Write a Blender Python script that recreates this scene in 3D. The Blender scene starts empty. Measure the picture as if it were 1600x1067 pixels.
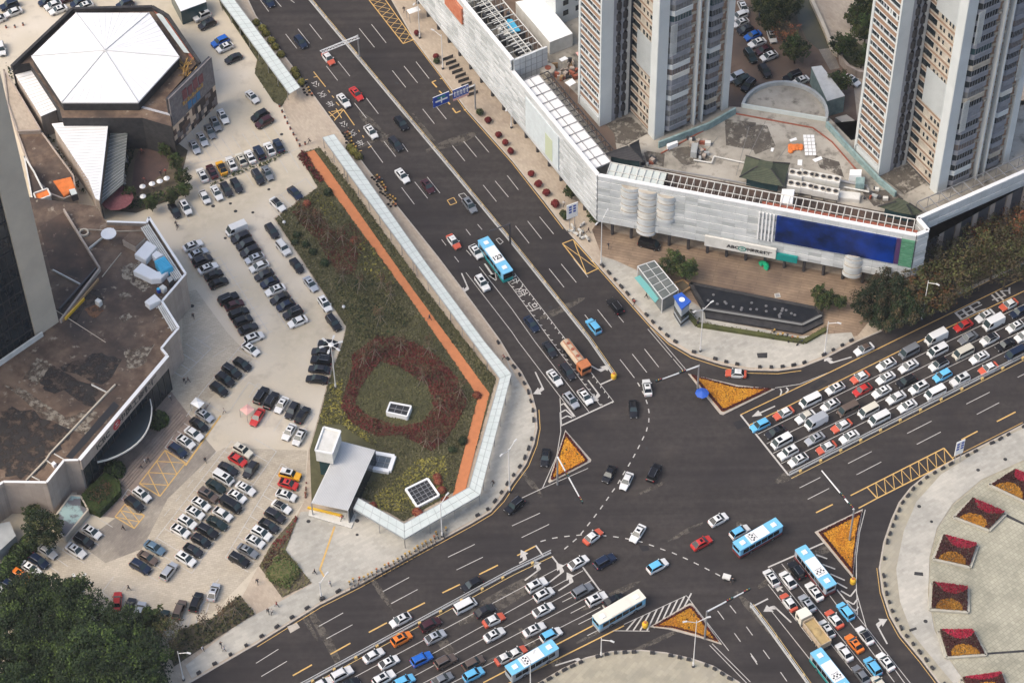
import bpy, math, random
from mathutils import Vector, Matrix
random.seed(7)
RND = random.Random(11)
SC = bpy.context.scene
COL = SC.collection
R_ = math.radians

# ------------------------------------------------------------------ camera
CAM_H = 390.0
F_PX = 3900.0
def _norm(v):
    l = math.sqrt(sum(c * c for c in v)); return tuple(c / l for c in v)
def _dot(a, b): return sum(x * y for x, y in zip(a, b))
_up = _norm((-70.0, 3267.0, -F_PX))                 # world up seen in the camera's own axes (right, up, forward)
_k = _up[2]
_wy = _norm((-_up[0] * _k, -_up[1] * _k, 1 - _up[2] * _k))
_wx = (_wy[1] * _up[2] - _wy[2] * _up[1], _wy[2] * _up[0] - _wy[0] * _up[2], _wy[0] * _up[1] - _wy[1] * _up[0])
if _wx[0] < 0: _wx = tuple(-c for c in _wx)
_RW = (_wx, _wy, _up)
def P(u, v, z=0.0):
    """Where the sight line of a photograph point meets the level z."""
    c = (u - 800.0, -(v - 533.5), F_PX)
    w = [_dot(r, c) for r in _RW]
    t = (z - CAM_H) / w[2]
    return Vector((w[0] * t, w[1] * t, z))
cam_data = bpy.data.cameras.new("camera")
cam = bpy.data.objects.new("camera", cam_data); COL.objects.link(cam)
right = Vector([r[0] for r in _RW]); upv = Vector([r[1] for r in _RW]); fwd = Vector([r[2] for r in _RW])
M = Matrix((right, upv, -fwd)).transposed().to_4x4(); M.translation = Vector((0, 0, CAM_H))
cam.matrix_world = M
cam_data.sensor_width = 36.0
cam_data.lens = F_PX * 36.0 / 1600.0
cam_data.clip_start = 1.0; cam_data.clip_end = 6000.0
SC.camera = cam

# ------------------------------------------------------------------ sky and sun
SUN_EL, SUN_AZ = 50.0, 200.0          # degrees; azimuth of the direction towards the sun, counted from +X to +Y
world = bpy.data.worlds.new("World"); SC.world = world; world.use_nodes = True
wn = world.node_tree; wn.nodes.clear()
sky = wn.nodes.new("ShaderNodeTexSky"); sky.sky_type = 'NISHITA'; sky.sun_disc = False
sky.sun_elevation = R_(SUN_EL); sky.sun_rotation = R_(90 - SUN_AZ)
sky.air_density = 1.0; sky.dust_density = 4.0; sky.ozone_density = 1.0
bg = wn.nodes.new("ShaderNodeBackground"); bg.inputs[1].default_value = 0.15
wo = wn.nodes.new("ShaderNodeOutputWorld")
wn.links.new(sky.outputs[0], bg.inputs[0]); wn.links.new(bg.outputs[0], wo.inputs[0])
sl = bpy.data.lights.new("sun", 'SUN'); sl.energy = 1.1; sl.angle = R_(40); sl.color = (1.0, 0.89, 0.74)
so = bpy.data.objects.new("sun", sl); COL.objects.link(so)
_sd = Vector((math.cos(R_(SUN_EL)) * math.cos(R_(SUN_AZ)), math.cos(R_(SUN_EL)) * math.sin(R_(SUN_AZ)), math.sin(R_(SUN_EL))))
so.rotation_euler = _sd.to_track_quat('Z', 'Y').to_euler(); so.location = (0, 300, 200)
vs = SC.view_settings
vs.view_transform = 'Standard'; vs.look = 'None'; vs.gamma = 1.0; vs.use_curve_mapping = False
vs.exposure = 0.75

# ------------------------------------------------------------------ helpers
def tile(ox, oy, s):
    return lambda *a: [(ox + a[i] / s, oy + a[i + 1] / s) for i in range(0, len(a), 2)]
def PP(pts, z=0.0): return [P(u, v, z) for u, v in pts]
DA, DB = R_(-60.5), R_(30.0)          # the two street directions
VA = Vector((math.cos(DA), math.sin(DA), 0)); VB = Vector((math.cos(DB), math.sin(DB), 0))

class MB:
    """Collects faces and links them as ONE mesh object."""
    def __init__(s): s.v = []; s.f = []; s.m = []
    def add(s, vs, fs, mi=0):
        o = len(s.v); s.v += [tuple(x) for x in vs]
        for f in fs: s.f.append(tuple(o + i for i in f)); s.m.append(mi)
        return s
    def poly(s, pts, mi=0, z=None, up=True):
        pts = [Vector((p[0], p[1], p[2] if z is None else z)) for p in pts]
        if up and area2(pts) < 0: pts = pts[::-1]
        return s.add(pts, [range(len(pts))], mi)
    def face(s, pts, mi=0): return s.add(pts, [range(len(pts))], mi)
    def prism(s, pts, z0, z1, ms=0, mt=None, bottom=False):
        pts = [(p[0], p[1]) for p in pts]
        if area2(pts) < 0: pts = pts[::-1]
        n = len(pts); mt = ms if mt is None else mt
        o = len(s.v)
        s.v += [(x, y, z0) for x, y in pts] + [(x, y, z1) for x, y in pts]
        for i in range(n):
            j = (i + 1) % n; s.f.append((o + i, o + j, o + n + j, o + n + i)); s.m.append(ms)
        s.f.append(tuple(o + n + i for i in range(n))); s.m.append(mt)
        if bottom: s.f.append(tuple(o + i for i in reversed(range(n)))); s.m.append(ms)
        return s
    def box(s, c, l, rz=0.0, mi=0, mt=None):
        """c = centre of the base, l = sizes"""
        ca, sa = math.cos(rz), math.sin(rz); hx, hy = l[0] / 2, l[1] / 2
        pts = [(c[0] + x * ca - y * sa, c[1] + x * sa + y * ca) for x, y in ((-hx, -hy), (hx, -hy), (hx, hy), (-hx, hy))]
        return s.prism(pts, c[2], c[2] + l[2], mi, mt, True)
    def tube(s, a, b, r0, r1=None, n=6, mi=0, caps=True):
        a, b = Vector(a), Vector(b); r1 = r0 if r1 is None else r1
        d = (b - a)
        if d.length < 1e-6: return s
        d.normalize(); x = d.orthogonal().normalized(); y = d.cross(x)
        o = len(s.v)
        for p, r in ((a, r0), (b, r1)):
            for i in range(n):
                t = 2 * math.pi * i / n; s.v.append(tuple(p + x * (r * math.cos(t)) + y * (r * math.sin(t))))
        for i in range(n):
            j = (i + 1) % n; s.f.append((o + i, o + j, o + n + j, o + n + i)); s.m.append(mi)
        if caps:
            s.f.append(tuple(o + i for i in reversed(range(n)))); s.m.append(mi)
            s.f.append(tuple(o + n + i for i in range(n))); s.m.append(mi)
        return s
    def strip(s, p0, p1, w, z, mi=0):
        """flat painted line"""
        p0, p1 = Vector((p0[0], p0[1], 0)), Vector((p1[0], p1[1], 0)); d = p1 - p0
        if d.length < 1e-6: return s
        s.k = getattr(s, 'k', 0) + 1; z = z + (s.k % 7) * .003      # crossing lines must not share a plane
        d.normalize(); n = Vector((-d.y, d.x, 0)) * (w / 2)
        return s.poly([p0 - n, p1 - n, p1 + n, p0 + n], mi, z)
    def bar(s, p0, p1, w, z0, z1, mi=0, mt=None):
        """upright slab along a line"""
        p0, p1 = Vector((p0[0], p0[1], 0)), Vector((p1[0], p1[1], 0)); d = (p1 - p0).normalized()
        n = Vector((-d.y, d.x, 0)) * (w / 2)
        return s.prism([p0 - n, p1 - n, p1 + n, p0 + n], z0, z1, mi, mt, True)
    def lathe(s, c, prof, n=12, mi=0):
        o = len(s.v)
        for r, z in prof:
            for i in range(n):
                t = 2 * math.pi * i / n; s.v.append((c[0] + r * math.cos(t), c[1] + r * math.sin(t), c[2] + z))
        for k in range(len(prof) - 1):
            for i in range(n):
                j = (i + 1) % n; a = o + k * n
                s.f.append((a + i, a + j, a + n + j, a + n + i)); s.m.append(mi)
        s.f.append(tuple(o + (len(prof) - 1) * n + i for i in range(n))); s.m.append(mi)
        return s
    def build(s, name, mats, parent=None, smooth=False, loc=None, rz=0.0):
        me = bpy.data.meshes.new(name); me.from_pydata(s.v, [], s.f)
        if not isinstance(mats, (list, tuple)): mats = [mats]
        for m in mats: me.materials.append(m)
        me.polygons.foreach_set("material_index", s.m)
        if smooth: me.polygons.foreach_set("use_smooth", [True] * len(s.f))
        me.update()
        o = bpy.data.objects.new(name, me); COL.objects.link(o)
        if parent is not None: o.parent = parent
        if loc is not None: o.location = loc
        if rz: o.rotation_euler = (0, 0, rz)
        return o
def area2(p): return sum(p[i][0] * p[(i + 1) % len(p)][1] - p[(i + 1) % len(p)][0] * p[i][1] for i in range(len(p)))
def tag(o, label=None, cat=None, group=None, kind=None):
    if label: o['label'] = label
    if cat: o['category'] = cat
    if group: o['group'] = group
    if kind: o['kind'] = kind
    return o
def thing(name, label, cat, loc=(0, 0, 0), rz=0.0, group=None):
    o = bpy.data.objects.new(name, None); COL.objects.link(o); o.empty_display_size = 0.3
    o.location = loc; o.rotation_euler = (0, 0, rz)
    return tag(o, label, cat, group)
KIDS = {}
def copy_tree(o, parent=None):
    c = o.copy(); COL.objects.link(c)
    if parent is not None: c.parent = parent
    for ch in o.children: copy_tree(ch, c)
    return c
def inside(p, poly):
    x, y = p[0], p[1]; r = False; j = len(poly) - 1
    for i in range(len(poly)):
        xi, yi, xj, yj = poly[i][0], poly[i][1], poly[j][0], poly[j][1]
        if (yi > y) != (yj > y) and x < (xj - xi) * (y - yi) / (yj - yi) + xi: r = not r
        j = i
    return r
def along(pts, step, start=0.0):
    """points and headings every step metres along a polyline"""
    out = []; d = start
    for i in range(len(pts) - 1):
        a, b = Vector((pts[i][0], pts[i][1], 0)), Vector((pts[i + 1][0], pts[i + 1][1], 0)); L = (b - a).length
        h = math.atan2(b.y - a.y, b.x - a.x)
        while d < L: out.append((a + (b - a) * (d / L), h)); d += step
        d -= L
    return out
def offset(pts, d):
    """shift an open polyline sideways by d (left of its direction positive)"""
    out = []
    for i, p in enumerate(pts):
        a = pts[max(i - 1, 0)]; b = pts[min(i + 1, len(pts) - 1)]
        t = Vector((b[0] - a[0], b[1] - a[1], 0)).normalized()
        out.append(Vector((p[0] - t.y * d, p[1] + t.x * d, 0)))
    return out

def posts(ps, z0, z1, r, mt, parent, n=5):
    for p in ps: b = MB(); b.tube((0, 0, 0), (0, 0, z1 - z0), r, n=n); b.build("post", MATS[mt], parent, loc=(p[0], p[1], z0))
# ------------------------------------------------------------------ materials
MATS = {}
def mat(name, c1, c2=None, scale=1.0, rough=0.8, metal=0.0, detail=6.0, c3=None, scale3=0.05, lo=0.35, hi=0.65, bump=0.0, brick=None, spec=0.5, coat=0.0, rnd=0.0, c4=None, scale4=.3, lo4=.55, hi4=.62, streak=0.0):
    m = bpy.data.materials.new(name); m.use_nodes = True; MATS[name] = m
    nt = m.node_tree; N = nt.nodes; L = nt.links; b = N["Principled BSDF"]
    b.inputs["Roughness"].default_value = rough; b.inputs["Metallic"].default_value = metal
    b.inputs["Specular IOR Level"].default_value = spec
    if coat: b.inputs["Coat Weight"].default_value = coat; b.inputs["Coat Roughness"].default_value = 0.08
    tc = N.new("ShaderNodeTexCoord")
    def rgb(c): return (c[0], c[1], c[2], 1.0)
    b.inputs["Base Color"].default_value = rgb(c1)
    out = None
    def noise(sc, det):
        n = N.new("ShaderNodeTexNoise"); n.inputs["Scale"].default_value = sc; n.inputs["Detail"].default_value = det; n.inputs["Roughness"].default_value = 0.62
        L.new(tc.outputs["Object"], n.inputs["Vector"]); return n
    def ramp(src, a, z):
        r = N.new("ShaderNodeMapRange"); r.inputs["From Min"].default_value = a; r.inputs["From Max"].default_value = z
        r.clamp = True; L.new(src, r.inputs["Value"]); return r.outputs[0]
    def mix(fac, A, B, mode='MIX'):
        x = N.new("ShaderNodeMix"); x.data_type = 'RGBA'; x.blend_type = mode
        if isinstance(fac, float): x.inputs[0].default_value = fac
        else: L.new(fac, x.inputs[0])
        for i, k in ((6, A), (7, B)):
            if isinstance(k, tuple): x.inputs[i].default_value = k
            else: L.new(k, x.inputs[i])
        return x.outputs[2]
    if c2 is not None:
        n = noise(scale, detail); out = mix(ramp(n.outputs[0], lo, hi), rgb(c1), rgb(c2))
        if bump:
            bp = N.new("ShaderNodeBump"); bp.inputs["Strength"].default_value = bump; bp.inputs["Distance"].default_value = 0.05
            L.new(n.outputs[0], bp.inputs["Height"]); L.new(bp.outputs[0], b.inputs["Normal"])
    if c3 is not None:
        n3 = noise(scale3, 5.0); out = mix(ramp(n3.outputs[0], 0.42, 0.66), out if out else rgb(c1), rgb(c3))
    if c4 is not None:
        n4 = noise(scale4, 7.0); out = mix(ramp(n4.outputs[0], lo4, hi4), out if out else rgb(c1), rgb(c4))
    if streak:
        for ang in (DA, DB):
            mp = N.new("ShaderNodeMapping"); mp.inputs["Rotation"].default_value = (0, 0, -ang); mp.inputs["Scale"].default_value = (.02, .55, 1); L.new(tc.outputs["Object"], mp.inputs["Vector"])
            mp2 = N.new("ShaderNodeVectorMath"); L.new(mp.outputs[0], mp2.inputs[0])
            n5 = N.new("ShaderNodeTexNoise"); n5.inputs["Scale"].default_value = 1.0; n5.inputs["Detail"].default_value = 4; L.new(mp2.outputs[0], n5.inputs["Vector"])
            mr5 = N.new("ShaderNodeMapRange"); mr5.inputs["From Min"].default_value = .3; mr5.inputs["From Max"].default_value = .7; mr5.inputs["To Min"].default_value = 1 - streak; mr5.inputs["To Max"].default_value = 1 + streak; L.new(n5.outputs[0], mr5.inputs["Value"])
            hs5 = N.new("ShaderNodeHueSaturation"); L.new(mr5.outputs[0], hs5.inputs["Value"])
            if isinstance(out, tuple): hs5.inputs["Color"].default_value = out
            else: L.new(out, hs5.inputs["Color"])
            out = hs5.outputs[0]
    if brick:
        w, h, mort, dark, rot = brick
        mp = N.new("ShaderNodeMapping"); mp.inputs["Rotation"].default_value = (0, 0, -rot); L.new(tc.outputs["Object"], mp.inputs["Vector"])
        bt = N.new("ShaderNodeTexBrick"); bt.inputs["Scale"].default_value = 1.0; bt.inputs["Brick Width"].default_value = w; bt.inputs["Row Height"].default_value = h
        bt.inputs["Mortar Size"].default_value = mort; bt.inputs["Mortar Smooth"].default_value = 0.3
        bt.inputs["Color1"].default_value = (1, 1, 1, 1); bt.inputs["Color2"].default_value = (0.84, 0.84, 0.84, 1); bt.inputs["Mortar"].default_value = (dark, dark, dark, 1)
        L.new(mp.outputs[0], bt.inputs["Vector"])
        out = mix(1.0, out if out else rgb(c1), bt.outputs["Color"], 'MULTIPLY')
    if rnd:
        oi = N.new("ShaderNodeObjectInfo"); hs = N.new("ShaderNodeHueSaturation")
        mr = N.new("ShaderNodeMapRange"); mr.inputs["To Min"].default_value = 1 - rnd; mr.inputs["To Max"].default_value = 1 + rnd
        L.new(oi.outputs["Random"], mr.inputs["Value"]); L.new(mr.outputs[0], hs.inputs["Value"])
        if out: L.new(out, hs.inputs["Color"])
        else: hs.inputs["Color"].default_value = rgb(c1)
        out = hs.outputs[0]
    if out: L.new(out, b.inputs["Base Color"])
    return m
A_ = mat
A_("asphalt", (.036, .031, .029), (.049, .0425, .039), 0.9, .9, c3=(.029, .0255, .0255), scale3=.045, bump=.15, spec=.25, c4=(.06, .05, .043), scale4=.11, lo4=.55, hi4=.85, streak=.13)
A_("asphalt_dark", (.024, .024, .026), (.03, .029, .03), 1.2, .9, spec=.2)
A_("ground", (.16, .145, .12), (.22, .2, .17), .15, .95)
A_("pave_warm", (.44, .36, .27), (.36, .29, .22), .35, .9, c3=(.5, .42, .32), scale3=.06, brick=(.8, .4, .02, .86, DA))
A_("pave_grey", (.42, .4, .345), (.34, .325, .28), .5, .9, c3=(.5, .47, .4), scale3=.07, brick=(1.2, .6, .025, .85, DB))
A_("pave_brown", (.22, .155, .105), (.36, .26, .17), .25, .9, c3=(.15, .105, .075), scale3=.06, brick=(9., .75, .06, .6, R_(-16)))
A_("lot_concrete", (.52, .455, .345), (.44, .385, .285), .4, .92, c3=(.58, .52, .425), scale3=.05, bump=.1, c4=(.37, .32, .25), scale4=.18, lo4=.56, hi4=.75)
A_("lot_paver", (.47, .41, .315), (.38, .33, .25), .8, .92, c3=(.52, .46, .365), scale3=.05, brick=(.9, .45, .05, .78, R_(12)))
A_("lot_dark", (.29, .255, .205), (.36, .32, .26), .4, .92, c3=(.2, .175, .15), scale3=.09, brick=(.8, .4, .03, .8, R_(58)))
A_("terrace", (.3, .235, .185), (.235, .185, .15), .5, .9, brick=(1.6, .8, .04, .75, R_(58)))
A_("plaza", (.36, .34, .255), (.27, .26, .195), .3, .9, c3=(.43, .405, .305), scale3=.09, brick=(.8, .8, .055, .68, R_(38)))
A_("plaza_ring", (.42, .375, .27), (.31, .285, .215), .25, .9, c3=(.34, .31, .24), scale3=.12, brick=(1.6, .8, .03, .82, R_(50)))
A_("kerb", (.46, .41, .34), (.36, .32, .27), 1.5, .85)
A_("white_paint", (.5, .48, .44), (.34, .32, .29), 2.5, .85, lo=.45, hi=.75)
A_("yellow_paint", (.6, .38, .12), (.42, .28, .12), 2.0, .85, lo=.45, hi=.75)
A_("path_orange", (.52, .19, .075), (.45, .165, .065), 1.0, .9)
A_("soil", (.08, .065, .045), (.12, .095, .06), .6, 1.0)
A_("grass_base", (.07, .068, .032), (.1, .095, .044), .5, 1.0)
A_("water", (.010, .012, .016), (.018, .02, .024), .5, .6, spec=.12)
A_("canal_water", (.075, .065, .03), (.05, .05, .025), .08, .35)
A_("white_roof", (.8, .8, .79), (.7, .7, .69), .2, .65, c3=(.74, .735, .72), scale3=.3, c4=(.62, .61, .59), scale4=.6, lo4=.62, hi4=.8)
A_("roof_seam_grey", (.5, .5, .49), None, rough=.7)
A_("panel_b", (.42, .44, .43), None, rough=.6)
A_("white_panel", (.56, .58, .57), (.45, .47, .46), .35, .6, c3=(.62, .635, .625), scale3=.12)
A_("white_plain", (.78, .78, .76), None, rough=.5)
A_("panel_gap", (.17, .17, .16), None, rough=.8)
A_("off_white", (.66, .65, .6), (.54, .53, .48), .6, .7)
A_("grey_white", (.36, .375, .37), (.28, .295, .29), .4, .7)
A_("pale_glass", (.56, .6, .57), (.49, .54, .51), .5, .75, spec=.15)
A_("glass_dark", (.010, .017, .022), (.018, .027, .033), .3, .2, spec=.4)
A_("glass_teal", (.018, .05, .058), (.028, .07, .08), .4, .2, spec=.5)
A_("glass_grey", (.10, .12, .125), (.15, .165, .165), .5, .2, spec=.6)
A_("teal_wall", (.26, .36, .35), (.16, .24, .235), .8, .7)
A_("teal_panel", (.0, .22, .20), None, rough=.5)
A_("beige_wall", (.56, .49, .38), (.47, .41, .32), .15, .75)
A_("bank_wall", (.43, .36, .30), (.36, .30, .25), .4, .75, brick=(2.4, 1.2, .04, .8, 0.0))
A_("brown_roof", (.10, .064, .044), (.19, .13, .088), .35, .95, detail=10, lo=.4, hi=.6, c3=(.04, .031, .028), scale3=.06, bump=.15, c4=(.30, .25, .19), scale4=.55, lo4=.6, hi4=.7)
A_("brown_roof_dark", (.06, .04, .03), (.11, .07, .05), .3, .95, detail=10, c3=(.032, .026, .024), scale3=.09, c4=(.16, .12, .09), scale4=.8, lo4=.62, hi4=.7)
A_("roof_black", (.022, .02, .02), (.04, .034, .03), .5, .95, detail=10, c4=(.14, .11, .085), scale4=.9, lo4=.62, hi4=.68)
A_("roof_pale", (.3, .26, .2), (.1, .075, .055), .9, .95, detail=10, lo=.45, hi=.55)
A_("roof_orange", (.2, .09, .04), (.12, .07, .045), .6, .95)
A_("deck_black", (.07, .06, .05), (.12, .105, .085), .5, .95, detail=10)
A_("deck", (.33, .305, .255), (.2, .183, .15), .3, .95, detail=10, c3=(.4, .37, .315), scale3=.08, c4=(.075, .065, .052), scale4=.35, lo4=.53, hi4=.72)
A_("deck_brown", (.13, .085, .06), (.2, .14, .1), .4, .95, detail=9, c3=(.08, .06, .05), scale3=.1)
A_("brown_spandrel", (.3, .195, .13), (.24, .155, .105), .5, .8)
A_("tower_white", (.56, .59, .58), (.5, .53, .52), .15, .7)
A_("tower_cream", (.48, .44, .37), (.34, .3, .24), .6, .8)
A_("tower_dark", (.035, .042, .055), (.075, .08, .09), .5, .4)
A_("tower_grey", (.27, .28, .305), (.2, .21, .23), .4, .8)
A_("tile_dark", (.03, .03, .032), (.05, .048, .048), .8, .8, spec=.2)
A_("metal_dark", (.06, .06, .065), None, rough=.5, metal=.3)
A_("metal_grey", (.3, .3, .3), None, rough=.45, metal=.3)
A_("metal_light", (.62, .62, .6), None, rough=.4, metal=.1)
A_("metal_black", (.02, .02, .022), None, rough=.6)
A_("pole_white", (.66, .65, .62), None, rough=.5)
A_("dim_grey", (.12, .12, .125), None, rough=.8)
A_("red_paint", (.5, .04, .03), None, rough=.5)
A_("rust_red", (.22, .06, .035), (.32, .10, .06), 1.5, .9)
A_("sign_blue", (.015, .06, .33), None, rough=.45)
A_("blue_roof", (.02, .09, .42), None, rough=.5)
A_("cyan_roof", (.07, .44, .66), (.06, .38, .58), .5, .6)
A_("letter_dark", (.02, .018, .018), None, rough=.6)
A_("letter_red", (.5, .02, .03), None, rough=.5)
A_("letter_green", (.02, .22, .18), None, rough=.5)
A_("orange_tarp", (.75, .2, .04), (.55, .15, .03), 1.0, .8)
A_("pink_tarp", (.75, .42, .36), (.68, .38, .33), 1.0, .8)
A_("timber", (.36, .23, .11), (.28, .17, .08), 1.5, .8)
A_("gold_scrap", (.42, .25, .06), (.2, .12, .04), 2.0, .7)
A_("pav_green", (.05, .065, .04), (.075, .085, .05), 1.0, .85, brick=(6., .35, .06, .6, 0.0))
A_("pav_dark", (.035, .033, .036), (.055, .052, .052), 1.0, .85, brick=(6., .35, .06, .6, 0.0))
A_("canopy_grey", (.10, .115, .11), (.15, .16, .15), .4, .85, spec=.15)
A_("skin", (.45, .28, .2), None, rough=.6)
A_("cloth_dark", (.025, .025, .03), None, rough=.9, rnd=.5)
A_("cloth_pale", (.5, .48, .46), None, rough=.9, rnd=.3)
A_("cloth_red", (.3, .06, .05), None, rough=.9)
A_("hair", (.015, .012, .01), None, rough=.8)
A_("wood_deck", (.085, .05, .042), (.06, .038, .033), .5, .85)
A_("rubber", (.018, .018, .018), None, rough=.9)
A_("alloy", (.32, .32, .33), None, rough=.35, metal=.8)
A_("bark", (.10, .075, .05), (.06, .045, .03), 3.0, .95)
A_("stake", (.22, .18, .14), None, rough=.9)
A_("lamp_glass", (.55, .55, .53), None, rough=.3)
A_("bollard_yellow", (.7, .42, .03), None, rough=.5)
# leaves: many small faces; colour wanders through the crown
def leaf(name, a, b, c=None, sc=.6): return A_(name, a, b, sc, .75, detail=3.0, c3=c, scale3=.25, spec=.25, rnd=.3)
leaf("leaf_dark", (.010, .020, .009), (.025, .042, .014), (.016, .028, .009))
leaf("leaf_mid", (.036, .064, .015), (.082, .118, .026), (.024, .044, .012))
leaf("leaf_olive", (.055, .062, .02), (.09, .095, .028), (.04, .044, .016))
leaf("leaf_autumn", (.1, .05, .02), (.17, .08, .03), (.06, .038, .018))
leaf("leaf_rust", (.2, .065, .032), (.26, .095, .045), (.14, .05, .026))
leaf("leaf_brown", (.06, .046, .023), (.1, .07, .034), (.04, .035, .018))
leaf("leaf_red", (.13, .016, .018), (.2, .03, .024), (.085, .014, .014))
leaf("cover_red", (.10, .018, .017), (.155, .032, .025), (.07, .016, .014), 1.2)
leaf("cover_green", (.065, .066, .029), (.095, .092, .038), (.052, .054, .025), .5)
leaf("cover_olive", (.095, .089, .036), (.135, .123, .047), (.075, .072, .03), .5)
leaf("cover_yellow", (.19, .17, .04), (.27, .23, .045), (.13, .125, .034), 1.0)
leaf("cover_dry", (.12, .108, .06), (.165, .145, .08), (.09, .082, .042), .5)
leaf("cover_rusty", (.10, .055, .03), (.14, .07, .035), (.07, .05, .025), 1.0)
leaf("flower_orange", (.6, .25, .018), (.46, .17, .014), (.66, .33, .03), 1.5)
leaf("flower_ochre", (.34, .145, .015), (.24, .095, .012), (.42, .2, .025), 1.5)
A_("bed_ochre", (.32, .13, .015), (.24, .1, .015), 1.0, .9)
leaf("flower_crimson", (.27, .012, .03), (.2, .01, .022), (.33, .018, .045), 1.5)
leaf("flower_maroon", (.05, .014, .013), (.035, .012, .011), (.07, .018, .015), 1.5)

for _n, _c, _s in (("roof_black", (.03, .026, .025), 1.1), ("roof_pale", (.34, .29, .225), 1.5), ("roof_orange", (.2, .09, .04), .8), ("deck_black", (0, 0, 0), 1.2)):      # stains: ragged, broken edges
    _m = MATS[_n]; _t = _m.node_tree; _b = _t.nodes["Principled BSDF"]; _x = _t.nodes.new("ShaderNodeTexNoise"); _x.inputs["Scale"].default_value = _s * .5; _x.inputs["Detail"].default_value = 10; _x.inputs["Roughness"].default_value = .7
    _k = _t.nodes.new("ShaderNodeTexCoord"); _t.links.new(_k.outputs["Object"], _x.inputs["Vector"]); _r = _t.nodes.new("ShaderNodeMapRange"); _r.inputs["From Min"].default_value = .36; _r.inputs["From Max"].default_value = .52; _r.inputs["To Max"].default_value = .9
    _t.links.new(_x.outputs[0], _r.inputs["Value"]); _t.links.new(_r.outputs[0], _b.inputs["Alpha"])
# ------------------------------------------------------------------ ground, road, pavements
m_ = MATS
g = MB(); g.poly([(-2500, -2200, -.06), (2500, -2200, -.06), (2500, 2800, -.06), (-2500, 2800, -.06)])
tag(g.build("ground", m_["ground"]), kind="structure")
g = MB(); g.poly([(-420, 60, 0), (420, 60, 0), (420, 800, 0), (-420, 800, 0)])
tag(g.build("road", m_["asphalt"]), kind="structure")
ZP = 0.13                                     # pavement height
t00, t10, t20, t30 = tile(0, 0, 4), tile(400, 0, 4), tile(800, 0, 4), tile(1200, 0, 4)
t01, t11, t21, t31 = tile(0, 267, 4), tile(400, 267, 4), tile(800, 267, 4), tile(1200, 267, 4)
t02, t12, t22, t32 = tile(0, 534, 4), tile(400, 534, 4), tile(800, 534, 4), tile(1200, 534, 4)
t03, t13, t23, t33 = tile(0, 800, 4), tile(400, 800, 4), tile(800, 800, 4), tile(1200, 800, 4)
K_NW = [(340, -70), (388, 0), (400, 25), (445, 88), (475, 128), (520, 190), (575, 265), (620, 321), (657, 367), (685, 402), (732, 464), (782, 532), (800, 562), (815, 581), (830, 609), (838, 639), (840, 669), (835, 694), (822, 726), (800, 756), (784, 780), (767, 800), (735, 819), (650, 865), (560, 915), (500, 945), (400, 1007), (300, 1065), (240, 1100)]
K_NE = [(560, -80), (611, 0), (646, 62), (690, 120), (727, 170), (800, 252), (850, 315), (882, 357), (935, 417), (975, 462), (1015, 507), (1045, 535), (1080, 555), (1127, 570), (1170, 579), (1215, 580), (1252, 575), (1290, 560), (1340, 534), (1400, 508), (1477, 471), (1542, 440), (1680, 375)]
K_SE = [(1700, 610), (1600, 662), (1560, 683), (1490, 718), (1446, 742), (1422, 762), (1404, 785), (1392, 812), (1380, 847), (1373, 887), (1378, 925), (1390, 962), (1407, 992), (1440, 1032), (1465, 1065), (1500, 1110)]
K_S = [(760, 1110), (840, 1067), (877, 1045), (915, 1027), (955, 1017), (1002, 1015), (1040, 1019), (1080, 1028), (1115, 1040), (1155, 1065), (1200, 1110)]
def block(name, kerb, rest, mt):
    pts = PP(kerb) ; full = pts + rest
    b = MB(); b.prism(full, -.05, ZP, 1, 0); tag(b.build(name, [m_[mt], m_["kerb"]]), kind="structure")
    k = MB(); inner = offset(pts, 0.28 if area2(full) > 0 else -0.28)
    for i in range(len(pts) - 1):
        k.poly([pts[i], pts[i + 1], inner[i + 1], inner[i]], 0, ZP + .012)
    tag(k.build("kerb", m_["kerb"]), kind="structure")
    return full
NW = block("pavement", K_NW, [P(-260, 1100), P(-260, -160), P(300, -160)], "pave_warm")
NE = block("pavement", K_NE, [P(1760, 330), P(1760, -200), P(500, -200)], "pave_warm")
SE = block("pavement", K_SE, [P(1760, 1110), P(1760, 580)], "plaza_ring")
SB = block("pavement", K_S, [P(1000, 1140)], "plaza_ring")
_zl = [ZP + .012]
def zone(name, pts, mt, z=None):
    if z is None: _zl[0] += .004; z = _zl[0]
    b = MB(); b.poly(PP(pts) if len(pts[0]) == 2 and not isinstance(pts[0], Vector) else pts, 0, z)
    return tag(b.build(name, m_[mt]), kind="structure")
# parking ground
LOT = [(-120, -160), (330, -160), (345, 0), (395, 75), (402, 92), (398, 110), (442, 168), (470, 240), (495, 294), (427, 342), (540, 511), (535, 532), (512, 596), (497, 654), (482, 704), (475, 784), (462, 810), (404, 884), (372, 945), (330, 965), (285, 980), (200, 1040), (-200, 1060)]
zone("parking_lot", LOT, "lot_concrete")
zone("parking_paving", [(95, 860), (210, 800), (285, 740), (350, 700), (480, 704), (475, 784), (404, 884), (330, 960), (180, 960), (60, 880)], "lot_paver")
zone("parking_paving", [(180, 810), (232, 738), (306, 668), (338, 706), (262, 780), (222, 858), (165, 880), (125, 850)], "lot_dark")
zone("parking_paving", [(285, 460), (306, 453), (355, 520), (395, 562), (300, 650), (262, 640), (258, 590), (285, 545)], "lot_paver")
zone("terrace", [(258, 600), (300, 655), (330, 628), (285, 700), (180, 810), (128, 802), (120, 770)], "terrace")
zone("pavement_paving", [(752, 772), (799, 584), (786, 548), (806, 590), (826, 618), (834, 645), (836, 670), (831, 694), (818, 724), (797, 752), (765, 797), (735, 815), (650, 861), (560, 911), (500, 941), (404, 1000), (300, 1060), (290, 1040), (372, 975), (441, 938), (488, 912), (446, 860), (470, 800), (552, 795), (632, 841)], "pave_grey")
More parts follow.
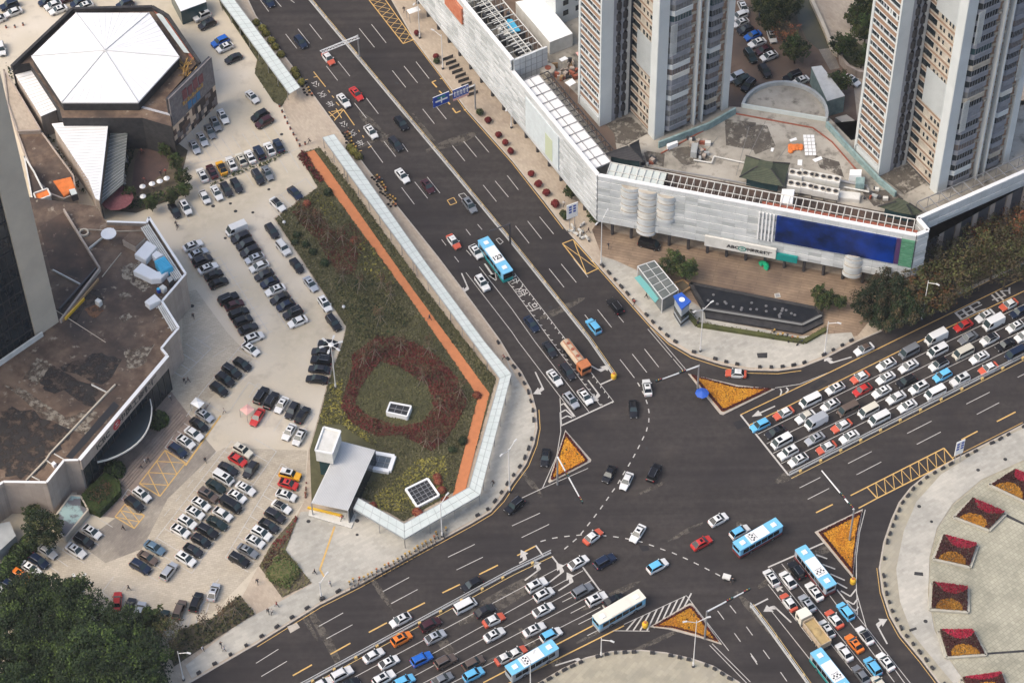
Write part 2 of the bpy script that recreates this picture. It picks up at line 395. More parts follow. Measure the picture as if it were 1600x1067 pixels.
# NE block zones
zone("forecourt", [(936, 345), (955, 362), (1000, 372), (1200, 408), (1440, 455), (1360, 500), (1340, 525), (1300, 540), (1210, 520), (1095, 480), (1010, 430), (962, 408), (940, 400), (925, 360)], "pave_brown")
zone("pavement_paving", [(940, 402), (962, 408), (1010, 430), (1095, 482), (1110, 500), (1250, 526), (1330, 520), (1335, 530), (1288, 556), (1250, 571), (1215, 576), (1170, 575), (1127, 566), (1082, 551), (1048, 531), (1018, 503), (978, 458), (938, 413)], "pave_grey")
zone("backyard", [(1080, -60), (1240, -60), (1290, 70), (1330, 100), (1345, 240), (1100, 240)], "deck_brown")
zone("park_ground", [(1340, 505), (1440, 455), (1450, 375), (1700, 250), (1700, 362), (1542, 436), (1477, 467), (1400, 503)], "soil")
zone("park_path", [(1448, 440), (1600, 362), (1650, 340), (1650, 358), (1600, 380), (1452, 452)], "pave_brown")
# SE plaza paving inside the ring
zone("plaza", [(1700, 640), (1600, 722), (1535, 752), (1490, 790), (1466, 825), (1454, 872), (1452, 930), (1462, 985), (1485, 1030), (1510, 1067), (1530, 1110), (1760, 1110), (1760, 640)], "plaza")
zone("pavement_paving", PP([(1540, 698), (1470, 742), (1432, 784), (1412, 830), (1400, 890), (1406, 940), (1425, 990), (1470, 1045), (1500, 1080), (1512, 1072), (1484, 1032), (1460, 985), (1450, 930), (1452, 872), (1464, 825), (1488, 788), (1533, 750), (1598, 720), (1640, 695), (1640, 650)]), "pave_grey")
zone("drain_channel", PP(t33(1480, 10, 1600, 70, 1600, 85, 1470, 25)), "tile_dark"); zone("drain_channel", PP(t33(1365, 880, 1700, 855, 1700, 870, 1365, 893)), "tile_dark")

# ------------------------------------------------------------------ painted markings
ZM = .012
W = MB(); Y = MB()
def seg(mb, pts, w=.13, z=ZM):
    for i in range(0, len(pts) - 1, 2):
        mb.strip(P(*pts[i]), P(*pts[i + 1]), w, z)
def line(mb, pts, w=.13, z=ZM):
    for i in range(len(pts) - 1): mb.strip(P(*pts[i]), P(*pts[i + 1]), w, z)
seg(W, t10(25,0,80,75, 120,0,158,45, 185,215,255,305, 262,183,335,275, 335,153,410,248, 440,415,510,505, 513,385,587,478, 615,645,690,740, 690,615,765,713, 800,885,873,980, 915,900,950,950, 645,180,740,298, 722,155,813,270, 852,443,936,548, 925,415,1010,520, 1000,388,1082,493, 1042,683,1115,775, 1120,660,1190,747, 1228,912,1305,1008, 1298,885,1378,982, 1370,852,1455,953, 215,0,240,20, 695,885,793,1018), .14)
seg(W, t11(910,105,990,210, 992,70,1073,173, 1070,40,1150,140, 1160,430,1188,467, 1240,535,1267,570, 1312,365,1340,402, 1315,497,1345,530, 1385,335,1413,368, 1420,90,1503,193, 1495,65,1578,165, 1570,30,1640,120), .14)
seg(W, t21(22,345,107,453, 98,315,185,425, 172,288,260,395, 232,612,325,728, 308,583,402,698, 455,900,510,970, 535,868,622,978, 650,890,698,947), .14)
seg(W, t22(675,110,765,225, 752,77,843,192, 828,45,917,158), .14)
line(W, [(728, 426), (800, 519), (810, 534), (899, 651)]); line(W, [(749, 417), (800, 483), (836, 534), (920, 643)])
J1 = [(768, 410), (800, 449), (862, 534), (938.5, 634)]; J2 = [(804, 427), (885, 532), (958.5, 627)]
line(W, J1, .12); line(W, J2, .12)
for JJ, sg in ((J1, 1), (J2, -1)):
    for p, h in along(PP(JJ), 1.5, .5):
        q = p + Vector((-math.sin(h), math.cos(h), 0)) * (.45 * sg) + Vector((math.cos(h), math.sin(h), 0)) * .35
        W.strip(p, q, .2, ZM + .004)
line(W, [(876.5, 665), (958.7, 627)], .3); line(W, [(937.5, 601), (960, 591)], .3)
line(W, [(1012, 514), (1070, 582)], .12); line(W, [(1016, 512), (1073, 579)], .12)
arc1 = t22(785,255, 815,310, 835,355, 850,400, 857,445, 855,495, 843,545, 825,590, 803,635, 780,680, 755,727, 730,770, 705,810, 650,905, 620,945, 590,990, 558,1035) + t23(525,15, 490,60, 455,105, 420,150, 375,190, 330,228)
arc2 = t23(178,183, 240,165, 300,155, 360,148, 425,142, 500,140, 620,150, 690,160, 750,172, 815,187, 875,208, 935,230, 997,250, 1053,275, 1110,300, 1165,328, 1225,358, 1290,392)
for ac in (arc1, arc2):
    for p, h in along(PP(ac), 2.35):
        W.strip(p, p + Vector((math.cos(h), math.sin(h), 0)) * 1.05, .22, ZM)
seg(W, t13(1200,280,1367,200, 1253,360,1418,280, 793,495,957,407, 845,570,1010,482, 393,712,545,628, 440,790,603,702, 0,943,140,855, 33,1025,193,930) + t23(0,85,175,5, 60,158,232,75), .14)
seg(Y, t13(1165,503,1275,450, 1395,388,1512,330, 945,620,1055,565, 705,750,818,690, 465,887,590,817, 230,1020,350,952) + t23(33,270,148,210), .28)
seg(W, t23(148,207,195,272, 250,275,300,340, 440,340,550,490, 565,580,582,606), .3)
seg(W, [(530, 1070), (886, 880), (592, 1067), (911, 891), (615, 1073), (925, 906), (655, 1070), (940, 921), (705, 1067), (938, 948)])
seg(W, t23(470,770,535,738, 415,700,505,655, 367,630,460,582, 315,560,375,530), .14)
seg(Y, [(755, 1066), (930, 975), (795, 1067), (975, 977)], .25)
# east arm
seg(W, [(1157, 648), (1232, 742)], .35)
line(Y, [(1157, 648), (1300, 580), (1400, 531), (1600, 434)], .2); line(Y, [(1171, 664), (1291, 605), (1400, 551), (1610, 450)], .2)
seg(W, [(1184, 678), (1610, 471), (1198, 693), (1610, 491), (1208, 708), (1610, 511), (1221, 724), (1610, 530)])
seg(W, t32(1240,388,1385,315, 1305,453,1445,380, 870,572,1022,495, 930,640,1080,563, 500,760,648,685, 553,830,708,750, 197,912,327,847, 248,983,382,915, 1560,222,1660,172), .14)
seg(Y, t32(1430,498,1547,438, 1208,612,1310,558, 300,1067,405,1015), .28)
tz = tile(1280, 660, 5)
line(Y, tz(245,570, 975,200, 1050,290, 450,592, 308,668), .25); seg(Y, tz(375,505, 450,590), .2)
top = [(375 + (975 - 375) * i / 9, 505 - 305 * i / 9) for i in range(10)]; bot = [(455 + (1050 - 455) * i / 9, 590 - 300 * i / 9) for i in range(10)]
for i in range(9):
    seg(Y, tz(top[i + 1][0], top[i + 1][1], bot[i + 1][0] - 65, bot[i + 1][1] + 33), .13); seg(Y, tz(top[i][0], top[i][1], bot[i + 1][0] - 65, bot[i + 1][1] + 33), .13)
line(Y, [(1480, 471), (1600, 412)], .15)
line(W, [(1352, 796), (1343, 832), (1338, 870), (1338, 925), (1355, 985), (1430, 1090)], .15)
# south arm
seg(W, [(1172, 949), (1200, 935), (1200, 886), (1300, 842)], .3)
seg(W, t33(20,350, 620,1110, 85,322, 720,1110, 60,440, 60,441) + t33(0,450, 490,1080, 0,590,390,1080, 225,305, 790,1060, 430,485, 900,1080))
seg(W, t23(1285,615,1325,670, 1362,582,1400,630, 1390,755,1428,808, 1465,715,1503,768, 1495,895,1533,950, 1570,860,1610,915) + t33(78,998,118,1055, -110,880,-70,935), .15)
seg(W, t23(1090,520,1355,865, 1235,830,1470,1070, 1250,820,1490,1060), .13)
line(W, t23(630,740, 860,742), .15); line(W, t23(700, 700, 1090,520), .12)
for i in range(9):
    a = i / 8.5; q0 = (700 + 45 * i, 738 - 14 * i * (i > 3) * .6); 
    x0 = 715 + 43 * i; yb = 738 if x0 < 860 else 738 - (x0 - 860) * .58
    x1 = x0 + 62; yt = 700 - (x1 - 700) * .462
    if yb > yt + 15: seg(W, t23(x0, yb, x1, yt), .28)
seg(W, t33(300,265,370,290, 340,325,420,355, 390,385,480,425, 430,440,495,475, 455,490,515,525, 515,525,550,480, 490,550,535,575, 535,575,560,540, 515,595,550,615, 550,615,565,590), .28)
line(W, t33(430,480, 560,640, 552,460), .13)
line(W, t22(300,350, 305,440, 310,523), .15); seg(W, t22(305,395, 325,385, 325,385, 390,465, 307,440, 335,425, 335,425, 385,470, 310,480, 345,462, 345,462, 375,474), .28)
line(W, t22(300,440, 305,560, 280,710, 190,915, 40,985), .15); line(W, t22(190,915, 475,790), .13)
line(W, [(1211, 606), (1250, 600), (1300, 580)], .13); seg(W, tile(1090, 560, 7.62)(985,360, 1000,395, 1000,395, 985,440, 1055,345, 1080,375, 1080,375, 1050,410), .28)
# yellow box on the north carriageways
line(Y, t21(315,455, 380,430, 540,610, 465,645, 315,455), .22); seg(Y, t21(385,435,465,645, 320,460,530,610), .16); seg(W, t21(385, 550, 475, 665), .13)
line(Y, t10(705,0, 920,275, 985,250, 800,-10), .2)
for i in range(8):
    a, b = i / 8, (i + 1) / 8
    A0 = (705 + 215 * a, 275 * a); A1 = (705 + 215 * b, 275 * b); B0 = (790 + 195 * a, -5 + 255 * a); B1 = (790 + 195 * b, -5 + 255 * b)
    seg(Y, t10(*A0, *B1, *B0, *A1), .12)
for q in (t10(360,450,435,545), t10(360,485,385,480), t10(450,565,462,580), t10(475,600,487,613), t10(500,640,520,662), t10(545,685,615,785), t10(450,735,540,680), t10(470,700,545,690), t10(455,700,500,745), t10(500,680,535,740), t10(545,690,490,755), t10(640,815,648,825), t10(665,848,675,862), t10(300,502,325,498), t10(640,948,662,942), t10(700,925,722,915)):
    seg(Y, q, .2)
for q in (t10(1100,515,1130,548), t10(1100,515,1125,505), t10(1150,495,1180,488), t10(1145,570,1160,585), t10(1200,640,1212,655), t10(1228,678,1250,708), t10(1250,708,1278,695), t10(1300,690,1325,680)):
    seg(Y, q, .3)
line(Y, [(646, 64), (690, 122), (727, 173), (800, 255), (850, 319), (880, 358)], .14); line(Y, [(897, 376), (935, 420), (975, 465), (1015, 510), (1045, 538), (1080, 559), (1127, 574), (1170, 583), (1215, 584), (1252, 579)], .14)
line(Y, [(842, 640), (844, 670), (839, 696), (826, 728), (804, 758), (788, 783), (769, 803), (737, 822), (652, 868), (562, 918), (502, 948), (402, 1010)], .12)
line(Y, [(1598, 660), (1558, 680), (1488, 715)], .12); line(Y, [(1370, 887), (1375, 926), (1387, 963), (1404, 994), (1437, 1034), (1462, 1067)], .12)
# arrows
def arrow(tip, tail, turn=0, mb=W):
    a, b = P(*tail), P(*tip); d = (b - a); L = d.length; d.normalize(); n = Vector((-d.y, d.x, 0))
    if turn == 0:
        mb.strip(a, a + d * (L - 1.9), .28, ZM + .003); h = a + d * (L - 2.0)
        mb.poly([h - n * .75, b, h + n * .75], 0, ZM + .003)
    else:
        mb.strip(a, a + d * (L - .7), .28, ZM + .003); h = a + d * (L - 1.1); s = turn
        mb.poly([h - d * .5, h + d * .5, h + n * s * .9 + d * .8, h + n * s * .9 + d * .1], 0, ZM + .003)
        k = h + n * s * .85 + d * .45; mb.poly([k - d * .95, k + d * .95, k + n * s * 1.5 + d * .25], 0, ZM + .006)
arrow((725 + 50, 267 + 172), (757, 412)); arrow(t11(1505, 685)[0], t11(1430, 580)[0]); arrow(t11(1335, 755)[0], t11(1285, 640)[0], -1)
arrow(t22(205, 315)[0], t22(145, 188)[0], -1); arrow(t22(575, 195)[0], t22(485, 145)[0], 1); arrow(t22(560, 352)[0], t22(475, 240)[0], -1)
for q in ((110,280,45,318), (195,340,80,425), (340,355,230,440), (400,420,290,490)): arrow(t23(q[0], q[1])[0], t23(q[2], q[3])[0], 1)
arrow(t23(440, 905)[0], t23(270, 957)[0], -1); arrow(t32(370, 140)[0], t32(522, 95)[0], -1); arrow((1174.5, 651), (1211, 634.5))
arrow(t33(25, 445)[0], t33(95, 495)[0]); arrow(t33(20, 570)[0], t33(145, 688)[0], 1); arrow(t33(668, 680)[0], t33(745, 822)[0], -1); arrow((938, 452 - 40), (924, 444 - 40), 0)
for q in (t11(1265,150,1300,140,1345,190,1310,205), t11(1500,430,1520,420,1545,445,1525,460), t11(1195,185,1235,168,1255,200,1215,215)):
    line(W if q[0][0] > 705 else Y, q + q[:1], .16)
BOLD = [0.0]
def text_mesh(s, size):
    cu = bpy.data.curves.new("writing", 'FONT'); cu.body = s; cu.size = size; cu.align_x = 'CENTER'; cu.align_y = 'CENTER'; cu.resolution_u = 2; cu.offset = BOLD[0] * size
    o = bpy.data.objects.new("writing", cu); COL.objects.link(o)
    dg = bpy.context.evaluated_depsgraph_get(); me = bpy.data.meshes.new_from_object(o.evaluated_get(dg))
    bpy.data.objects.remove(o); bpy.data.curves.remove(cu)
    return me
def lettering(s, size, origin, x, y, mt, parent=None, name="lettering", sx=1.0, sy=1.0, depth=0.0):
    """letters laid in the plane spanned by x and y at origin (world axes, or the parent's)"""
    me = text_mesh(s, size); x = Vector(x); y = Vector(y)
    for v in me.vertices: v.co = Vector(origin) + x * (v.co.x * sx) + y * (v.co.y * sy)
    me.materials.clear(); me.materials.append(m_[mt])
    o = bpy.data.objects.new(name, me); COL.objects.link(o)
    if parent is not None: o.parent = parent
    return o
def road_text(s, uv, travel, size, ys, mt="white_paint"):
    d = Vector((math.cos(travel), math.sin(travel), 0)); r = Vector((d.y, -d.x, 0)); p = P(*uv); p.z = ZM + .004
    tag(lettering(s, size, p, r, d, mt, None, "road_lettering", 1.0, ys), kind="structure")
for ch, uv in (("公", t10(372, 525)[0]), ("交", t10(412, 590)[0]), ("车", t10(462, 648)[0]), ("公", t10(548, 775)[0]), ("交", t10(600, 832)[0]), ("车", t10(648, 892)[0])): road_text(ch, uv, DA, 1.75, 1.2)
tv = tile(740, 355, 5.767)
for ch, uv in (("车", tv(355, 470)[0]), ("变", tv(430, 575)[0]), ("可", tv(535, 705)[0])): road_text(ch, uv, DA, 2.2, 1.25)
tw = tile(1460, 430, 11.43)
road_text("专", tw(1240, 330)[0], DB + math.pi, 3.1, 1.9); road_text("用", tw(660, 620)[0], DB + math.pi, 3.1, 2.4)
# parking bays
ZB = ZP + .05
BW = MB(); BY = MB()
def bays(mb, a, b, n, dep, w=.15, close=True, z=ZB):
    """n bays along a-b; dep = the pixel vector of the bay depth"""
    for i in range(n + 1):
        u = a[0] + (b[0] - a[0]) * i / n; v = a[1] + (b[1] - a[1]) * i / n
        mb.strip(P(u, v), P(u + dep[0], v + dep[1]), w, z)
    if close: mb.strip(P(*a), P(*b), w, z + .004)
bays(BW, (286, 385), (336, 446), 6, (36, -14)); bays(BW, (344, 455), (390, 532), 6, (36, -14)); bays(BW, (362, 376), (450, 516), 12, (38, -15))
bays(BW, (383, 534), (326, 600), 5, (34, 21)); bays(BW, (326, 600), (309, 622), 1, (36, 22)); bays(BW, (303, 634), (258, 700), 5, (36, 22)); bays(BW, (200, 765), (190, 780), 2, (34, 20))
bays(BW, (142, 804), (98, 860), 4, (34, 20)); bays(BW, (88, 853), (20, 905), 5, (32, 22))
bays(BW, (362, 690), (210, 886), 13, (38, 23)); bays(BW, (432, 706), (300, 896), 11, (-34, -20)); bays(BW, (440, 725), (352, 872), 9, (36, 22))
bays(BW, (403, 600), (492, 648), 6, (-14, 22)); bays(BW, (489, 650), (389, 598), 6, (-28, 42)); bays(BW, (497, 532), (488, 596), 5, (38, 4))
bays(BW, (300, 258), (445, 225), 9, (-18, -26)); bays(BW, (308, 292), (470, 232), 9, (16, 26)); bays(BW, (258, 322), (290, 308), 2, (22, 32)); bays(BW, (420, 318), (478, 280), 3, (22, 26)); bays(BW, (284, 205), (336, 165), 5, (16, 30))
bays(BW, (330, 932), (270, 985), 4, (-9, 30)); bays(BW, (160, 925), (230, 985), 4, (18, -24)); bays(BW, (316, 935), (342, 905), 2, (-16, 30))
for a in ((300, 470), (318, 495), (336, 520), (354, 545)): BW.strip(P(*a), P(a[0] - 22, a[1] + 14), .1, ZB)
bays(BW, (285, 590), (330, 545), 4, (-28, -18)); bays(BW, (345, 405), (420, 520), 3, (.1, .1))
def hatch(a, b, dep, n):
    c = (a[0] + dep[0], a[1] + dep[1]); d = (b[0] + dep[0], b[1] + dep[1])
    for s_, e_ in ((a, b), (c, d), (a, c), (b, d)): BY.strip(P(*s_), P(*e_), .22, ZB)
    for i in range(n):
        p = lambda A, B, k: (A[0] + (B[0] - A[0]) * k / n, A[1] + (B[1] - A[1]) * k / n)
        BY.strip(P(*p(a, b, i)), P(*p(c, d, i + 1)), .18, ZB + .004); BY.strip(P(*p(c, d, i)), P(*p(a, b, i + 1)), .18, ZB + .008)
hatch((258, 704), (218, 756), (32, 20), 3); hatch((196, 788), (180, 808), (30, 18), 2); BY.strip(P(345, 650), P(290, 728), .35, ZB); BY.strip(P(523, 823), P(500, 890), .35, ZB); BY.strip(P(500, 890), P(507, 902), .35, ZB)
for q in ([(232, 352), (248, 330)], [(338, 706), (262, 800)], [(420, 520), (380, 590)]):
    for p, h in along(PP(q), 4): BW.strip(p, p + Vector((math.cos(h), math.sin(h), 0)) * 2, .1, ZB)
for mbx, nm, mt in ((W, "road_marking", "white_paint"), (Y, "road_marking", "yellow_paint"), (BW, "parking_marking", "white_paint"), (BY, "parking_marking", "yellow_paint")):
    tag(mbx.build(nm, m_[mt]), kind="structure")
# manhole covers and darker patches on the road
pt = MB()
for q in (t23(790,205,850,210,860,235,815,245), t32(1385,-10,1,1,1,1,1,1)[:0], t32(260,290,330,235,375,245,290,300), t22(1380,505,1460,475,1480,520,1410,550)):
    if q: pt.poly(PP(q), 0, .006)
tag(pt.build("road_patch", m_["asphalt_dark"]), kind="structure")
pt = MB(); pt.poly(PP(t13(195,715, 255,690, 275,720, 215,755)), 0, ZM + .03); tag(pt.build("road_marking", m_["kerb"]), kind="structure")
pt = MB(); rr = random.Random(15)
for u, v in [(558, 813), (558, 835), (482, 814), *t33(1022,58, 985,680, 900,733), *t32(1483,733, 1313,800, 945,1027), (300, 478), (352, 372), (360, 318), (368, 330), (395, 332), (420, 296), (376, 350), (340, 312), (333, 322), (860, 480), (1050, 560), (620, 130), (440, 210), (588, 890), (780, 905), (1010, 700), (900, 780)]:
    z = .02 if u > 570 and 60 < v < 1060 and not (u > 1370) else ZP + .075; p = P(u, v, z); pt.lathe((p.x, p.y, z - .02), [(rr.uniform(.3, .45), 0), (.3, .03)], 12)
for q in (t33(915,375, 968,380, 970,402, 912,395), t33(880,735, 925,720, 930,735, 885,750), tz(*[0] * 0) if 0 else t22(1530,75,1595,72,1595,105,1535,105)): pt.poly(PP(q), 0, ZP + .08)
tag(pt.build("pavement_cover", m_["tile_dark"]), kind="structure")
pt = MB()
for i in range(46):
    u, v = rr.uniform(420, 1340), rr.uniform(60, 1050); p = P(u, v)
    if any(inside((p.x, p.y), B_) for B_ in (NW, NE, SE, SB)): continue
    L, a = rr.uniform(2, 9), rr.choice((DA, DB)) + rr.gauss(0, .05); n_ = 9; w_ = rr.uniform(.5, 1.5)
    pt.poly([(p.x + math.cos(a) * L * math.cos(t) - math.sin(a) * w_ * math.sin(t) * rr.uniform(.6, 1.2), p.y + math.sin(a) * L * math.cos(t) + math.cos(a) * w_ * math.sin(t) * rr.uniform(.6, 1.2), 0) for t in [6.283 * k / n_ for k in range(n_)]], 0, .004 + .0006 * (i % 8))
tag(pt.build("road_stain", m_["deck_black"]), kind="structure")
# ------------------------------------------------------------------ bank with the brown roof
ZR = 10.5
bankp = [(252, 544), (261, 555), (122.5, 718), (100, 718.5), (72.5, 753), (5, 752), (-60, 800), (-160, 760), (-160, 330), (20, 300), (150, 318), (167, 346), (229, 348), (232.5, 339), (290, 427.5), (253, 470.6), (279, 512), (264, 529)]
bw = PP(bankp, 0)
bankw = PP(bankp, ZR)
bank = thing("bank_building", "low bank building with stained brown flat roof, red round emblem and dark glass front", "building")
b = MB(); b.prism(bankw, ZP, ZR - .9, 0, 1)
b.build("wall", [m_["bank_wall"], m_["brown_roof"]], bank)
b = MB()
ring = bankw[:7] + []
for i in range(-7, 6):
    b.bar(bankw[i], bankw[i + 1], .5, ZR - 2.6 if i in (1,) else ZR - 1.0, ZR, 0, 1)
b.build("parapet", [m_["bank_wall"], m_["white_plain"]], bank)
# sign band and glass along the front (edge 1 -> 2)
e0, e1 = bankw[1], bankw[2]; du = (e1 - e0).normalized(); dn = Vector((-du.y, du.x, 0))
if dn.dot(VA) < 0: dn = -dn
Lf = (e1 - e0).length
fb = MB(); c0 = e0 + dn * .05; c1 = e1 + dn * .05
fb.bar(e0 + du * .6 + dn * .12, e1 - du * .6 + dn * .12, .24, .5, 7.6, 0)
fb.build("glass_front", m_["glass_dark"], bank)
ml = MB()
for i in range(16):
    p = e0 + du * (.6 + (Lf - 1.2) * i / 15) + dn * .27; ml.box((p.x, p.y, .5), (.12, .1, 7.1), math.atan2(du.y, du.x))
ml.build("mullion", m_["metal_black"], bank)
bb = MB(); bb.bar(e0 + dn * .3, e1 + dn * .3, .5, 7.6, ZR + .05, 0, 1); bb.build("sign_band", [m_["bank_wall"], m_["white_plain"]], bank)
ex = -du if (-du).dot(VB) > 0 else du                   # reading direction, towards the street end
ang_s = math.atan2(ex.y, ex.x)
def band_at(k, z): return e1 + ex * (Lf * k) + dn * .56 + Vector((0, 0, z))
def at_z(p, z): return Vector((p.x, p.y, z))
kq = lambda u: None
BOLD[0] = .035
lettering("ICBC", 2.0, at_z(band_at(.235, 0), 8.95), ex, (0, 0, 1), "letter_dark", bank, "lettering", 1.0, .95)
lettering("中国工商银行", 1.9, at_z(band_at(.63, 0), 8.95), ex, (0, 0, 1), "letter_dark", bank, "lettering", 1.12, .95)
em = MB(); cc = at_z(band_at(.385, 0), 8.95)
pts = [cc + ex * (1.15 * math.cos(t)) + Vector((0, 0, 1.15 * math.sin(t))) + dn * .02 for t in [2 * math.pi * i / 24 for i in range(24)]]
em.face(pts if (pts[1] - pts[0]).cross(pts[2] - pts[1]).dot(dn) > 0 else pts[::-1])
em.build("emblem", m_["letter_red"], bank)
lettering("工", 1.25, cc + dn * .05, ex, (0, 0, 1), "off_white", bank, "emblem_mark")
# curved glass canopy over the entrance
cp = MB(); n = 12; p_in = [e1 + ex * (Lf * (.14 + .6 * i / n)) + dn * .5 for i in range(n + 1)]
p_out = [p_in[i] + dn * (4.2 * math.sin(math.pi * i / n) ** .8 + .05) for i in range(n + 1)]
for i in range(n):
    cp.prism([p_in[i], p_in[i + 1], p_out[i + 1], p_out[i]], 5.2, 5.3, 0, 0, True)
cp.build("canopy", m_["glass_dark"], bank)
rm = MB()
for i in range(n): rm.bar(p_out[i], p_out[i + 1], .22, 5.1, 5.45)
rm.build("canopy_rim", m_["off_white"], bank)
# lower roof pieces, ledge walls, drain lines and slatted pergola on the roof edge
ZD = ZR - .9
def roofline(pts, w, h, mt, name, z=ZD):
    r = MB()
    for i in range(len(pts) - 1): r.bar(P(*pts[i], z + h), P(*pts[i + 1], z + h), w, z, z + h)
    return r.build(name, m_[mt], bank)
tb = tile(0, 330, 5.333); tc = tile(0, 600, 4.446)
roofline(tb(530,-20, 830,470, 500,905), .35, 1.0, "bank_wall", "roof_wall")
roofline(tb(735,310, 945,140), .2, .5, "off_white", "roof_pipe"); roofline(tb(440,485, 670,605), .2, .5, "off_white", "roof_pipe")
roofline(tb(650,145, 1000,165, 1190,160), .1, .3, "beige_wall", "roof_pipe"); roofline(tb(1010,345, 850,545), .1, .2, "beige_wall", "roof_pipe")
roofline(tb(820,560, 520,905), .3, .6, "timber", "roof_edge"); roofline(tb(800,470, 495,810), .3, .9, "metal_dark", "roof_edge"); roofline(tb(700,720,540,890), .25, .7, "bollard_yellow", "roof_edge")
roofline(tc(180,665, 320,520, 345,480, 745,55, 800,0), .3, .4, "beige_wall", "roof_kerb"); roofline(tc(635,0, 745,55), .15, .4, "off_white", "roof_pipe")
roofline(tc(320,525,355,550), .12, .3, "off_white", "roof_pipe"); roofline(tc(375,480,445,520), .12, .3, "off_white", "roof_pipe"); roofline(tc(215,635,275,665), .12, .3, "off_white", "roof_pipe")
roofline(t01(660,1070,240, 800), .0001 + .1, .1, "beige_wall", "roof_joint")
dk = MB()
for q in (tb(540,0,820,460,720,580,420,480,330,130), ): dk.poly(PP(q, ZD + .02), 0)
dk.build("lower_roof", m_["brown_roof_dark"], bank)
gt = MB(); q = PP(tc(455,505, 790,120, 830,150, 500,520), ZD + .03); gt.poly(q); gt.build("gutter_pit", m_["metal_black"], bank)
for mt, q in (("roof_black", t02(0,430, 210,425, 480,590, 300,720, 200,860, 20,862, -60,700)), ("roof_black", t02(240,260, 330,140, 620,300, 560,420, 400,300, 330,330)), ("roof_pale", t02(230,90, 330,140, 230,270, 150,230)), ("roof_pale", t02(30,280, 140,290, 420,480, 560,420, 620,470, 520,590, 300,480)), ("roof_pale", t02(760,60, 960,20, 900,150, 800,170)), ("roof_black", tb(540,900, 760,620, 860,740, 700,800, 640,920)), ("roof_orange", tb(700,820, 800,780, 860,830, 780,900)), ("roof_pale", tb(980,700, 1060,670, 1100,710, 1020,745)), ("roof_pale", tb(1040,440, 1160,420, 1260,640, 1180,660, 1020,560)), ("roof_pale", tb(990,880, 1070,840, 1100,880, 1030,940)), ("roof_black", t02(330,160, 640,60, 760,110, 640,280))):
    w = PP(q, ZD + .008 + .003 * (len(bank.children) % 4)); cq = sum(w, Vector()) / len(w); wq = []
    for i in range(len(w)):
        for k in range(5):
            p = w[i] + (w[(i + 1) % len(w)] - w[i]) * k / 5; wq.append(p + (p - cq) * RND.uniform(-.16, .14))
    pm = MB(); pm.poly(wq); pm.build("roof_stain", m_[mt], bank)
for a, b_, cnt, nm in (((231, 350), (284, 432), 5, "edge_slat"), ((255, 474), (277, 512), 4, "edge_slat")):
    s_ = MB()
    for k in range(cnt):
        o = -k * 2.6
        s_.bar(P(a[0] + o, a[1] + abs(o) * .5, ZR), P(b_[0] + o, b_[1] + abs(o) * .5, ZR), .25, ZR - .45, ZR - .05)
    for p, h in along(PP([a, b_], ZR), 3): 
        s_.bar(p, p + Vector((math.cos(h + math.pi / 2), math.sin(h + math.pi / 2), 0)) * (-1.6 if True else 1), .1, ZR - .7, ZR - .5)
    s_.build(nm, m_["off_white"], bank)
# roof furniture: each a thing
def roof_box(name, label, cat, pts, h, mt, z=ZD, top=None, group=None):
    t = thing(name, label, cat, group=group); w = PP(pts, z + h); b = MB(); b.prism(w, z, z + h, 0, 0); b.build("housing", m_[mt], t)
    c = sum(w, Vector()) / len(w); ins = [c + (p - c) * .94 for p in w]
    q = MB(); q.prism(ins, z + h, z + h + .12, 0, 0); q.build("lid", m_[top or mt], t); return t
roof_box("plant_box", "large white slab roofed plant box beside the bank's roof edge, upper one", "plant box", tb(1120,360, 1225,245, 1310,300, 1215,410), 1.4, "white_roof")
roof_box("plant_box", "white L shaped plant box below the blue roofed shed on the bank", "plant box", tb(1110,500, 1180,430, 1310,505, 1400,505, 1340,565, 1255,570), 1.4, "white_roof")
roof_box("plant_box", "small white plant box touching the blue ribbed shed on the bank", "plant box", tb(1265,365, 1305,330, 1360,365, 1300,400), 1.6, "white_roof")
roof_box("plant_box", "white oblong box by the lower corner of the bank's slatted edge", "plant box", tb(1205,755, 1290,690, 1340,740, 1245,790), 1.3, "white_roof")
roof_box("plant_box", "little cream box next to a blue drum on the bank roof", "plant box", tb(1325,635, 1355,610, 1390,635, 1360,660), 1.2, "off_white")
t = roof_box("roof_shed", "bright blue ribbed shed roof on the bank's stained roof", "shed", tb(1285,415, 1370,375, 1440,465, 1345,515), 2.0, "cyan_roof")
rb = MB(); w4 = PP(tb(1285,415, 1370,375, 1440,465, 1345,515), ZD + 2.16)
for i in range(1, 9): rb.bar(w4[0] + (w4[3] - w4[0]) * i / 9, w4[1] + (w4[2] - w4[1]) * i / 9, .1, ZD + 2.1, ZD + 2.2)
rb.build("roof_rib", m_["cyan_roof"], t)
roof_box("vent_housing", "brown topped square vent housing near the bank's upper roof edge", "vent", tb(1020,240, 1095,170, 1210,225, 1130,300), 1.8, "bank_wall", top="brown_roof")
roof_box("vent_housing", "small pale cube vent in the middle of the bank roof", "vent", tb(790,745, 815,725, 850,745, 825,770), 1.2, "off_white")
roof_box("water_pump", "dark pump unit with pale top beside the bank roof corner", "pump", tb(1390,560, 1425,540, 1445,570, 1410,600), 1.6, "metal_dark", top="grey_white")
roof_box("water_pump", "small white pump box at the low corner of the bank roof", "pump", tc(355,550, 375,535, 392,552, 372,568), .8, "white_roof")
t = thing("roof_dish", "white oval dish standing on a dark patch of the bank roof", "dish", P(*tb(915,240)[0], ZD))
d = MB(); d.lathe((0, 0, 1.5), [(.3, 0), (1.6, .35), (1.6, .5), (.05, .3)], 18); d.build("dish", m_["white_roof"], t); d = MB(); d.tube((0, 0, 0), (0, 0, 1.6), .2); d.build("leg", m_["metal_dark"], t)
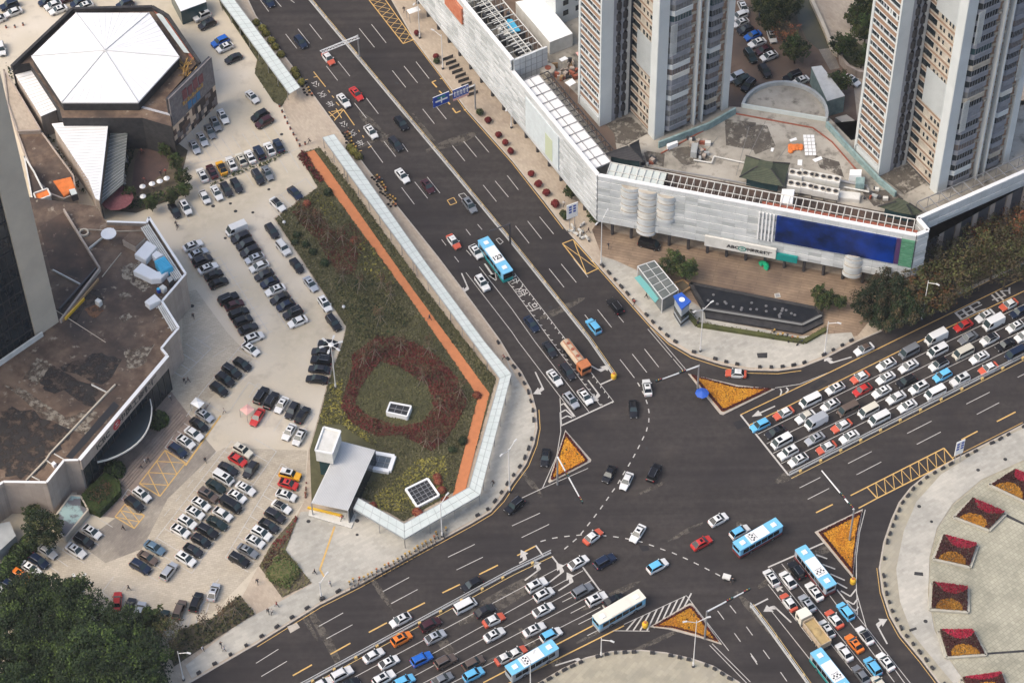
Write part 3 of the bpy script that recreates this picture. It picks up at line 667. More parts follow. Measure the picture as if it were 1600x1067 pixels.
t = thing("roof_ring", "round cream concrete ring on the brown roof near the inner wall", "ring", P(*tb(700,187)[0], ZD))
d = MB(); d.lathe((0, 0, 0), [(1.05, 0), (1.05, .5), (.75, .5), (.75, .1)], 18); d.build("rim", m_["beige_wall"], t); d = MB(); d.lathe((0, 0, 0), [(.7, .05), (.7, .12)], 18); d.build("basin", m_["brown_roof_dark"], t)
t = thing("barrel", "blue plastic drum between two white boxes on the bank roof", "barrel", P(*tb(1325,675)[0], ZD)); d = MB(); d.lathe((0, 0, 0), [(.4, 0), (.46, .5), (.4, 1.0)], 12); d.build("body", m_["sign_blue"], t); d = MB(); d.lathe((0, 0, 1.0), [(.36, 0), (.36, .06)], 12); d.build("lid", m_["cyan_roof"], t)
# ------------------------------------------------------------------ dark glass tower on the bank roof
tw_ = thing("office_tower", "dark glass office tower with a blank beige corner pier above the bank roof", "tower")
B0 = P(92, 503, ZD); A0_ = P(57, 527, ZD); dt = (A0_ - B0).normalized(); nb = Vector((-dt.y, dt.x, 0))
if nb.y < 0: nb = -nb
wA = (A0_ - B0).length; HT = 115
q = MB(); q.prism([B0, B0 + dt * wA, B0 + dt * wA + nb * 26, B0 + nb * 26], 0.2, HT, 0); q.build("pier", m_["beige_wall"], tw_)
q = MB(); q.prism([B0 + dt * (wA + .02) + nb * .5, B0 + dt * 48 + nb * .5, B0 + dt * 48 + nb * 26, B0 + dt * (wA + .02) + nb * 26], 0.2, HT, 0); q.build("glass_wall", m_["glass_dark"], tw_)
q = MB()
for i in range(26): q.bar(B0 + dt * (wA + .1) + nb * .42, B0 + dt * 48 + nb * .42, .16, 12 + i * 3.9, 12.3 + i * 3.9)
q.build("floor_band", m_["metal_black"], tw_)
q = MB()
for i in range(28):
    p = B0 + dt * (wA + .6 + i * 1.5) + nb * .44; q.box((p.x, p.y, 1), (.1, .12, HT - 2), math.atan2(dt.y, dt.x))
q.build("mullion", m_["metal_black"], tw_)
q = MB(); q.bar(B0 + dt * (wA - 1.2) - nb * .6, B0 + dt * 20 - nb * .6, .4, ZD, ZD + 1.2); q.build("base_wall", m_["off_white"], tw_)
# tower side balconies seen beyond its right edge
for k, z in enumerate((26, 30)):
    pass
# ------------------------------------------------------------------ low annexes between the tower and the hexagon hall
def hut(name, label, cat, pts, h, wall, roof, z0=ZP, parap=0.0, group=None):
    t = thing(name, label, cat, group=group); w = PP(pts, h); b = MB(); b.prism(w, z0, h, 0, 0); b.build("wall", m_[wall], t)
    r = MB(); c = sum(w, Vector()) / len(w)
    r.prism([c + (p - c) * (1.0 if not parap else .97) for p in w], h + .004, h + .14, 0, 0); r.build("roof", m_[roof], t)
    if parap:
        q = MB()
        for i in range(len(w)): q.bar(w[i], w[(i + 1) % len(w)], .3, h + .005, h + parap)
        q.build("parapet", m_[wall], t)
    return t
th = tile(0, 100, 4.7)
hut("annex", "beige terrace roofed annex squeezed between the beige pier and planted strip", "annex", th(30,50, 95,150, 300,495, 130,500, 60,300), 5.0, "bank_wall", "pave_warm", parap=.4)
hut("annex", "long brown roofed annex below the beige terrace and left of the white roof", "annex", th(130,510, 300,500, 400,640, 540,830, 560,960, 470,1000, 370,960, 270,860, 200,700), 4.0, "bank_wall", "brown_roof", parap=.5)
hut("annex", "narrow dark roofed annex tight against the tower's side", "annex", th(180,690, 250,800, 330,960, 380,1067, 250,1067, 220,900), 7.0, "off_white", "brown_roof_dark", parap=.6)
t = hut("balcony_shed", "orange floored balcony with white railing beside the tower", "balcony", th(250,960, 350,925, 375,975, 270,1015), 8.0, "off_white", "orange_tarp", parap=.5)
roof_box("tarpaulin", "faded orange tarpaulin spread on the brown annex roof", "tarpaulin", th(390,860, 520,830, 560,920, 470,975), .3, "orange_tarp", z=4.2)
roof_box("roof_shed", "small shed with light blue top behind the orange tarpaulin", "shed", th(505,925, 550,915, 570,955, 525,970), 1.8, "metal_dark", z=4.2, top="pale_glass")
# ------------------------------------------------------------------ hexagon hall
hall = thing("hexagon_hall", "hall with a big white six sided roof and checkered brown sign front", "building")
hp = PP([(50, 87), (119, 20), (232, 20), (279, 88), (215, 158), (97, 158)], 12.6); hc = sum(hp, Vector()) / 6
b = MB(); b.prism(PP([(18, 103), (113, 13), (238, 10), (256, 17), (309, 97), (260, 152), (269, 198), (222, 184), (170, 184), (97, 184), (93, 170), (46, 98)], 9.8), ZP, 9.7, 0, 1); b.build("wall", [m_["tile_dark"], m_["brown_roof"]], hall)  # sides painted dark for the shadow and greenery below the tiled band
b = MB(); b.prism(hp, 9.75, 12.0, 0, 0); b.build("roof_wall", m_["tile_dark"], hall)
b = MB(); apex = Vector((hc.x, hc.y, 14.2)); ov = [hc + (p - hc) * 1.012 for p in hp]
for i in range(6):
    a, c = at_z(ov[i], 12.35), at_z(ov[(i + 1) % 6], 12.35)
    b.face([a, c, apex] if (c - a).cross(apex - a).z > 0 else [c, a, apex])
    b.face([at_z(ov[i], 12.0), at_z(ov[(i + 1) % 6], 12.0), c, a])
rf = b.build("roof", m_["white_roof"], hall)
b = MB()
for i in range(6): b.tube(at_z(ov[i], 12.42), apex + Vector((0, 0, .05)), .13, .13, 5)
for i in range(6):
    for k in range(1, 10):
        a = ov[i] + (ov[(i + 1) % 6] - ov[i]) * k / 10
        m = at_z(a, 12.37); e = apex + (at_z((ov[i] + ov[(i + 1) % 6]) / 2, 12.35) - apex) * 0
        b.tube(m, m + (apex - m) * (.98 - abs(k - 5) * .19), .035, .035, 3)
b.build("roof_ridge", m_["roof_seam_grey"], rf)
b = MB(); outer = PP([(18, 103), (113, 13), (238, 10), (262, 24), (312, 98)], 11.0)
for i in range(4): b.bar(outer[i], outer[i + 1], .7, 9.6, 11.0)
b.build("parapet", m_["tile_dark"], hall)
b = MB(); q = PP(t00(960,70, 1020,70, 1245,385, 1200,370), 10.2); b.poly(q); b.build("red_gutter", m_["rust_red"], hall)
b = MB(); q = PP(t00(975,90, 1005,82, 1185,335, 1150,330), 10.4); b.poly(q); b.build("skylight_strip", m_["pale_glass"], hall)
# sign wall with planks and worn letters, checkered cladding below
s0, s1 = P(269, 198, 6.2), P(335, 132, 6.2); s0.z = s1.z = 0
sd = (s1 - s0).normalized(); sn = Vector((sd.y, -sd.x, 0)); SL = (s1 - s0).length
b = MB()
npl = 30
for i in range(npl):
    a = s0 + sd * (SL * i / npl); c = s0 + sd * (SL * (i + .9) / npl); b.bar(a + sn * .2, c + sn * .2, .3, 6.3, 14.6, i % 3)
b.build("sign_plank", [m_["off_white"], m_["tower_cream"], m_["grey_white"]], hall)
for o in hall.children:
    if o.name.startswith("sign_plank"):
        o.data.materials.clear()
        for k in ("plank_a", "plank_b", "plank_c"): pass
A_("plank_grey", (.22, .2, .195), (.14, .125, .125), 1.2, .9); A_("plank_pale", (.36, .34, .335), (.24, .225, .22), 1.2, .9); A_("tile_pale", (.5, .5, .51), (.42, .42, .43), 1.2, .8, brick=(.8, .8, .05, .7, R_(45))); A_("plank_dark", (.17, .15, .155), (.25, .23, .23), 1.2, .9)
for o in hall.children:
    if o.name.startswith("sign_plank"):
        for k in ("plank_grey", "plank_pale", "plank_dark"): o.data.materials.append(m_[k])
b = MB(); b.bar(s0 - sn * .35, s1 - sn * .35, .4, 9.6, 14.4); b.build("sign_frame", m_["metal_dark"], hall)
A_("letter_maroon", (.16, .045, .05), (.22, .08, .08), 2.0, .8); A_("letter_gold", (.45, .26, .07), (.33, .2, .08), 2.0, .8); A_("letter_blue", (.03, .14, .30), (.06, .18, .32), 2.0, .8)
def blocks(n, k0, k1, z0, z1, mt):
    b = MB()
    for i in range(n):
        a = s0 + sd * (SL * (k0 + (k1 - k0) * i / n)) + sn * .42; c = s0 + sd * (SL * (k0 + (k1 - k0) * (i + .78) / n)) + sn * .42
        b.bar(a, c, .12, z0, z1 - .5 * (i % 2)); m = (a + c) / 2
    b.build("worn_letter", m_[mt], hall)
blocks(4, .28, .78, 10.6, 13.4, "letter_maroon"); blocks(9, .26, .74, 9.3, 10.3, "letter_gold"); blocks(3, .36, .66, 7.0, 9.0, "letter_blue")
A_("check_tan", (.66, .5, .35), None, rough=.8); A_("check_dark", (.05, .035, .03), None, rough=.8); A_("check_grey", (.2, .165, .15), None, rough=.8); A_("check_brown", (.13, .08, .06), None, rough=.8)
b = MB(); rr = random.Random(3)
def checks(a, c, nz, off):
    L = (c - a).length; d = (c - a).normalized(); nn = int(L / .95); n_ = Vector((d.y, -d.x, 0))
    for i in range(nn):
        z = .3 - rr.random()
        while z < 6.2:
            h = rr.choice((.9, 1.3, 1.8)); z1 = min(z + h, 6.2)
            if z1 > max(z, .2): b.bar(a + d * (L * i / nn) + n_ * off, a + d * (L * (i + 1) / nn) + n_ * off, .12 + rr.random() * .05, max(z, .2), z1, rr.choice((0, 0, 1, 1, 1, 2, 3)))
            z = z1
sA = s0 + sn * .02; sB = P(222, 184, 6.2); sB.z = 0
checks(sA, s1 + sn * .02, 6, .1); checks(sB, sA, 6, .1)
b.build("checker_cladding", [m_["check_tan"], m_["check_dark"], m_["check_grey"], m_["check_brown"]], hall)
b = MB(); b.bar(sB + Vector((-.2, -.2, 0)), sA, .5, 6.25, 9.9); b.bar(at_z(P(170, 184, 6.2), 0), sB, .5, 6.25, 9.9); b.build("tiled_band", m_["tile_pale"], hall)
b = MB(); b.bar(P(97, 184, 6) - VB * 0, P(170, 184, 6), .5, 5.5, 9.75); b.build("brown_band", m_["brown_roof"], hall)
def roof_sheet(name, pts, zs, mt, rib, ribmt, par, n=14, across=(0, 1, 3, 2)):
    w = [P(p[0], p[1], z) for p, z in zip(pts, zs)]
    s_ = MB(); s_.face(w if area2(w) > 0 else w[::-1]); low = [p - Vector((0, 0, .18)) for p in w]
    for i in range(len(w)): s_.face([w[i], low[i], low[(i + 1) % len(w)], w[(i + 1) % len(w)]])
    s_.face(low[::-1] if area2(w) > 0 else low)
    o = s_.build(name, m_[mt], par); r = MB(); A, B, C, D = (w[k] for k in across)
    for i in range(1, n):
        r.tube(A + (B - A) * i / n + Vector((0, 0, .02)), C + (D - C) * i / n + Vector((0, 0, .02)), .09, .09, 4)
    r.build("roof_seam", m_[ribmt], o); return o
t = thing("lean_to", "white ribbed lean-to roof running along the hall's west side", "shed roof"); q = th(90,45, 230,10, 430,330, 300,385)
roof_sheet("roof", q, (7, 7.4, 7.4, 7), "white_roof", 0, "off_white", t, 16, (0, 3, 1, 2)); b = MB(); b.prism([c + (sum(PP(q, 7), Vector()) / 4 - c) * .04 for c in PP(q, 7)], ZP, 6.8); b.build("wall", m_["bank_wall"], t)
t = thing("market_roof", "broad white ribbed roof tapering to a point south of the hexagon", "roof"); q = th(380,440, 800,390, 730,1000, 700,985, 650,850, 420,500)
o = MB(); w = PP(q, 7.2); o.prism(w, 6.9, 7.2, 0, 0, True); ro = o.build("roof", m_["white_roof"], t); b = MB(); c = sum(w, Vector()) / 6; b.prism([c + (p - c) * .94 for p in w], ZP, 6.85); b.build("wall", m_["bank_wall"], t)
b = MB()
for i in range(26):
    f_ = (i + .5) / 26; yy = 440 + 540 * f_; xl = 385 + (yy - 440) * .56; xr = 795 - (yy - 390) * .115
    if xl < xr - 6: b.tube(P(*th(xl + 8, yy)[0], 7.22), P(*th(xr - 5, yy - 12)[0], 7.22), .05, .05, 4)
b.build("roof_seam", m_["roof_seam_grey"], ro)
t = thing("glass_canopy", "long grey glass canopy with a cut off corner beside the dark garden", "canopy"); q = th(822,395, 945,400, 905,880, 742,1025)
roof_sheet("roof", q, (5, 5, 5, 5), "canopy_grey", 0, "metal_grey", t, 22, (0, 3, 1, 2)); posts(PP(q, 4.8) + [P(*th(925, 640)[0], 4.8)], ZP, 4.8, .12, "metal_dark", t)
zone("garden_court", PP(th(945,400, 1060,400, 1270,560, 1380,640, 1340,800, 1370,960, 1000,1100, 800,1080, 790,1010, 905,890)), "soil"); zone("wood_terrace", PP(th(1020,640, 1170,600, 1250,700, 1230,780, 1010,960, 960,960, 990,720)), "wood_deck")
t = hut("gatehouse", "pale flat roofed gatehouse with blue glass wall beyond the hall", "building", t00(1060,-60, 1130,75, 1290,15, 1260,-60), 4.2, "glass_teal", "white_roof")
A_("grey_pale", (.62, .62, .6), (.54, .54, .52), .4, .6)
# ------------------------------------------------------------------ metro pavilion, lift box, skylights
t = thing("metro_entrance", "metro entrance pavilion with white corrugated slanting roof over yellow stair wall", "pavilion")
q = [(533, 689), (586, 703), (543.6, 797), (486.6, 785)]
roof_sheet("roof", q, (4.6, 4.6, 4.4, 4.4), "grey_pale", 0, "roof_seam_grey", t, 24, (0, 1, 3, 2)); w = PP(q, 4.3)
b = MB(); b.bar(w[1], w[2], .2, ZP, 4.2); b.bar(w[0], w[1], .2, ZP, 4.2); b.build("glass_wall", m_["glass_dark"], t)
posts(w, ZP, 4.2, .14, "metal_grey", t)
b = MB(); q2 = PP([(484, 795), (482, 806), (549, 826), (558, 803)], ZP)
for k in range(5):
    a = k / 5; b.prism([q2[0] + (q2[1] - q2[0]) * a, q2[1], q2[2], q2[3] + (q2[2] - q2[3]) * a], ZP, ZP + .06 + .15 * (k == 99) + .05 * k)
b.build("step", m_["off_white"], t)
b = MB(); b.bar(P(481, 795), P(535, 808), .4, ZP + .2, .7); b.build("yellow_wall", m_["bollard_yellow"], t)
t = thing("lift_tower", "white box topped glass lift tower at the metro roof's upper corner", "lift"); q = [(505.6, 666.6), (532, 673), (519, 708), (492.5, 703)]; w = PP(q, 8.6)
b = MB(); b.prism(w, 5.2, 8.3, 0); hd = b.build("housing", m_["off_white"], t); b = MB(); c = sum(w, Vector()) / 4
for i in range(4): b.bar(w[i], w[(i + 1) % 4], .3, 8.3, 8.65)
b.build("parapet", m_["white_plain"], hd); b = MB(); b.prism([c + (p - c) * .8 for p in w], ZP, 5.2); b.build("glass_shaft", m_["glass_teal"], t)
def skylight(label, q, h, mt, nx, ny, fw=.38):
    t = thing("skylight", label, "skylight"); w = PP(q, h); b = MB()
    for i in range(4): b.bar(w[i], w[(i + 1) % 4], fw, ZP, h + .06 * (i % 2) * .5)
    b.build("frame", m_["white_plain"], t); b = MB(); c = sum(w, Vector()) / 4; b.prism([c + (p - c) * .97 for p in w], ZP, h - .25); b.build("glass", m_[mt], t)
    b = MB()
    for i in range(1, nx): b.bar(w[0] + (w[1] - w[0]) * i / nx, w[3] + (w[2] - w[3]) * i / nx, .08, h - .25, h - .15)
    for i in range(1, ny): b.bar(w[0] + (w[3] - w[0]) * i / ny, w[1] + (w[2] - w[1]) * i / ny, .08, h - .25, h - .12)
    b.build("glazing_bar", m_["metal_grey"], t)
skylight("oblong white framed skylight sticking out beside the corrugated metro roof", [(584, 706.5), (616, 712), (608, 735), (574.5, 729)], 1.0, "glass_grey", 3, 2, .8)
skylight("square white framed skylight with dark grid in the yellow green shrubs", [(634, 763.5), (668, 747), (686, 773), (651.7, 791)], .9, "metal_black", 5, 5)
skylight("white framed skylight box inside the red heart shaped hedge", [(610, 628), (642.5, 634), (636, 650), (604, 643)], 1.5, "metal_black", 3, 2, .3)
# ------------------------------------------------------------------ glass roofed walkways
def walkway(label, Lp, Rp, z=3.5):
    t = thing("covered_walkway", label, "walkway"); l, r = PP(Lp, z), PP(Rp, z)
    n = len(l); fr = MB(); gl = MB(); po = MB()
    for i in range(n - 1):
        gl.prism([l[i], l[i + 1], r[i + 1], r[i]], z - .06, z, 0, 0, True)
        fr.bar(l[i], l[i + 1], .12, z - .25, z + .05); fr.bar(r[i], r[i + 1], .12, z - .25, z + .05)
        L = (l[i + 1] - l[i]).length; k = max(2, int(L / 1.6))
        for j in range(k + 1):
            a, c = l[i] + (l[i + 1] - l[i]) * j / k, r[i] + (r[i + 1] - r[i]) * j / k
            fr.bar(a, c, .05, z, z + .03)
            if j % 3 == 0:
                for p in (a + (c - a) * .06, a + (c - a) * .94): po.tube((p.x, p.y, ZP), (p.x, p.y, z - .1), .08, n=5)
        fr.bar((l[i] + r[i]) / 2, (l[i + 1] + r[i + 1]) / 2, .05, z, z + .045)
    gl.build("roof_glass", m_["pale_glass"], t); fr.build("frame", m_["grey_white"], t); po.build("post", m_["metal_grey"], t)
walkway("pale glass roofed walkway north of the drive, beside the grass strip", [(320, -40), (344, 0), (452.5, 147)], [(342, -40), (366, 0), (469, 137)])
walkway("long pale glass roofed walkway between the orange path and the avenue, bending at the corner", [(504, 215), (541, 267), (650, 414), (739, 534), (781, 591), (733, 761), (631.5, 818), (560, 778)], [(522, 210), (564, 267), (662, 406), (757, 534), (799, 584), (750, 773), (632, 841.5), (552, 794)])
# ------------------------------------------------------------------ white podium mall
mall = thing("podium_mall", "white panelled podium mall with blue screen and bank sign wrapping the street corner", "mall")
ZT, ZO, ZK = 18.2, 4.6, 14.4
Q1 = P(801, 112, ZT); Q2 = P(935, 274.5, ZT); Q3 = P(1432, 368, ZT); Q4 = P(1450, 361, ZT); Q5 = P(1434, 342, ZT)
dW = (Q2 - Q1).normalized(); Q0 = Q1 - dW * 75; dE = Vector((math.cos(R_(28)), math.sin(R_(28)), 0)); Q6 = Q5 + dE * 60
dF = (Q3 - Q2).normalized(); nF = Vector((dF.y, -dF.x, 0)); nW = Vector((-dW.y, dW.x, 0)); nW = nW if nW.dot(VB) < 0 else -nW
def panel_wall(p0, p1, z0, z1, course, name, par, thick=.5, vert=2.6, seed=1):
    rr = random.Random(seed); d = (p1 - p0).normalized(); L = (p1 - p0).length; b = MB()
    b.bar(p0, p1, thick - .12, z0 + .05, z1 - .1, 1); n = int(round((z1 - z0) / course)); k = max(1, int(L / vert))
    for i in range(n):
        za = z0 + (z1 - z0) * i / n; zb = z0 + (z1 - z0) * (i + 1) / n - .13
        for j in range(k):
            a = p0 + d * (L * j / k + .02); c = p0 + d * (L * (j + 1) / k - .02)
            b.bar(a, c, thick + .26 * (i % 2) + rr.random() * .06, za, zb, rr.choice((0, 0, 0, 0, 2)) if i < n - 1 else 0)
    return b.build(name, [m_["white_panel"], m_["panel_gap"], m_["panel_b"], m_["panel_b"]], par)
panel_wall(Q0, Q1, ZO, 21.4, .85, "street_wall", mall, seed=2); panel_wall(Q1, Q2, ZO, ZT, .85, "street_wall", mall, seed=3)
panel_wall(Q2, Q3, ZO, ZT, 1.05, "front_wall", mall, seed=4); panel_wall(Q3, Q4, ZO, ZT, 1.05, "corner_wall", mall, seed=5)
panel_wall(Q4, Q5, ZK, ZT, 1.2, "corner_wall", mall, seed=6); panel_wall(Q5, Q6, ZT - 4.2, ZT, 1.05, "side_wall", mall, seed=7)
b = MB()
for a, c, z in ((Q0, Q1, 21.4), (Q1, Q2, ZT), (Q2, Q3, ZT), (Q3, Q4, ZT), (Q4, Q5, ZT), (Q5, Q6, ZT)): b.bar(a, c, .8, z - .02, z + .3)
b.build("coping", m_["white_plain"], mall)
# end wall of the taller street part, with gridded panels
b = MB(); e0_ = Q1 - nW * .3; e1_ = e0_ - nW * 8.2; b.bar(e0_, e1_, .4, ZK - 2, 21.4); b.build("end_wall", m_["white_panel"], mall)
b = MB()
for i in range(1, 6): b.bar(e0_ + VA * .25 - nW * (8.2 * i / 6), e0_ + VA * .25 - nW * (8.2 * i / 6 + .08), .05, ZK, 21.4)
for i in range(1, 4): b.bar(e0_ + VA * .26, e1_ + VA * .26, .04, ZK + i * 1.8, ZK + i * 1.8 + .06)
b.build("end_grid", m_["metal_grey"], mall)
# recessed ground floor and deck
T1o, T2o = P(936.5, 197.5, ZK), P(1371.5, 275.5, ZK); BACK = Vector((math.cos(R_(120)), math.sin(R_(120)), 0))
t1r = P(1137, 168, ZK); t2l = P(1343, 233, ZK)
arcc = P(1224, 186, ZK); deck = [Q0 - nW * .3, Q1 - nW * .3, Q2 + VB * .3, Q3 - nF * .3, Q5, Q6, Q6 + BACK * 14, t2l + BACK * 3, t2l, P(1296, 184, ZK)]
aa, bb_ = P(1291, 190, ZK), P(1160, 168, ZK); cen = (aa + bb_) / 2; ra = (aa - bb_).length / 2; a0 = math.atan2((aa - cen).y, (aa - cen).x)
arc = [cen + Vector((math.cos(a0 + math.pi * i / 16), math.sin(a0 + math.pi * i / 16), 0)) * ra for i in range(17)]
deck += arc + [t1r + VB * .5, t1r + VB * .5 + BACK * 60, Q0 - nW * 45]
def flat(ps): return [(p.x, p.y) for p in ps]
b = MB(); b.prism(flat(deck), ZK - .8, ZK, 0, 1, True); b.build("roof_deck", [m_["grey_white"], m_["deck"]], mall)
gf = [Q0 - nW * 3.2, Q1 - nW * 3.2, Q2 - nW * 3.0 - nF * 2.6, Q3 - nF * 4.5, Q5 - nF * 3.0, Q6 - nF * 3, Q6 + BACK * 12, t2l + BACK * 2] + [cen + (p - cen) * .96 for p in arc] + [t1r, t1r + BACK * 55, Q0 - nW * 40]
b = MB(); b.prism(flat(gf), 0, ZK - .85, 0, 0); b.build("shop_front", m_["glass_dark"], mall)
b = MB(); b.prism(flat([Q0 - nW * .4, Q1 - nW * .4, Q2 + VB * .4, Q3 - nF * .4, Q4 - nF * .3, Q5 - nF * .6, Q5 - nF * 6, Q2 + VB * 7 - nF * 7, Q0 - nW * 6]), ZO - .1, ZO + .3, 0, 0, True); b.build("soffit", m_["metal_grey"], mall)
b = MB(); b.tube((0, 0, 0), (0, 0, ZO), .34, n=8); ac = None
for p in [Q2 + dF * (3 + i * 4.1) - nF * 1.0 for i in range(16)] + [Q0 + dW * (3 + i * 5) - nW * 1.4 for i in range(22)]:
    if ac is None: ac = q = b.build("arcade_column", m_["metal_dark"], mall)
    else: q = ac.copy(); COL.objects.link(q)
    q.location = (p.x, p.y, 0)
b = MB(); b.prism(flat([Q4 + nF * -1.0, Q5 + nF * -.6, Q6 - nF * .8, Q6 - nF * 5, Q5 - nF * 5]), 0, ZT - 4.3, 0, 0); b.build("side_facade", m_["tower_dark"], mall)
b = MB()
for i in range(14):
    p = Q5 + dE * (3 + i * 4.2) + Vector((dE.y, -dE.x, 0)) * -.5; b.box((p.x, p.y, 0), (1.2, .8, ZT - 4.4), R_(28))
b.build("side_pier", m_["bank_wall"], mall)
# half round bays in the front wall
def bay(px, r, z0, z1, seed):
    c = P(*px, ZT); c = Q2 + dF * ((c - Q2).dot(dF)); rr = random.Random(seed); b = MB(); n = 14
    nz = int((z1 - z0) / 1.0)
    for i in range(nz):
        za = z0 + (z1 - z0) * i / nz; zb = za + (z1 - z0) / nz - .16; r_ = r - .16 * (i % 2)
        pts = [c + dF * (r_ * math.cos(t)) + nF * (r_ * .62 * math.sin(t)) for t in [math.pi * k / n for k in range(n + 1)]]
        b.prism(pts, za, zb, rr.choice((0, 0, 2)), 1, True)
    b.build("round_bay", [m_["white_panel"], m_["tower_cream"], m_["off_white"]], mall)
bay((985, 285), 2.05, ZO + 4.5, ZT - 1.0, 1); bay((1012, 290), 2.1, ZO - .6, ZT - 1.2, 2); bay((1042, 295), 2.0, ZO + 4.5, ZT - 1.5, 3)
bay((1341, 352), 2.0, ZO - 1.5, ZO + 5.2, 4)
# video screen, mesh panel, bank sign
def on_front(px, z, out=.45):
    k = (P(*px, z) - Q2).dot(dF); return Q2 + dF * k + nF * out
s_a, s_b = on_front((1215, 334.5), 16.9), on_front((1396, 408), 9.6)
A_("screen_blue", (.0, .018, .12), (.0, .006, .035), .35, .3, c3=(.0, .035, .26), scale3=.12)
b = MB(); b.bar(s_a + nF * .1, s_b + nF * .1, .5, 9.5, 16.9); b.build("video_screen", m_["screen_blue"], mall)
A_("mesh_green", (.06, .2, .11), (.1, .26, .16), 1.0, .6); A_("mesh_purple", (.07, .03, .1), None, rough=.5)
b = MB(); b.bar(s_b + dF * .05 + nF * .1, s_b + dF * 1.0 + nF * .1, .4, 9.5, 16.9); b.build("screen_edge", m_["mesh_purple"], mall)
b = MB()
for i in range(10): b.bar(s_b + dF * 1.0 + nF * .1, s_b + dF * 3.7 + nF * .1, .35, 9.2 + i * .78, 9.2 + i * .78 + .55)
b.bar(s_b + dF * 1.0, s_b + dF * 3.7, .3, 9.1, 17.0); b.build("green_mesh", m_["mesh_green"], mall)
b = MB()
for i in range(5):
    p = s_a - dF * (.6 + i * .75) + nF * .15; b.box((p.x, p.y, 9.0), (.3, .25, 8.0), math.atan2(dF.y, dF.x))
b.build("white_louvre", m_["white_plain"], mall)
g0, g1 = on_front((1102, 372), 6), on_front((1213, 394), 6)
b = MB(); b.bar(g0 + nF * .3, g1 + nF * .3, .5, 4.3, 7.2); b.build("sign_panel", m_["off_white"], mall)
b = MB(); b.bar(g1 + dF * .1 + nF * .2, g1 + dF * 4.5 + nF * .2, .5, 4.1, 5.9); b.build("teal_sign", m_["teal_panel"], mall)
gl = (g1 - g0).length; up_ = Vector((0, 0, 1))
lettering("ABC", gl * .085, at_z(g0 + dF * (gl * .40) + nF * .62, 5.6), dF, up_, "letter_dark", mall, "lettering", 1.05, 1.0)
lettering("中国农业银行", gl * .062, at_z(g0 + dF * (gl * .765) + nF * .62, 5.6), dF, up_, "letter_dark", mall, "lettering", 1.0, 1.15)
b = MB(); c = at_z(g0 + dF * (gl * .53) + nF * .64, 5.6)
b.face([c + dF * (.85 * math.cos(t)) + up_ * (.75 * math.sin(t)) for t in [2 * math.pi * i / 20 for i in range(20)]]); b.build("emblem", m_["letter_green"], mall)
b = MB(); b.face([c + nF * .02 + dF * (.62 * math.cos(t)) + up_ * (.5 * math.sin(t)) for t in [2 * math.pi * i / 20 for i in range(20)]]); b.build("emblem_mark", m_["off_white"], mall)
lettering("丰", .8, c + nF * .05, dF, up_, "letter_green", mall, "emblem_mark")
# faint poster, orange lettered sign on the street wall
def on_street(px, z): k = (P(*px, z) - Q1).dot(dW); return Q1 + dW * k + nW * .5
A_("poster_pale", (.62, .68, .68), (.55, .6, .6), .8, .6); A_("poster_green", (.5, .55, .38), None, rough=.6); A_("sign_orange", (.42, .11, .05), (.5, .2, .11), 1.0, .7)
o0, o1 = on_street((684, 0), 17), on_street((717, 36), 16); b = MB(); b.bar(o0, o1, .5, 15.0, 19.6); sg = b.build("orange_sign", m_["sign_orange"], mall)
b = MB(); p0, p1 = on_street((832, 170), 12), on_street((884, 232), 12); b.bar(p0 - nW * .15, p1 - nW * .15, .5, 6.3, 16.3); b.build("poster", m_["poster_pale"], mall)
p2, p3 = on_street((858, 215), 11), on_street((887, 250), 11); b = MB(); b.bar(p2 - nW * .1, p2 + dW * 3.0 - nW * .1, .5, 6.6, 13.0); b.build("poster_picture", m_["poster_green"], mall)
# roof edge pergolas and glass strips
def pergola(p0, p1, inner, depth, z, step, name, mt, glass=None):
    d = (p1 - p0).normalized(); L = (p1 - p0).length; n = int(L / step); b = MB()
    for i in range(n + 1):
        a = p0 + d * (L * i / n); c = a + inner * depth; b.bar(a, c, .14, z - .18, z); b.tube((c.x, c.y, ZK), (c.x, c.y, z), .07, n=4)
    b.bar(p0 + inner * depth, p1 + inner * depth, .14, z - .2, z + .03); b.bar(p0 + inner * depth * .5, p1 + inner * depth * .5, .1, z - .14, z + .02)
    o = b.build(name, m_[mt], mall)
    if glass:
        q = MB(); q.prism([p0 + inner * .5, p1 + inner * .5, p1 + inner * depth, p0 + inner * depth], z - .34, z - .26, 0, 0, True); q.build("roof_glass", m_[glass], mall)
pergola(Q1 + dW * 3, Q2 - dW * 2.5, -nW, 4.6, ZT - .5, 2.6, "pergola", "metal_grey", "white_plain")
pergola(Q1 + dW * 3 - nW * 4.8, Q2 - dW * 5 - nW * 4.8, -nW, 2.2, ZT - .8, 1.8, "pergola", "metal_dark")
pergola(Q0, Q1 - dW * 1.0, -nW, 8.0, 20.6, 2.0, "pergola", "off_white"); pergola(Q0 - nW * 2.6, Q1 - dW * 1.0 - nW * 2.6, -nW, 2.6, 20.75, 1.05, "pergola", "off_white")
pergola(Q2 + dF * 1.5, Q2 + dF * 13.5, -nF, 4.6, ZT - .3, 1.4, "pergola", "off_white", "pale_glass"); pergola(Q2 + dF * 13.5, Q3 - dF * 1.0, -nF, 4.6, ZT - .3, 1.4, "pergola", "off_white")
pergola(Q5 + dE * 3, Q6, BACK, 4.2, ZT - .4, 2.8, "pergola", "metal_grey")
b = MB(); rr = random.Random(5)
b.prism([Q2 + dF * 34 - nF * .6, Q3 - nF * .6, Q3 - nF * 1.9, Q2 + dF * 34 - nF * 1.9], ZK + .01, ZK + 3.3); b.build("red_trough", m_["rust_red"], mall)
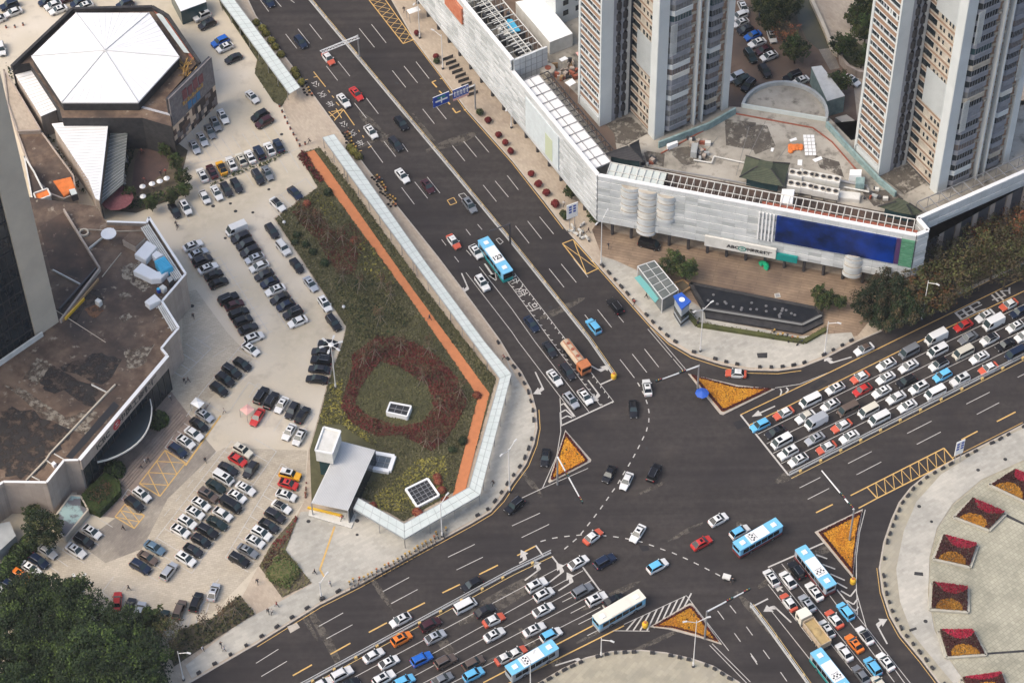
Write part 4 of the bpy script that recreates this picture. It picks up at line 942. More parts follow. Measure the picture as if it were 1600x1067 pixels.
b = MB(); b.prism([Q2 + dF * 6 - nF * 1.2, Q3 - nF * 2.2, Q3 - nF * 8.3, Q2 + dF * 8 - nF * 8.3], ZK + .006, ZK + .05); b.build("dark_strip", m_["brown_roof_dark"], mall)  # dark brown strip on the deck below the front pergola
for i in range(45):
    k = .45 + .55 * rr.random(); p = Q0 + dW * (k * 72) - nW * (1.2 + rr.random() * 6.5); b = MB(); b.box((0, 0, 0), (rr.uniform(.6, 1.6), rr.uniform(.5, 1.2), rr.uniform(2.0, 3.6))); b.build("roof_machine", m_[rr.choice(("off_white", "metal_dark", "metal_dark"))], mall, loc=(p.x, p.y, ZK + 1.5), rz=DA)
b = MB(); b.prism(PP(tile(650, 0, 5.333)(760,150, 800,150, 870,245, 800,265, 745,190), 20.0), 19.4, 19.6); b.build("blue_sheet", m_["cyan_roof"], mall)
b = MB(); b.poly(flat_ := [at_z(p, ZK + .02) for p in (Q1 - nW * 8, Q2 - nW * 7.4 - dW * 4, T1o + VB * 1.5 - BACK * 3.5, T1o - VB * 1 + BACK * 60, Q1 - nW * 30 - dW * 25, Q1 - nW * 8.5 - dW * 2)]); b.build("terrace_floor", m_["deck_brown"], mall)
# parapets on the deck: teal wall by the towers, ring wall, back wall
b = MB()
tw2 = tile(900, 130, 5.333)
for q in (tw2(690,490, 1110,330, 1330,205),): 
    w = PP(q, ZK + 1.8)
    for i in range(len(w) - 1): b.bar(w[i], w[i + 1], .4, ZK, ZK + 1.8)
b.build("teal_parapet", m_["teal_wall"], mall); b = MB()
w = PP([(1292, 190), (1330, 232), (1374, 278), (1400, 300)], ZK + 1.5)
for i in range(3): b.bar(w[i], w[i + 1], .5, ZK, ZK + 1.5)
b.build("teal_parapet", m_["teal_wall"], mall)
b = MB()
for i in range(16): b.bar(arc[i], arc[i + 1], .6, ZK - .5, ZK + 1.0)
b.build("ring_parapet", m_["grey_white"], mall)
b = MB(); b.bar(arc[0], arc[16], .25, ZK, ZK + 1.1); b.build("glass_rail", m_["pale_glass"], mall)
b = MB()
for q in ([(1033, 240), (1145, 180)], [(1150, 178), (1270, 200), (1300, 222), (1340, 268)]):
    w = PP(q, ZK + .1)
    for i in range(len(w) - 1): b.bar(w[i], w[i + 1], .22, ZK, ZK + .25)
b.build("red_pipe", m_["rust_red"], mall)
b = MB()
for q in ([(1122, 214), (1088, 257)], [(1196, 190), (1165, 255)], [(1170, 200), (1150, 275)], [(1085, 252), (1110, 256)], [(1115, 245), (1165, 255)], [(1240, 215), (1215, 250)], [(985, 345 - 60), (1100, 300)]):
    w = PP(q, ZK); b.bar(w[0], w[1], .1, ZK - .1, ZK + .04)
b.build("deck_joint", m_["panel_gap"], mall)
# things standing on the deck
def pavilion(label, q, h, rise, mt):
    t = thing("roof_pavilion", label, "pavilion"); w = PP(q, ZK + h); c = sum(w, Vector()) / len(w); n = len(w); b = MB()
    for i in range(n):
        a, d = w[i], w[(i + 1) % n]; a2 = c + (a - c) * 1.02 + Vector((0, 0, .35)); d2 = c + (d - c) * 1.02 + Vector((0, 0, .35)); m0 = (a + d) / 2
        ra_, rd = c + (a - c) * (.32 if n == 4 else .06) + Vector((0, 0, rise)), c + (d - c) * (.32 if n == 4 else .06) + Vector((0, 0, rise)); mm = c + (m0 - c) * .62 + Vector((0, 0, rise * .38))
        for f in ([a2, m0, mm], [m0, d2, mm], [a2, mm, ra_], [d2, rd, mm], [ra_, mm, rd]):
            nrm = (f[1] - f[0]).cross(f[2] - f[0]); b.face(f if nrm.z > 0 else f[::-1])
    if n == 4: b.poly([c + (p - c) * .32 + Vector((0, 0, rise)) for p in w])
    rf = b.build("roof", m_[mt], t); b = MB()
    for i in range(n): b.tube(c + (w[i] - c) * 1.03 + Vector((0, 0, .42)), c + (w[i] - c) * (.3 if n == 4 else .04) + Vector((0, 0, rise + .12)), .14, .14, 5)
    b.build("ridge_tile", m_["tile_dark"], rf); b = MB(); b.prism([c + (p - c) * .72 for p in w], ZK, ZK + h); b.build("wall", m_["glass_teal"], t)
pavilion("dark grey tiled triangular pavilion with upturned corner beside the glass strip", [(944, 244), (1006, 255), (998, 222)], 2.6, 2.2, "pav_dark")
pavilion("green tiled four sided pavilion with upswept corners on the podium deck", [(1156, 279), (1166, 246), (1233, 258), (1224, 293)], 2.6, 2.2, "pav_green")
pavilion("olive tiled pavilion behind the video screen's far end", [(1372, 325), (1404, 311), (1440, 333), (1425, 338)], 2.4, 2.0, "pav_green")
ta = tile(1150, 180, 5.333)
k_ = 0
ords = ["first", "second", "third", "fourth"]
for row, pts, zz in (("upper", [(500,478),(608,488),(700,505),(812,525)], 0), ("lower", [(488,568),(595,585),(695,607),(802,628)], 0)):
    for i, pq in enumerate(pts):
        p = P(*ta(*pq)[0], ZK + 2.6)
        if k_ == 0:
            acu = thing("cooling_unit", "", "cooling unit", at_z(p, ZK), math.atan2(dF.y, dF.x), "twin fan cooling units on the podium deck")
            b = MB(); b.box((0, 0, .9), (2.9, 1.9, 1.6)); b.build("casing", m_["off_white"], acu)
            for sx in (-.72, .72):
                b = MB(); b.lathe((sx, 0, 2.5), [(.62, 0), (.62, .18), (.5, .18), (.5, .04)], 14); fn = b.build("fan_ring", m_["tower_cream"], acu)
                b = MB(); b.lathe((sx, 0, 2.5), [(.5, .02), (.5, .05)], 14); b.build("fan", m_["metal_black"], fn)
            b = MB(); [b.tube((x, y, 0), (x, y, .9), .07, n=4) for x in (-1.2, 1.2) for y in (-.8, .8)]; b.build("leg_frame", m_["metal_dark"], acu); u = acu
        else:
            u = copy_tree(acu); u.location = at_z(p, ZK)
        u['label'] = f"cream twin fan cooling unit, {ords[i]} from the green pavilion in the {row} row"; k_ += 1
roof_box("plant_tank", "white twin topped tank box at the screen's pergola, beside cooling units", "tank", ta(385,615, 490,620, 470,740, 365,735), 3.2, "white_plain", z=ZK)
roof_box("plant_tank", "white stepped tank behind a dark cabinet, near the teal parapet", "tank", ta(950,455, 1050,455, 1045,505, 945,500), 2.4, "white_plain", z=ZK)
roof_box("plant_cabinet", "dark green cabinet below the white stepped tank on the deck", "cabinet", ta(1000,515, 1075,520, 1070,580, 1000,575), 1.8, "teal_wall", z=ZK)
roof_box("plant_cabinet", "grey hooded duct cabinet on the deck close to the first tower", "cabinet", tw2(965,500, 1020,500, 1005,585, 955,575), 1.6, "grey_white", z=ZK)
roof_box("plant_cabinet", "pair of low white boxes by the teal parapet's door", "cabinet", tw2(755,510, 845,480, 850,500, 765,535), 1.0, "white_plain", z=ZK)
roof_box("stack_cabinet", "white louvred pump rack with pipes at the end of the cooling rows", "pump rack", ta(860,630, 1040,650, 1030,710, 850,690), 1.0, "off_white", z=ZK)
t = thing("board_stack", "grid of white boards laid out on the deck by orange heap", "boards"); rr = random.Random(9)
for i in range(6):
    for j in range(3):
        a, c = ta(560 + j * 32 + i * 3, 168 + i * 29)[0], ta(588 + j * 32 + i * 3, 192 + i * 29)[0]
        b = MB(); w = [P(a[0], a[1], ZK), P(c[0], a[1], ZK), P(c[0], c[1], ZK), P(a[0], c[1], ZK)]; b.prism(w, ZK + .01, ZK + .1 + rr.random() * .05); b.build("board", m_["white_plain"], t)
for lab, q in (("loose white board near the orange heap's upper side", ta(445,205, 500,185, 510,205, 455,222)), ("white board lying alone below the grid of boards", ta(515,372, 553,372, 550,420, 512,415)), ("long white board propped beside the grid of boards", ta(635,370, 710,342, 722,365, 660,392)), ("small white board lying nearest the green pavilion", ta(295,272, 318,275, 308,305, 288,300))):
    b = MB(); b.prism(PP(q, ZK + .1), ZK + .01, ZK + .09); tag(b.build("loose_board", m_["white_plain"]), lab, "board")
t = thing("orange_heap", "heap of bright orange sacks on the pale podium deck", "sacks")
for i in range(9):
    p = P(*ta(455 + (i % 4) * 28, 258 + (i // 4) * 22 + rr.random() * 8)[0], ZK); b = MB(); b.lathe((p.x, p.y, ZK), [(.5, 0), (.62, .25), (.4, .5)], 8); b.build("sack", m_["orange_tarp"], t)
for q in (tw2(760,560, 960,520, 1150,640, 900,690), tw2(1240,300, 1500,330, 1480,560, 1250,520), tw2(560,560, 740,590, 730,700, 590,660), ta(60,60, 260,90, 330,260, 160,330), ta(650,330, 860,390, 900,520, 700,440), tw2(250,330, 460,280, 600,420, 420,520, 220,470), ta(1050,640, 1300,620, 1400,700, 1150,760), ta(1190,500, 1460,400, 1590,560, 1400,660)):
    w = PP(q, ZK + .008 + .003 * (len(mall.children) % 3)); pm = MB(); pm.poly(w); pm.build("deck_stain", m_["deck_black"], mall)
for k, (q, r) in enumerate(((ta(440,520, 560,535, 690,560, 850,590), .22), (ta(440,610, 560,625, 690,650, 860,680), .22), (ta(545,450, 520,640), .3), (ta(860,545, 1090,590, 1110,630), .25), (ta(900,600, 1110,640), .2), (tw2(640,700, 1100,775, 1600,870), .12), (tw2(980,640, 1130,665, 1150,610, 1410,665), .15))):
    b = MB(); w = PP(q, ZK + .5)
    for i in range(len(w) - 1): b.tube(w[i], w[i + 1], r, n=6)
    b.build("deck_pipe", m_[("off_white", "metal_grey")[k % 2]], mall)
rr = random.Random(33)
for i in range(34):
    a = ((930,470,420,60), (1000,560,200,90), (560,640,240,70), (1180,640,420,120))[i % 4]; p = P(*(tw2 if i % 4 < 3 else lambda *z: ta(z[0] - 130, z[1] - 40))(a[0] + rr.random() * a[2] * .5, a[1] + rr.random() * a[3])[0], ZK)
    b = MB(); b.box((0, 0, 0), (rr.uniform(.3, 1.3), rr.uniform(.3, .9), rr.uniform(.3, 1.1))); b.build("deck_crate", m_[rr.choice(("off_white", "metal_dark", "grey_white", "bank_wall", "rust_red"))], mall, loc=(p.x, p.y, ZK), rz=R_(-16) + rr.gauss(0, .3))
hut("roof_hut", "white roofed long hut on the podium behind the street wall", "hut", tile(650, 0, 5.333)(830,22, 1045,-20, 1305,285, 1115,358), ZK + 3.6, "off_white", "white_plain", z0=ZK)
for lab, q, mt in (("white square awning on the brown terrace nearest the first tower", tile(650,0,5.333)(1240,690, 1300,655, 1335,690, 1280,722), "white_plain"), ("white awning at the far side of the cluttered terrace", tile(650,0,5.333)(1190,495, 1240,470, 1268,490, 1215,515), "white_plain"), ("pinkish awning half hidden by the first tower's striped side", tile(650,0,5.333)(1330,440, 1395,420, 1395,465, 1360,480), "pink_tarp")):
    t = thing("awning", lab, "awning"); w = PP(q, ZK + 2.4); b = MB(); b.prism(w, ZK + 2.3, ZK + 2.4, 0, 0, True); b.build("cover", m_[mt], t); posts(w, ZK, ZK + 2.3, .06, "metal_grey", t, 4)
for lab, pq, r in (("wide round cream tank with rusty hatch beside the white pergola", (1100,615), 1.7), ("smaller round cream tank behind the wide one", (1065,550), 1.1)):
    t = thing("round_tank", lab, "tank", P(*tile(650,0,5.333)(*pq)[0], ZK)); b = MB(); b.lathe((0, 0, 0), [(r, 0), (r, 1.5), (r * .9, 1.7)], 18); b.build("shell", m_["tower_cream"], t); b = MB(); b.lathe((0, 0, 1.7), [(r * .4, 0), (r * .4, .15)], 12); b.build("hatch", m_["rust_red"], t)
t = thing("terrace_clutter", "maroon timber frames and crates cluttering the brown roof terrace", "clutter"); rr = random.Random(21)
for i in range(26):
    p = P(*tile(650,0,5.333)(1150 + rr.random() * 200, 520 + rr.random() * 150)[0], ZK); b = MB(); b.box((0, 0, 0), (rr.uniform(.6, 2), rr.uniform(.2, .8), rr.uniform(.4, 1.6))); b.build("crate", m_[rr.choice(("rust_red", "metal_dark", "timber", "bank_wall"))], t, loc=(p.x, p.y, ZK), rz=rr.random() * 3)
t = thing("gold_scrap", "tangle of golden scrap on the hall roof behind the sign wall", "scrap"); rr = random.Random(4)
for i in range(5):
    b = MB()
    for k in range(6):
        a = P(*t00(1140 + rr.random() * 75, 400 + rr.random() * 85)[0], 10); c = a + Vector((rr.uniform(-1.5, 1.5), rr.uniform(-1.5, 1.5), rr.uniform(.3, 1.8))); b.tube(a, c, .12, n=5)
    b.build("rod", m_["gold_scrap"], t)
A_("curtain_a", (.2, .2, .19), (.1, .1, .1), 1.5, .7); A_("curtain_b", (.16, .12, .1), (.09, .08, .08), 1.5, .7)
# ------------------------------------------------------------------ residential towers
FH = 2.95; NFL = 30
def striped(b, p0, p1, nrm, floors, z0):
    """mi: 0 brown, 1 white, 2 glass"""
    d = (p1 - p0).normalized(); L = (p1 - p0).length; rr = random.Random(int(L * 100))
    for i in range(floors):
        z = z0 + i * FH
        b.bar(p0 + nrm * .10, p1 + nrm * .10, .2, z, z + 1.25, 0); b.bar(p0 + nrm * .16, p1 + nrm * .16, .32, z + 1.25, z + 1.42, 1); b.bar(p0 + nrm * .16, p1 + nrm * .16, .32, z - .12, z, 1)
        b.bar(p0 + nrm * .02, p1 + nrm * .02, .06, z + 1.42, z + 2.83, 2)
        n = int(L / .9)
        for k in range(n):
            if rr.random() < .75: q = p0 + d * (L * (k + rr.random() * .6) / n) + nrm * .06; b.bar(q, q + d * (.09 if rr.random() < .7 else .5), .06, z + 1.5, z + 2.77, rr.choice((1, 3)))
def residential(label, org, x1, dd, w, seed):
    rr = random.Random(seed)
    t = thing("residential_tower", label, "apartment tower", org, R_(30)); H = NFL * FH + 4
    X = Vector((1, 0, 0)); Yv = Vector((0, 1, 0))
    b = MB(); b.prism([(.3, .2), (x1 + .3, .2), (x1 + .3, -dd + .4), (w - .3, -dd + .4), (w - .3, 9), (10, 14), (.3, 8)], -14.2, H); b.build("core", m_["tower_dark"], t)
    # striped side
    b = MB(); striped(b, Vector((.2, .35, 0)), Vector((.2, 7.7, 0)), -X, NFL, 3.2); b.bar((.1, .3), (.1, 8.0), .5, .2, 2.4, 1); b.build("striped_facade", [m_["brown_spandrel"], m_["tower_white"], m_["glass_dark"], m_["tower_grey"]], t)
    for nm, c, l in (("corner_pier", (1.4, .05, 0), (2.9, .5, H)), ("side_pier", (.15, 8.0, 0), (.6, .7, H)), ("front_pier", (x1 + 1.15, -dd + .1, 0), (2.5, .7, H)), ("wing_pier", (x1 + .1, -dd + 1.0, 0), (.5, 2.2, H)), ("end_pier", (w - .7, -dd - .1, 0), (1.6, .8, H)), ("end_pier", (w - .1, -dd + 1.5, 0), (.5, 3, H))):
        b = MB(); b.box(c, l); b.build(nm, m_["tower_white"], t)
    for fx in (.515, .62):
        b = MB(); b.box((x1 + (w - x1) * fx, -dd - .35, 0), (.35, 1.5, H)); b.build("blade_pier", m_["tower_white"], t)
    # octagonal bay stacks on the front of the west wing
    b = MB(); b.box((3.35, .0, 0), (1.0, .3, H)); b.box((5.15, .0, 0), (.7, .3, H)); b.build("pale_strip", m_["tower_grey"], t); b = MB(); b.box((6.7, .02, 0), (.8, .3, H)); b.build("pale_strip", m_["off_white"], t)
    proto = None
    for cx, r in ((4.15, .62), (5.75, .55)):
        for i in range(NFL - 1):
            if proto is None:
                o = MB(); o.lathe((0, 0, 0), [(.35, -.1), (.62, 0), (.62, 1.5), (.4, 1.75)], 8); proto = o.build("bay_window", m_["tile_dark"], t); q = proto
            else: q = proto.copy(); COL.objects.link(q); q.parent = t
            q.location = (cx, .0, 2.0 + i * FH); q.rotation_euler = (0, 0, R_(22.5))
    # inner side of the front wing: brown bands, cream wall, little windows, one blank white sheet
    b = MB(); p0, p1 = Vector((x1 + .1, -.1, 0)), Vector((x1 + .1, -dd + 2.1, 0)); Ls = (p0 - p1).length
    for i in range(NFL):
        z = 1.2 + i * FH
        b.bar(p0 - X * .05, p1 - X * .05, .2, z, z + .75, 0); b.bar(p0 - X * .12, p1 - X * .12, .3, z + .75, z + .95, 1); b.bar(p0 - X * .12, p1 - X * .12, .3, z - .15, z, 1)
        b.bar(p0 + Yv * -2.6, p1, .08, z + .95, z + FH - .15, 3); b.bar(p0, p0 + Yv * -2.6, .06, z + .95, z + FH - .15, 2)
        for k, yy in enumerate((3.5, 4.7, 6.0, 7.0)):
            if yy < Ls - .3 and rr.random() < .85: q = p0 - Yv * (yy + rr.random() * .3) - X * .05; b.bar(q, q - Yv * rr.choice((.45, .6)), .1, z + 1.2, z + 2.2, 2)
    b.build("banded_side", [m_["brown_spandrel"], m_["tower_cream"], m_["glass_dark"], m_["tower_cream"]], t)
    for z0 in ((16.5,) if seed == 1 else (20.0, 45.0)):
        b = MB(); b.bar(p0 - Yv * 2.0 - X * .28, p1 - X * .28, .08, z0, z0 + 9.5)
        n = 22
        for k in range(n): q = p0 - Yv * (2.0 + (Ls - 2.0) * k / n) - X * .34; b.bar(q, q - Yv * .06, .05, z0, z0 + 9.5, 1)
        b.build("white_sheet", [m_["tower_white"], m_["grey_white"]], t)
    # balconies: two stacks on the front, one narrow dark gap between the blades
    xa, xb = x1 + 2.5, x1 + (w - x1) * .50; xc, xd = x1 + (w - x1) * .64, w - 1.6
    kit = {}
    for k, (a, c) in enumerate(((xa, xb - 1.4), (xc, xd - 1.4))):
        for i in range(NFL - 1):
            if k not in kit:
                L = c - a; o = MB(); o.prism([(0, .35), (.9, -.75), (L, -.75), (L, .35)], 0, 1.15); o.prism([(-.03, .35), (.88, -.8), (L + .03, -.8), (L + .03, .35)], 1.15, 1.25)
                pb = o.build("balcony", m_["tower_grey"], t); o = MB(); o.prism([(.15, .3), (1.0, -.55), (L - .1, -.55), (L - .1, .3)], 1.25, 2.85)
                pg = o.build("balcony_glass", m_["glass_dark"], pb); o = MB()
                for j in range(7): o.box((1.0 + (L - 1.3) * j / 6, -.62, 1.25), (.06, .06, 1.5))
                o.build("window_bar", m_["tower_grey"], pb); kit[k] = pb; q = pb
            else:
                q = copy_tree(kit[k], t)
            q.location = (a, -dd + .1, 1.1 + i * FH)
            if rr.random() < .2:
                q.material_slots[0].link = 'OBJECT'; q.material_slots[0].material = m_[rr.choice(("tower_white", "off_white", "tower_cream"))]
            g = next((x for x in q.children if x.name.startswith("balcony_glass")), None)
            if g is not None and rr.random() < .4: g.material_slots[0].link = 'OBJECT'; g.material_slots[0].material = m_[rr.choice(("curtain_a", "curtain_b", "glass_teal", "tower_grey"))]
    b = MB()
    for a, c in ((xb - 1.35, xb + .1), (xd - 1.35, xd + .1), (x1 + (w - x1) * .53, x1 + (w - x1) * .61)): b.bar(Vector((a, -dd + .34, 0)), Vector((c, -dd + .34, 0)), .06, .5, NFL * FH - 1, 0)
    for a, c in ((xb - 1.35, xb + .1), (xd - 1.35, xd + .1), (x1 + (w - x1) * .53, x1 + (w - x1) * .61)):
        for i in range(NFL - 1):
            z = 1.0 + i * FH
            if rr.random() < .7: b.box((rr.uniform(a, c), -dd + .0, z + .45), (.75, .35, .55), 0, 1)
            b.bar(Vector((a, -dd + .25, 0)), Vector((c, -dd + .25, 0)), .25, z, z + .45, 0); b.bar(Vector((a, -dd + .3, 0)), Vector((c, -dd + .3, 0)), .18, z + .45, z + 1.4, 1); b.bar(Vector((a, -dd + .22, 0)), Vector((c, -dd + .22, 0)), .2, z + 1.4, z + 1.6, 0)
    b.build("ledge_trim", [m_["brown_spandrel"], m_["tower_cream"]], t)
    for z0, a in (((23, xa), (40, xd - 1.3)) if seed == 1 else ((17, xa), (25, xd - 1.3), (41, xa), (48, xd - 1.3))):
        b = MB()
        for k in range(7): b.box((a + .1 + k * .24, -dd - .75, z0), (.1, .1, 8.5))
        b.build("white_grille", m_["tower_white"], t)
    return t
residential("white apartment tower with brown striped side rising behind the street wall", at_z(T1o, ZK), 7.7, 9.3, 26.0, 1)
residential("white apartment tower with brown striped side behind the video screen's far end", at_z(T2o, ZK), 7.2, 10.4, 25.5, 2)
t = thing("residential_block", "pale apartment block with dark square windows behind the long white hut", "apartment block", P(868, 42, ZK), R_(30))
b = MB(); b.box((7, 9, 0), (14, 18, 60)); b.build("wall", m_["tower_white"], t)
for i in range(19):
    for k in range(4):
        if i == 0 and k == 0: b = MB(); b.box((0, 0, 0), (1.3, .12, 1.4)); w0 = b.build("window", m_["glass_dark"], t); q = w0
        else: q = w0.copy(); COL.objects.link(q); q.parent = t
        q.location = (2.6 + k * 3.2, -.03, 2.2 + i * FH)
# ------------------------------------------------------------------ yard behind the podium
hut("yard_hut", "narrow white roofed hut beside the canal at the back of the mall", "hut", tile(1120,0,6.667)(985,705, 1090,690, 1335,1005, 1150,1060), 5.0, "teal_wall", "off_white")
hut("yard_hut", "low tan roofed hut tucked under the second tower's striped side", "hut", tile(1150,180,5.333)(825,25, 920,0, 1040,85, 965,120), 5.0, "grey_white", "beige_wall")
hut("yard_hut", "grey flat roofed hut along the podium's slanting back wall", "hut", tile(1150,180,5.333)(760,165, 805,140, 955,275, 895,310), 6.0, "grey_white", "off_white")
cz = tile(1120, 0, 6.667)
zone("canal", PP(cz(800,-40, 980,-40, 1200,520, 1060,530, 930,420, 840,200)), "canal_water"); zone("canal_side", PP(cz(1060,525, 1200,510, 1280,720, 1180,740)), "lot_dark")
b = MB(); w = PP(cz(985,-20, 1130,300, 1215,520, 1270,560), 1.2)
for i in range(3): b.bar(w[i], w[i + 1], .8, ZP, 1.2)
tag(b.build("canal_wall", m_["beige_wall"]), "tan wall running down the canal's garden side", "wall")
zone("garden_path", PP(cz(1130,0, 1480,0, 1400,150, 1390,250, 1470,340, 1600,420, 1600,480, 1450,440, 1250,380)), "pave_warm")
b = MB(); c_ = P(*cz(1500, 560)[0], 2.0); pr = [P(*q, 2.2) for q in cz(1285,520, 1300,600, 1370,680, 1460,730, 1560,755)]
for i in range(4): b.bar(pr[i], pr[i + 1], .6, ZP, 2.2)
tag(b.build("round_garden_wall", m_["bank_wall"]), "curved brick retaining wall round the garden beside the canal", "wall")
# ------------------------------------------------------------------ plants
ORD = ["first", "second", "third", "fourth", "fifth", "sixth", "seventh", "eighth", "ninth", "tenth", "eleventh", "twelfth", "thirteenth", "fourteenth", "fifteenth", "sixteenth", "seventeenth", "eighteenth", "nineteenth", "twentieth", "twenty-first", "twenty-second", "twenty-third", "twenty-fourth", "twenty-fifth", "twenty-sixth", "twenty-seventh", "twenty-eighth", "twenty-ninth", "thirtieth"] + [f"thirty-{o}" for o in ("first", "second", "third", "fourth", "fifth", "sixth", "seventh", "eighth", "ninth")] + ["fortieth"]
def quad_leaf(mb, p, s, rr, mi, tilt=1.0):
    n = Vector((rr.gauss(0, tilt), rr.gauss(0, tilt), 1.0)).normalized(); a = n.orthogonal().normalized(); c = n.cross(a); t = rr.random() * 6.28
    x = (a * math.cos(t) + c * math.sin(t)) * s; y = (c * math.cos(t) - a * math.sin(t)) * (s * rr.uniform(.55, .9))
    mb.add([p - x * .5 - y * .3, p + x * .1 - y * .5, p + x * .5 + y * .2, p - x * .1 + y * .5], [(0, 1, 2, 3)], mi)
def crown_mb(seed, rx, rz, clumps, per, ls, mats_n=3, hollow=.35, cr=.26):
    rr = random.Random(seed); b = MB(); done = 0
    while done < clumps:
        v = Vector((rr.uniform(-1, 1), rr.uniform(-1, 1), rr.uniform(-1, 1)))
        if not hollow < v.length < 1.0: continue
        v = v * (1.0 if rr.random() < .8 else 1.12)
        done += 1; c = Vector((v.x * rx, v.y * rx, v.z * rz)); mi = rr.choice(range(mats_n)); r = rx * cr * rr.uniform(.6, 1.25)
        for k in range(per):
            d = Vector((rr.gauss(0, 1), rr.gauss(0, 1), rr.gauss(0, .75))).normalized() * (r * rr.uniform(.35, 1.0))
            quad_leaf(b, c + d, ls * rr.uniform(.7, 1.3), rr, mi if rr.random() < .8 else rr.choice(range(mats_n)), .7)
    return b
def trunk_mb(h, r, rx, seed, n=7):
    rr = random.Random(seed); b = MB(); b.tube((0, 0, 0), (0, 0, h * .6), r, r * .75, 7); b.tube((0, 0, h * .6), (rr.uniform(-.3, .3), rr.uniform(-.3, .3), h * 1.15), r * .75, r * .2, 6)
    for i in range(n):
        t = 6.28 * i / n + rr.random(); z = h * rr.uniform(.5, .8); m = Vector((math.cos(t) * rx * .45, math.sin(t) * rx * .45, z + rx * .35)); b.tube((0, 0, z), m, r * .4, r * .25, 5); b.tube(m, m + Vector((math.cos(t + .4) * rx * .35, math.sin(t + .4) * rx * .35, rx * .25)), r * .25, .03, 4)
    return b
TREES = {}
def tree_kind(key, rx, rz, h, clumps, per, ls, lmats, seed, hollow=.35, cr=.26):
    TREES[key] = dict(rx=rx, rz=rz, h=h, args=(seed, rx, rz, clumps, per, ls, len(lmats), hollow, cr), mats=[m_[k] for k in lmats], proto=None)
tree_kind("dense", 5.4, 3.8, 6.5, 105, 85, .42, ("leaf_dark", "leaf_mid", "leaf_dark"), 1)
tree_kind("dense_b", 5.2, 4.2, 6.8, 90, 90, .42, ("leaf_dark", "leaf_dark", "leaf_mid"), 2)
tree_kind("dark", 5.2, 4.0, 6.0, 100, 46, .55, ("leaf_dark", "leaf_dark", "leaf_olive"), 3)
tree_kind("evergreen", 5.0, 3.4, 5.0, 95, 60, .4, ("leaf_dark", "leaf_dark", "leaf_brown"), 9)
tree_kind("brown", 4.8, 3.4, 5.5, 70, 36, .5, ("leaf_brown", "leaf_autumn", "leaf_olive"), 4)
tree_kind("sparse", 4.6, 3.6, 5.5, 55, 18, .42, ("leaf_brown", "leaf_olive", "leaf_brown"), 5, .2, .3)
tree_kind("rusty", 4.4, 3.2, 5.5, 50, 20, .42, ("leaf_rust", "leaf_autumn", "leaf_brown"), 6, .2, .3)
tree_kind("garden", 3.2, 2.6, 4.0, 60, 40, .45, ("leaf_dark", "leaf_mid", "leaf_olive"), 8)
def plant_tree(kind, uv, label, size=1.0, cat="tree", group=None, ground=ZP, name="tree"):
    k = TREES[kind]; top = k["h"] + k["rz"] * .6; p = P(uv[0], uv[1], ground + top * size); p.z = ground
    if k["proto"] is None:
        t = thing(name, label, cat, p, 0, group); crown_mb(*k["args"]).build("crown", k["mats"], t, loc=(0, 0, k["h"] + k["rz"] * .55))
        trunk_mb(k["h"], .26, k["rx"], 3).build("trunk", m_["bark"], t); k["proto"] = t
    else:
        t = copy_tree(k["proto"]); t.location = p; t['label'] = label
        if group: t['group'] = group
        elif 'group' in t: del t['group']
    t.rotation_euler = (0, 0, RND.random() * 6.28); t.scale = (size, size, size * RND.uniform(.92, 1.08)); return t
groves = (("upper", [(8, 948), (46, 934), (84, 934), (118, 942)]), ("middle", [(18, 985), (62, 965), (105, 968), (150, 972), (190, 985)]), ("lower", [(5, 1035), (50, 1015), (98, 1022), (142, 1022), (186, 1025), (222, 1022)]), ("lowest", [(20, 1078), (72, 1068), (120, 1070), (168, 1072), (214, 1062)]))
for rw, pts in groves:
    for i, uv in enumerate(pts):
        plant_tree(RND.choice(("dense", "dense_b")), uv, f"dense green tree, {ORD[i]} from the photo's edge in the {rw} row of the corner grove", RND.uniform(.74, 1.06), group="trees of the corner grove")
plant_tree("garden", (238, 968), "small olive tree shading two parked cars at the grove's edge", .9); plant_tree("sparse", (262, 990), "thin yellowish tree at the end of the grove by the lot", .75)
plant_tree("dark", (68, 826), "dark spreading tree between bank wall corner and parked white cars", .72); plant_tree("garden", (50, 800), "small light green tree by the bank's back yard", .6)
for i, uv in enumerate([(1362, 474), (1388, 450), (1384, 490), (1420, 478)]): plant_tree("evergreen", uv, f"dark evergreen tree, {ORD[i]} from the forecourt in the clump beside the screen corner", RND.uniform(.76, .9), group="dark trees by the screen corner")
for i, uv in enumerate([(1448, 432), (1462, 458)]): plant_tree("brown", uv, ("golden brown leaved tree right below the mall's corner", "golden brown leaved tree between dark evergreens and lamp")[i], .95)
for i, uv in enumerate([(1492, 415), (1520, 382), (1524, 412), (1556, 396), (1576, 412), (1592, 372), (1496, 436), (1552, 362), (1478, 400), (1608, 388)]): plant_tree("sparse", uv, f"thin leaved brown green tree, {ORD[i]} along the roadside park from the mall corner", RND.uniform(.85, 1.1), group="thin trees of the roadside park")
for i, uv in enumerate([(1518, 348), (1560, 322), (1592, 305), (1585, 345), (1606, 335), (1545, 362)]): plant_tree("rusty", uv, f"rust red leaved tree, {ORD[i]} from the mall corner along its side wall", RND.uniform(.8, 1.05), group="rust red trees by the side wall")
for i, uv in enumerate([(1196, 4), (1220, 14), (1204, 30), (1236, 2)]): plant_tree("dark", uv, f"dark tree over the back yard, {ORD[i]} counted from the first tower", RND.uniform(.5, .62), group="dark trees in the back yard")
plant_tree("rusty", (1228, 46), "rusty brown tree between the canal and the back yard cars", .7); plant_tree("garden", (1244, 72), "round green tree by the canal end and yard hut", .95)
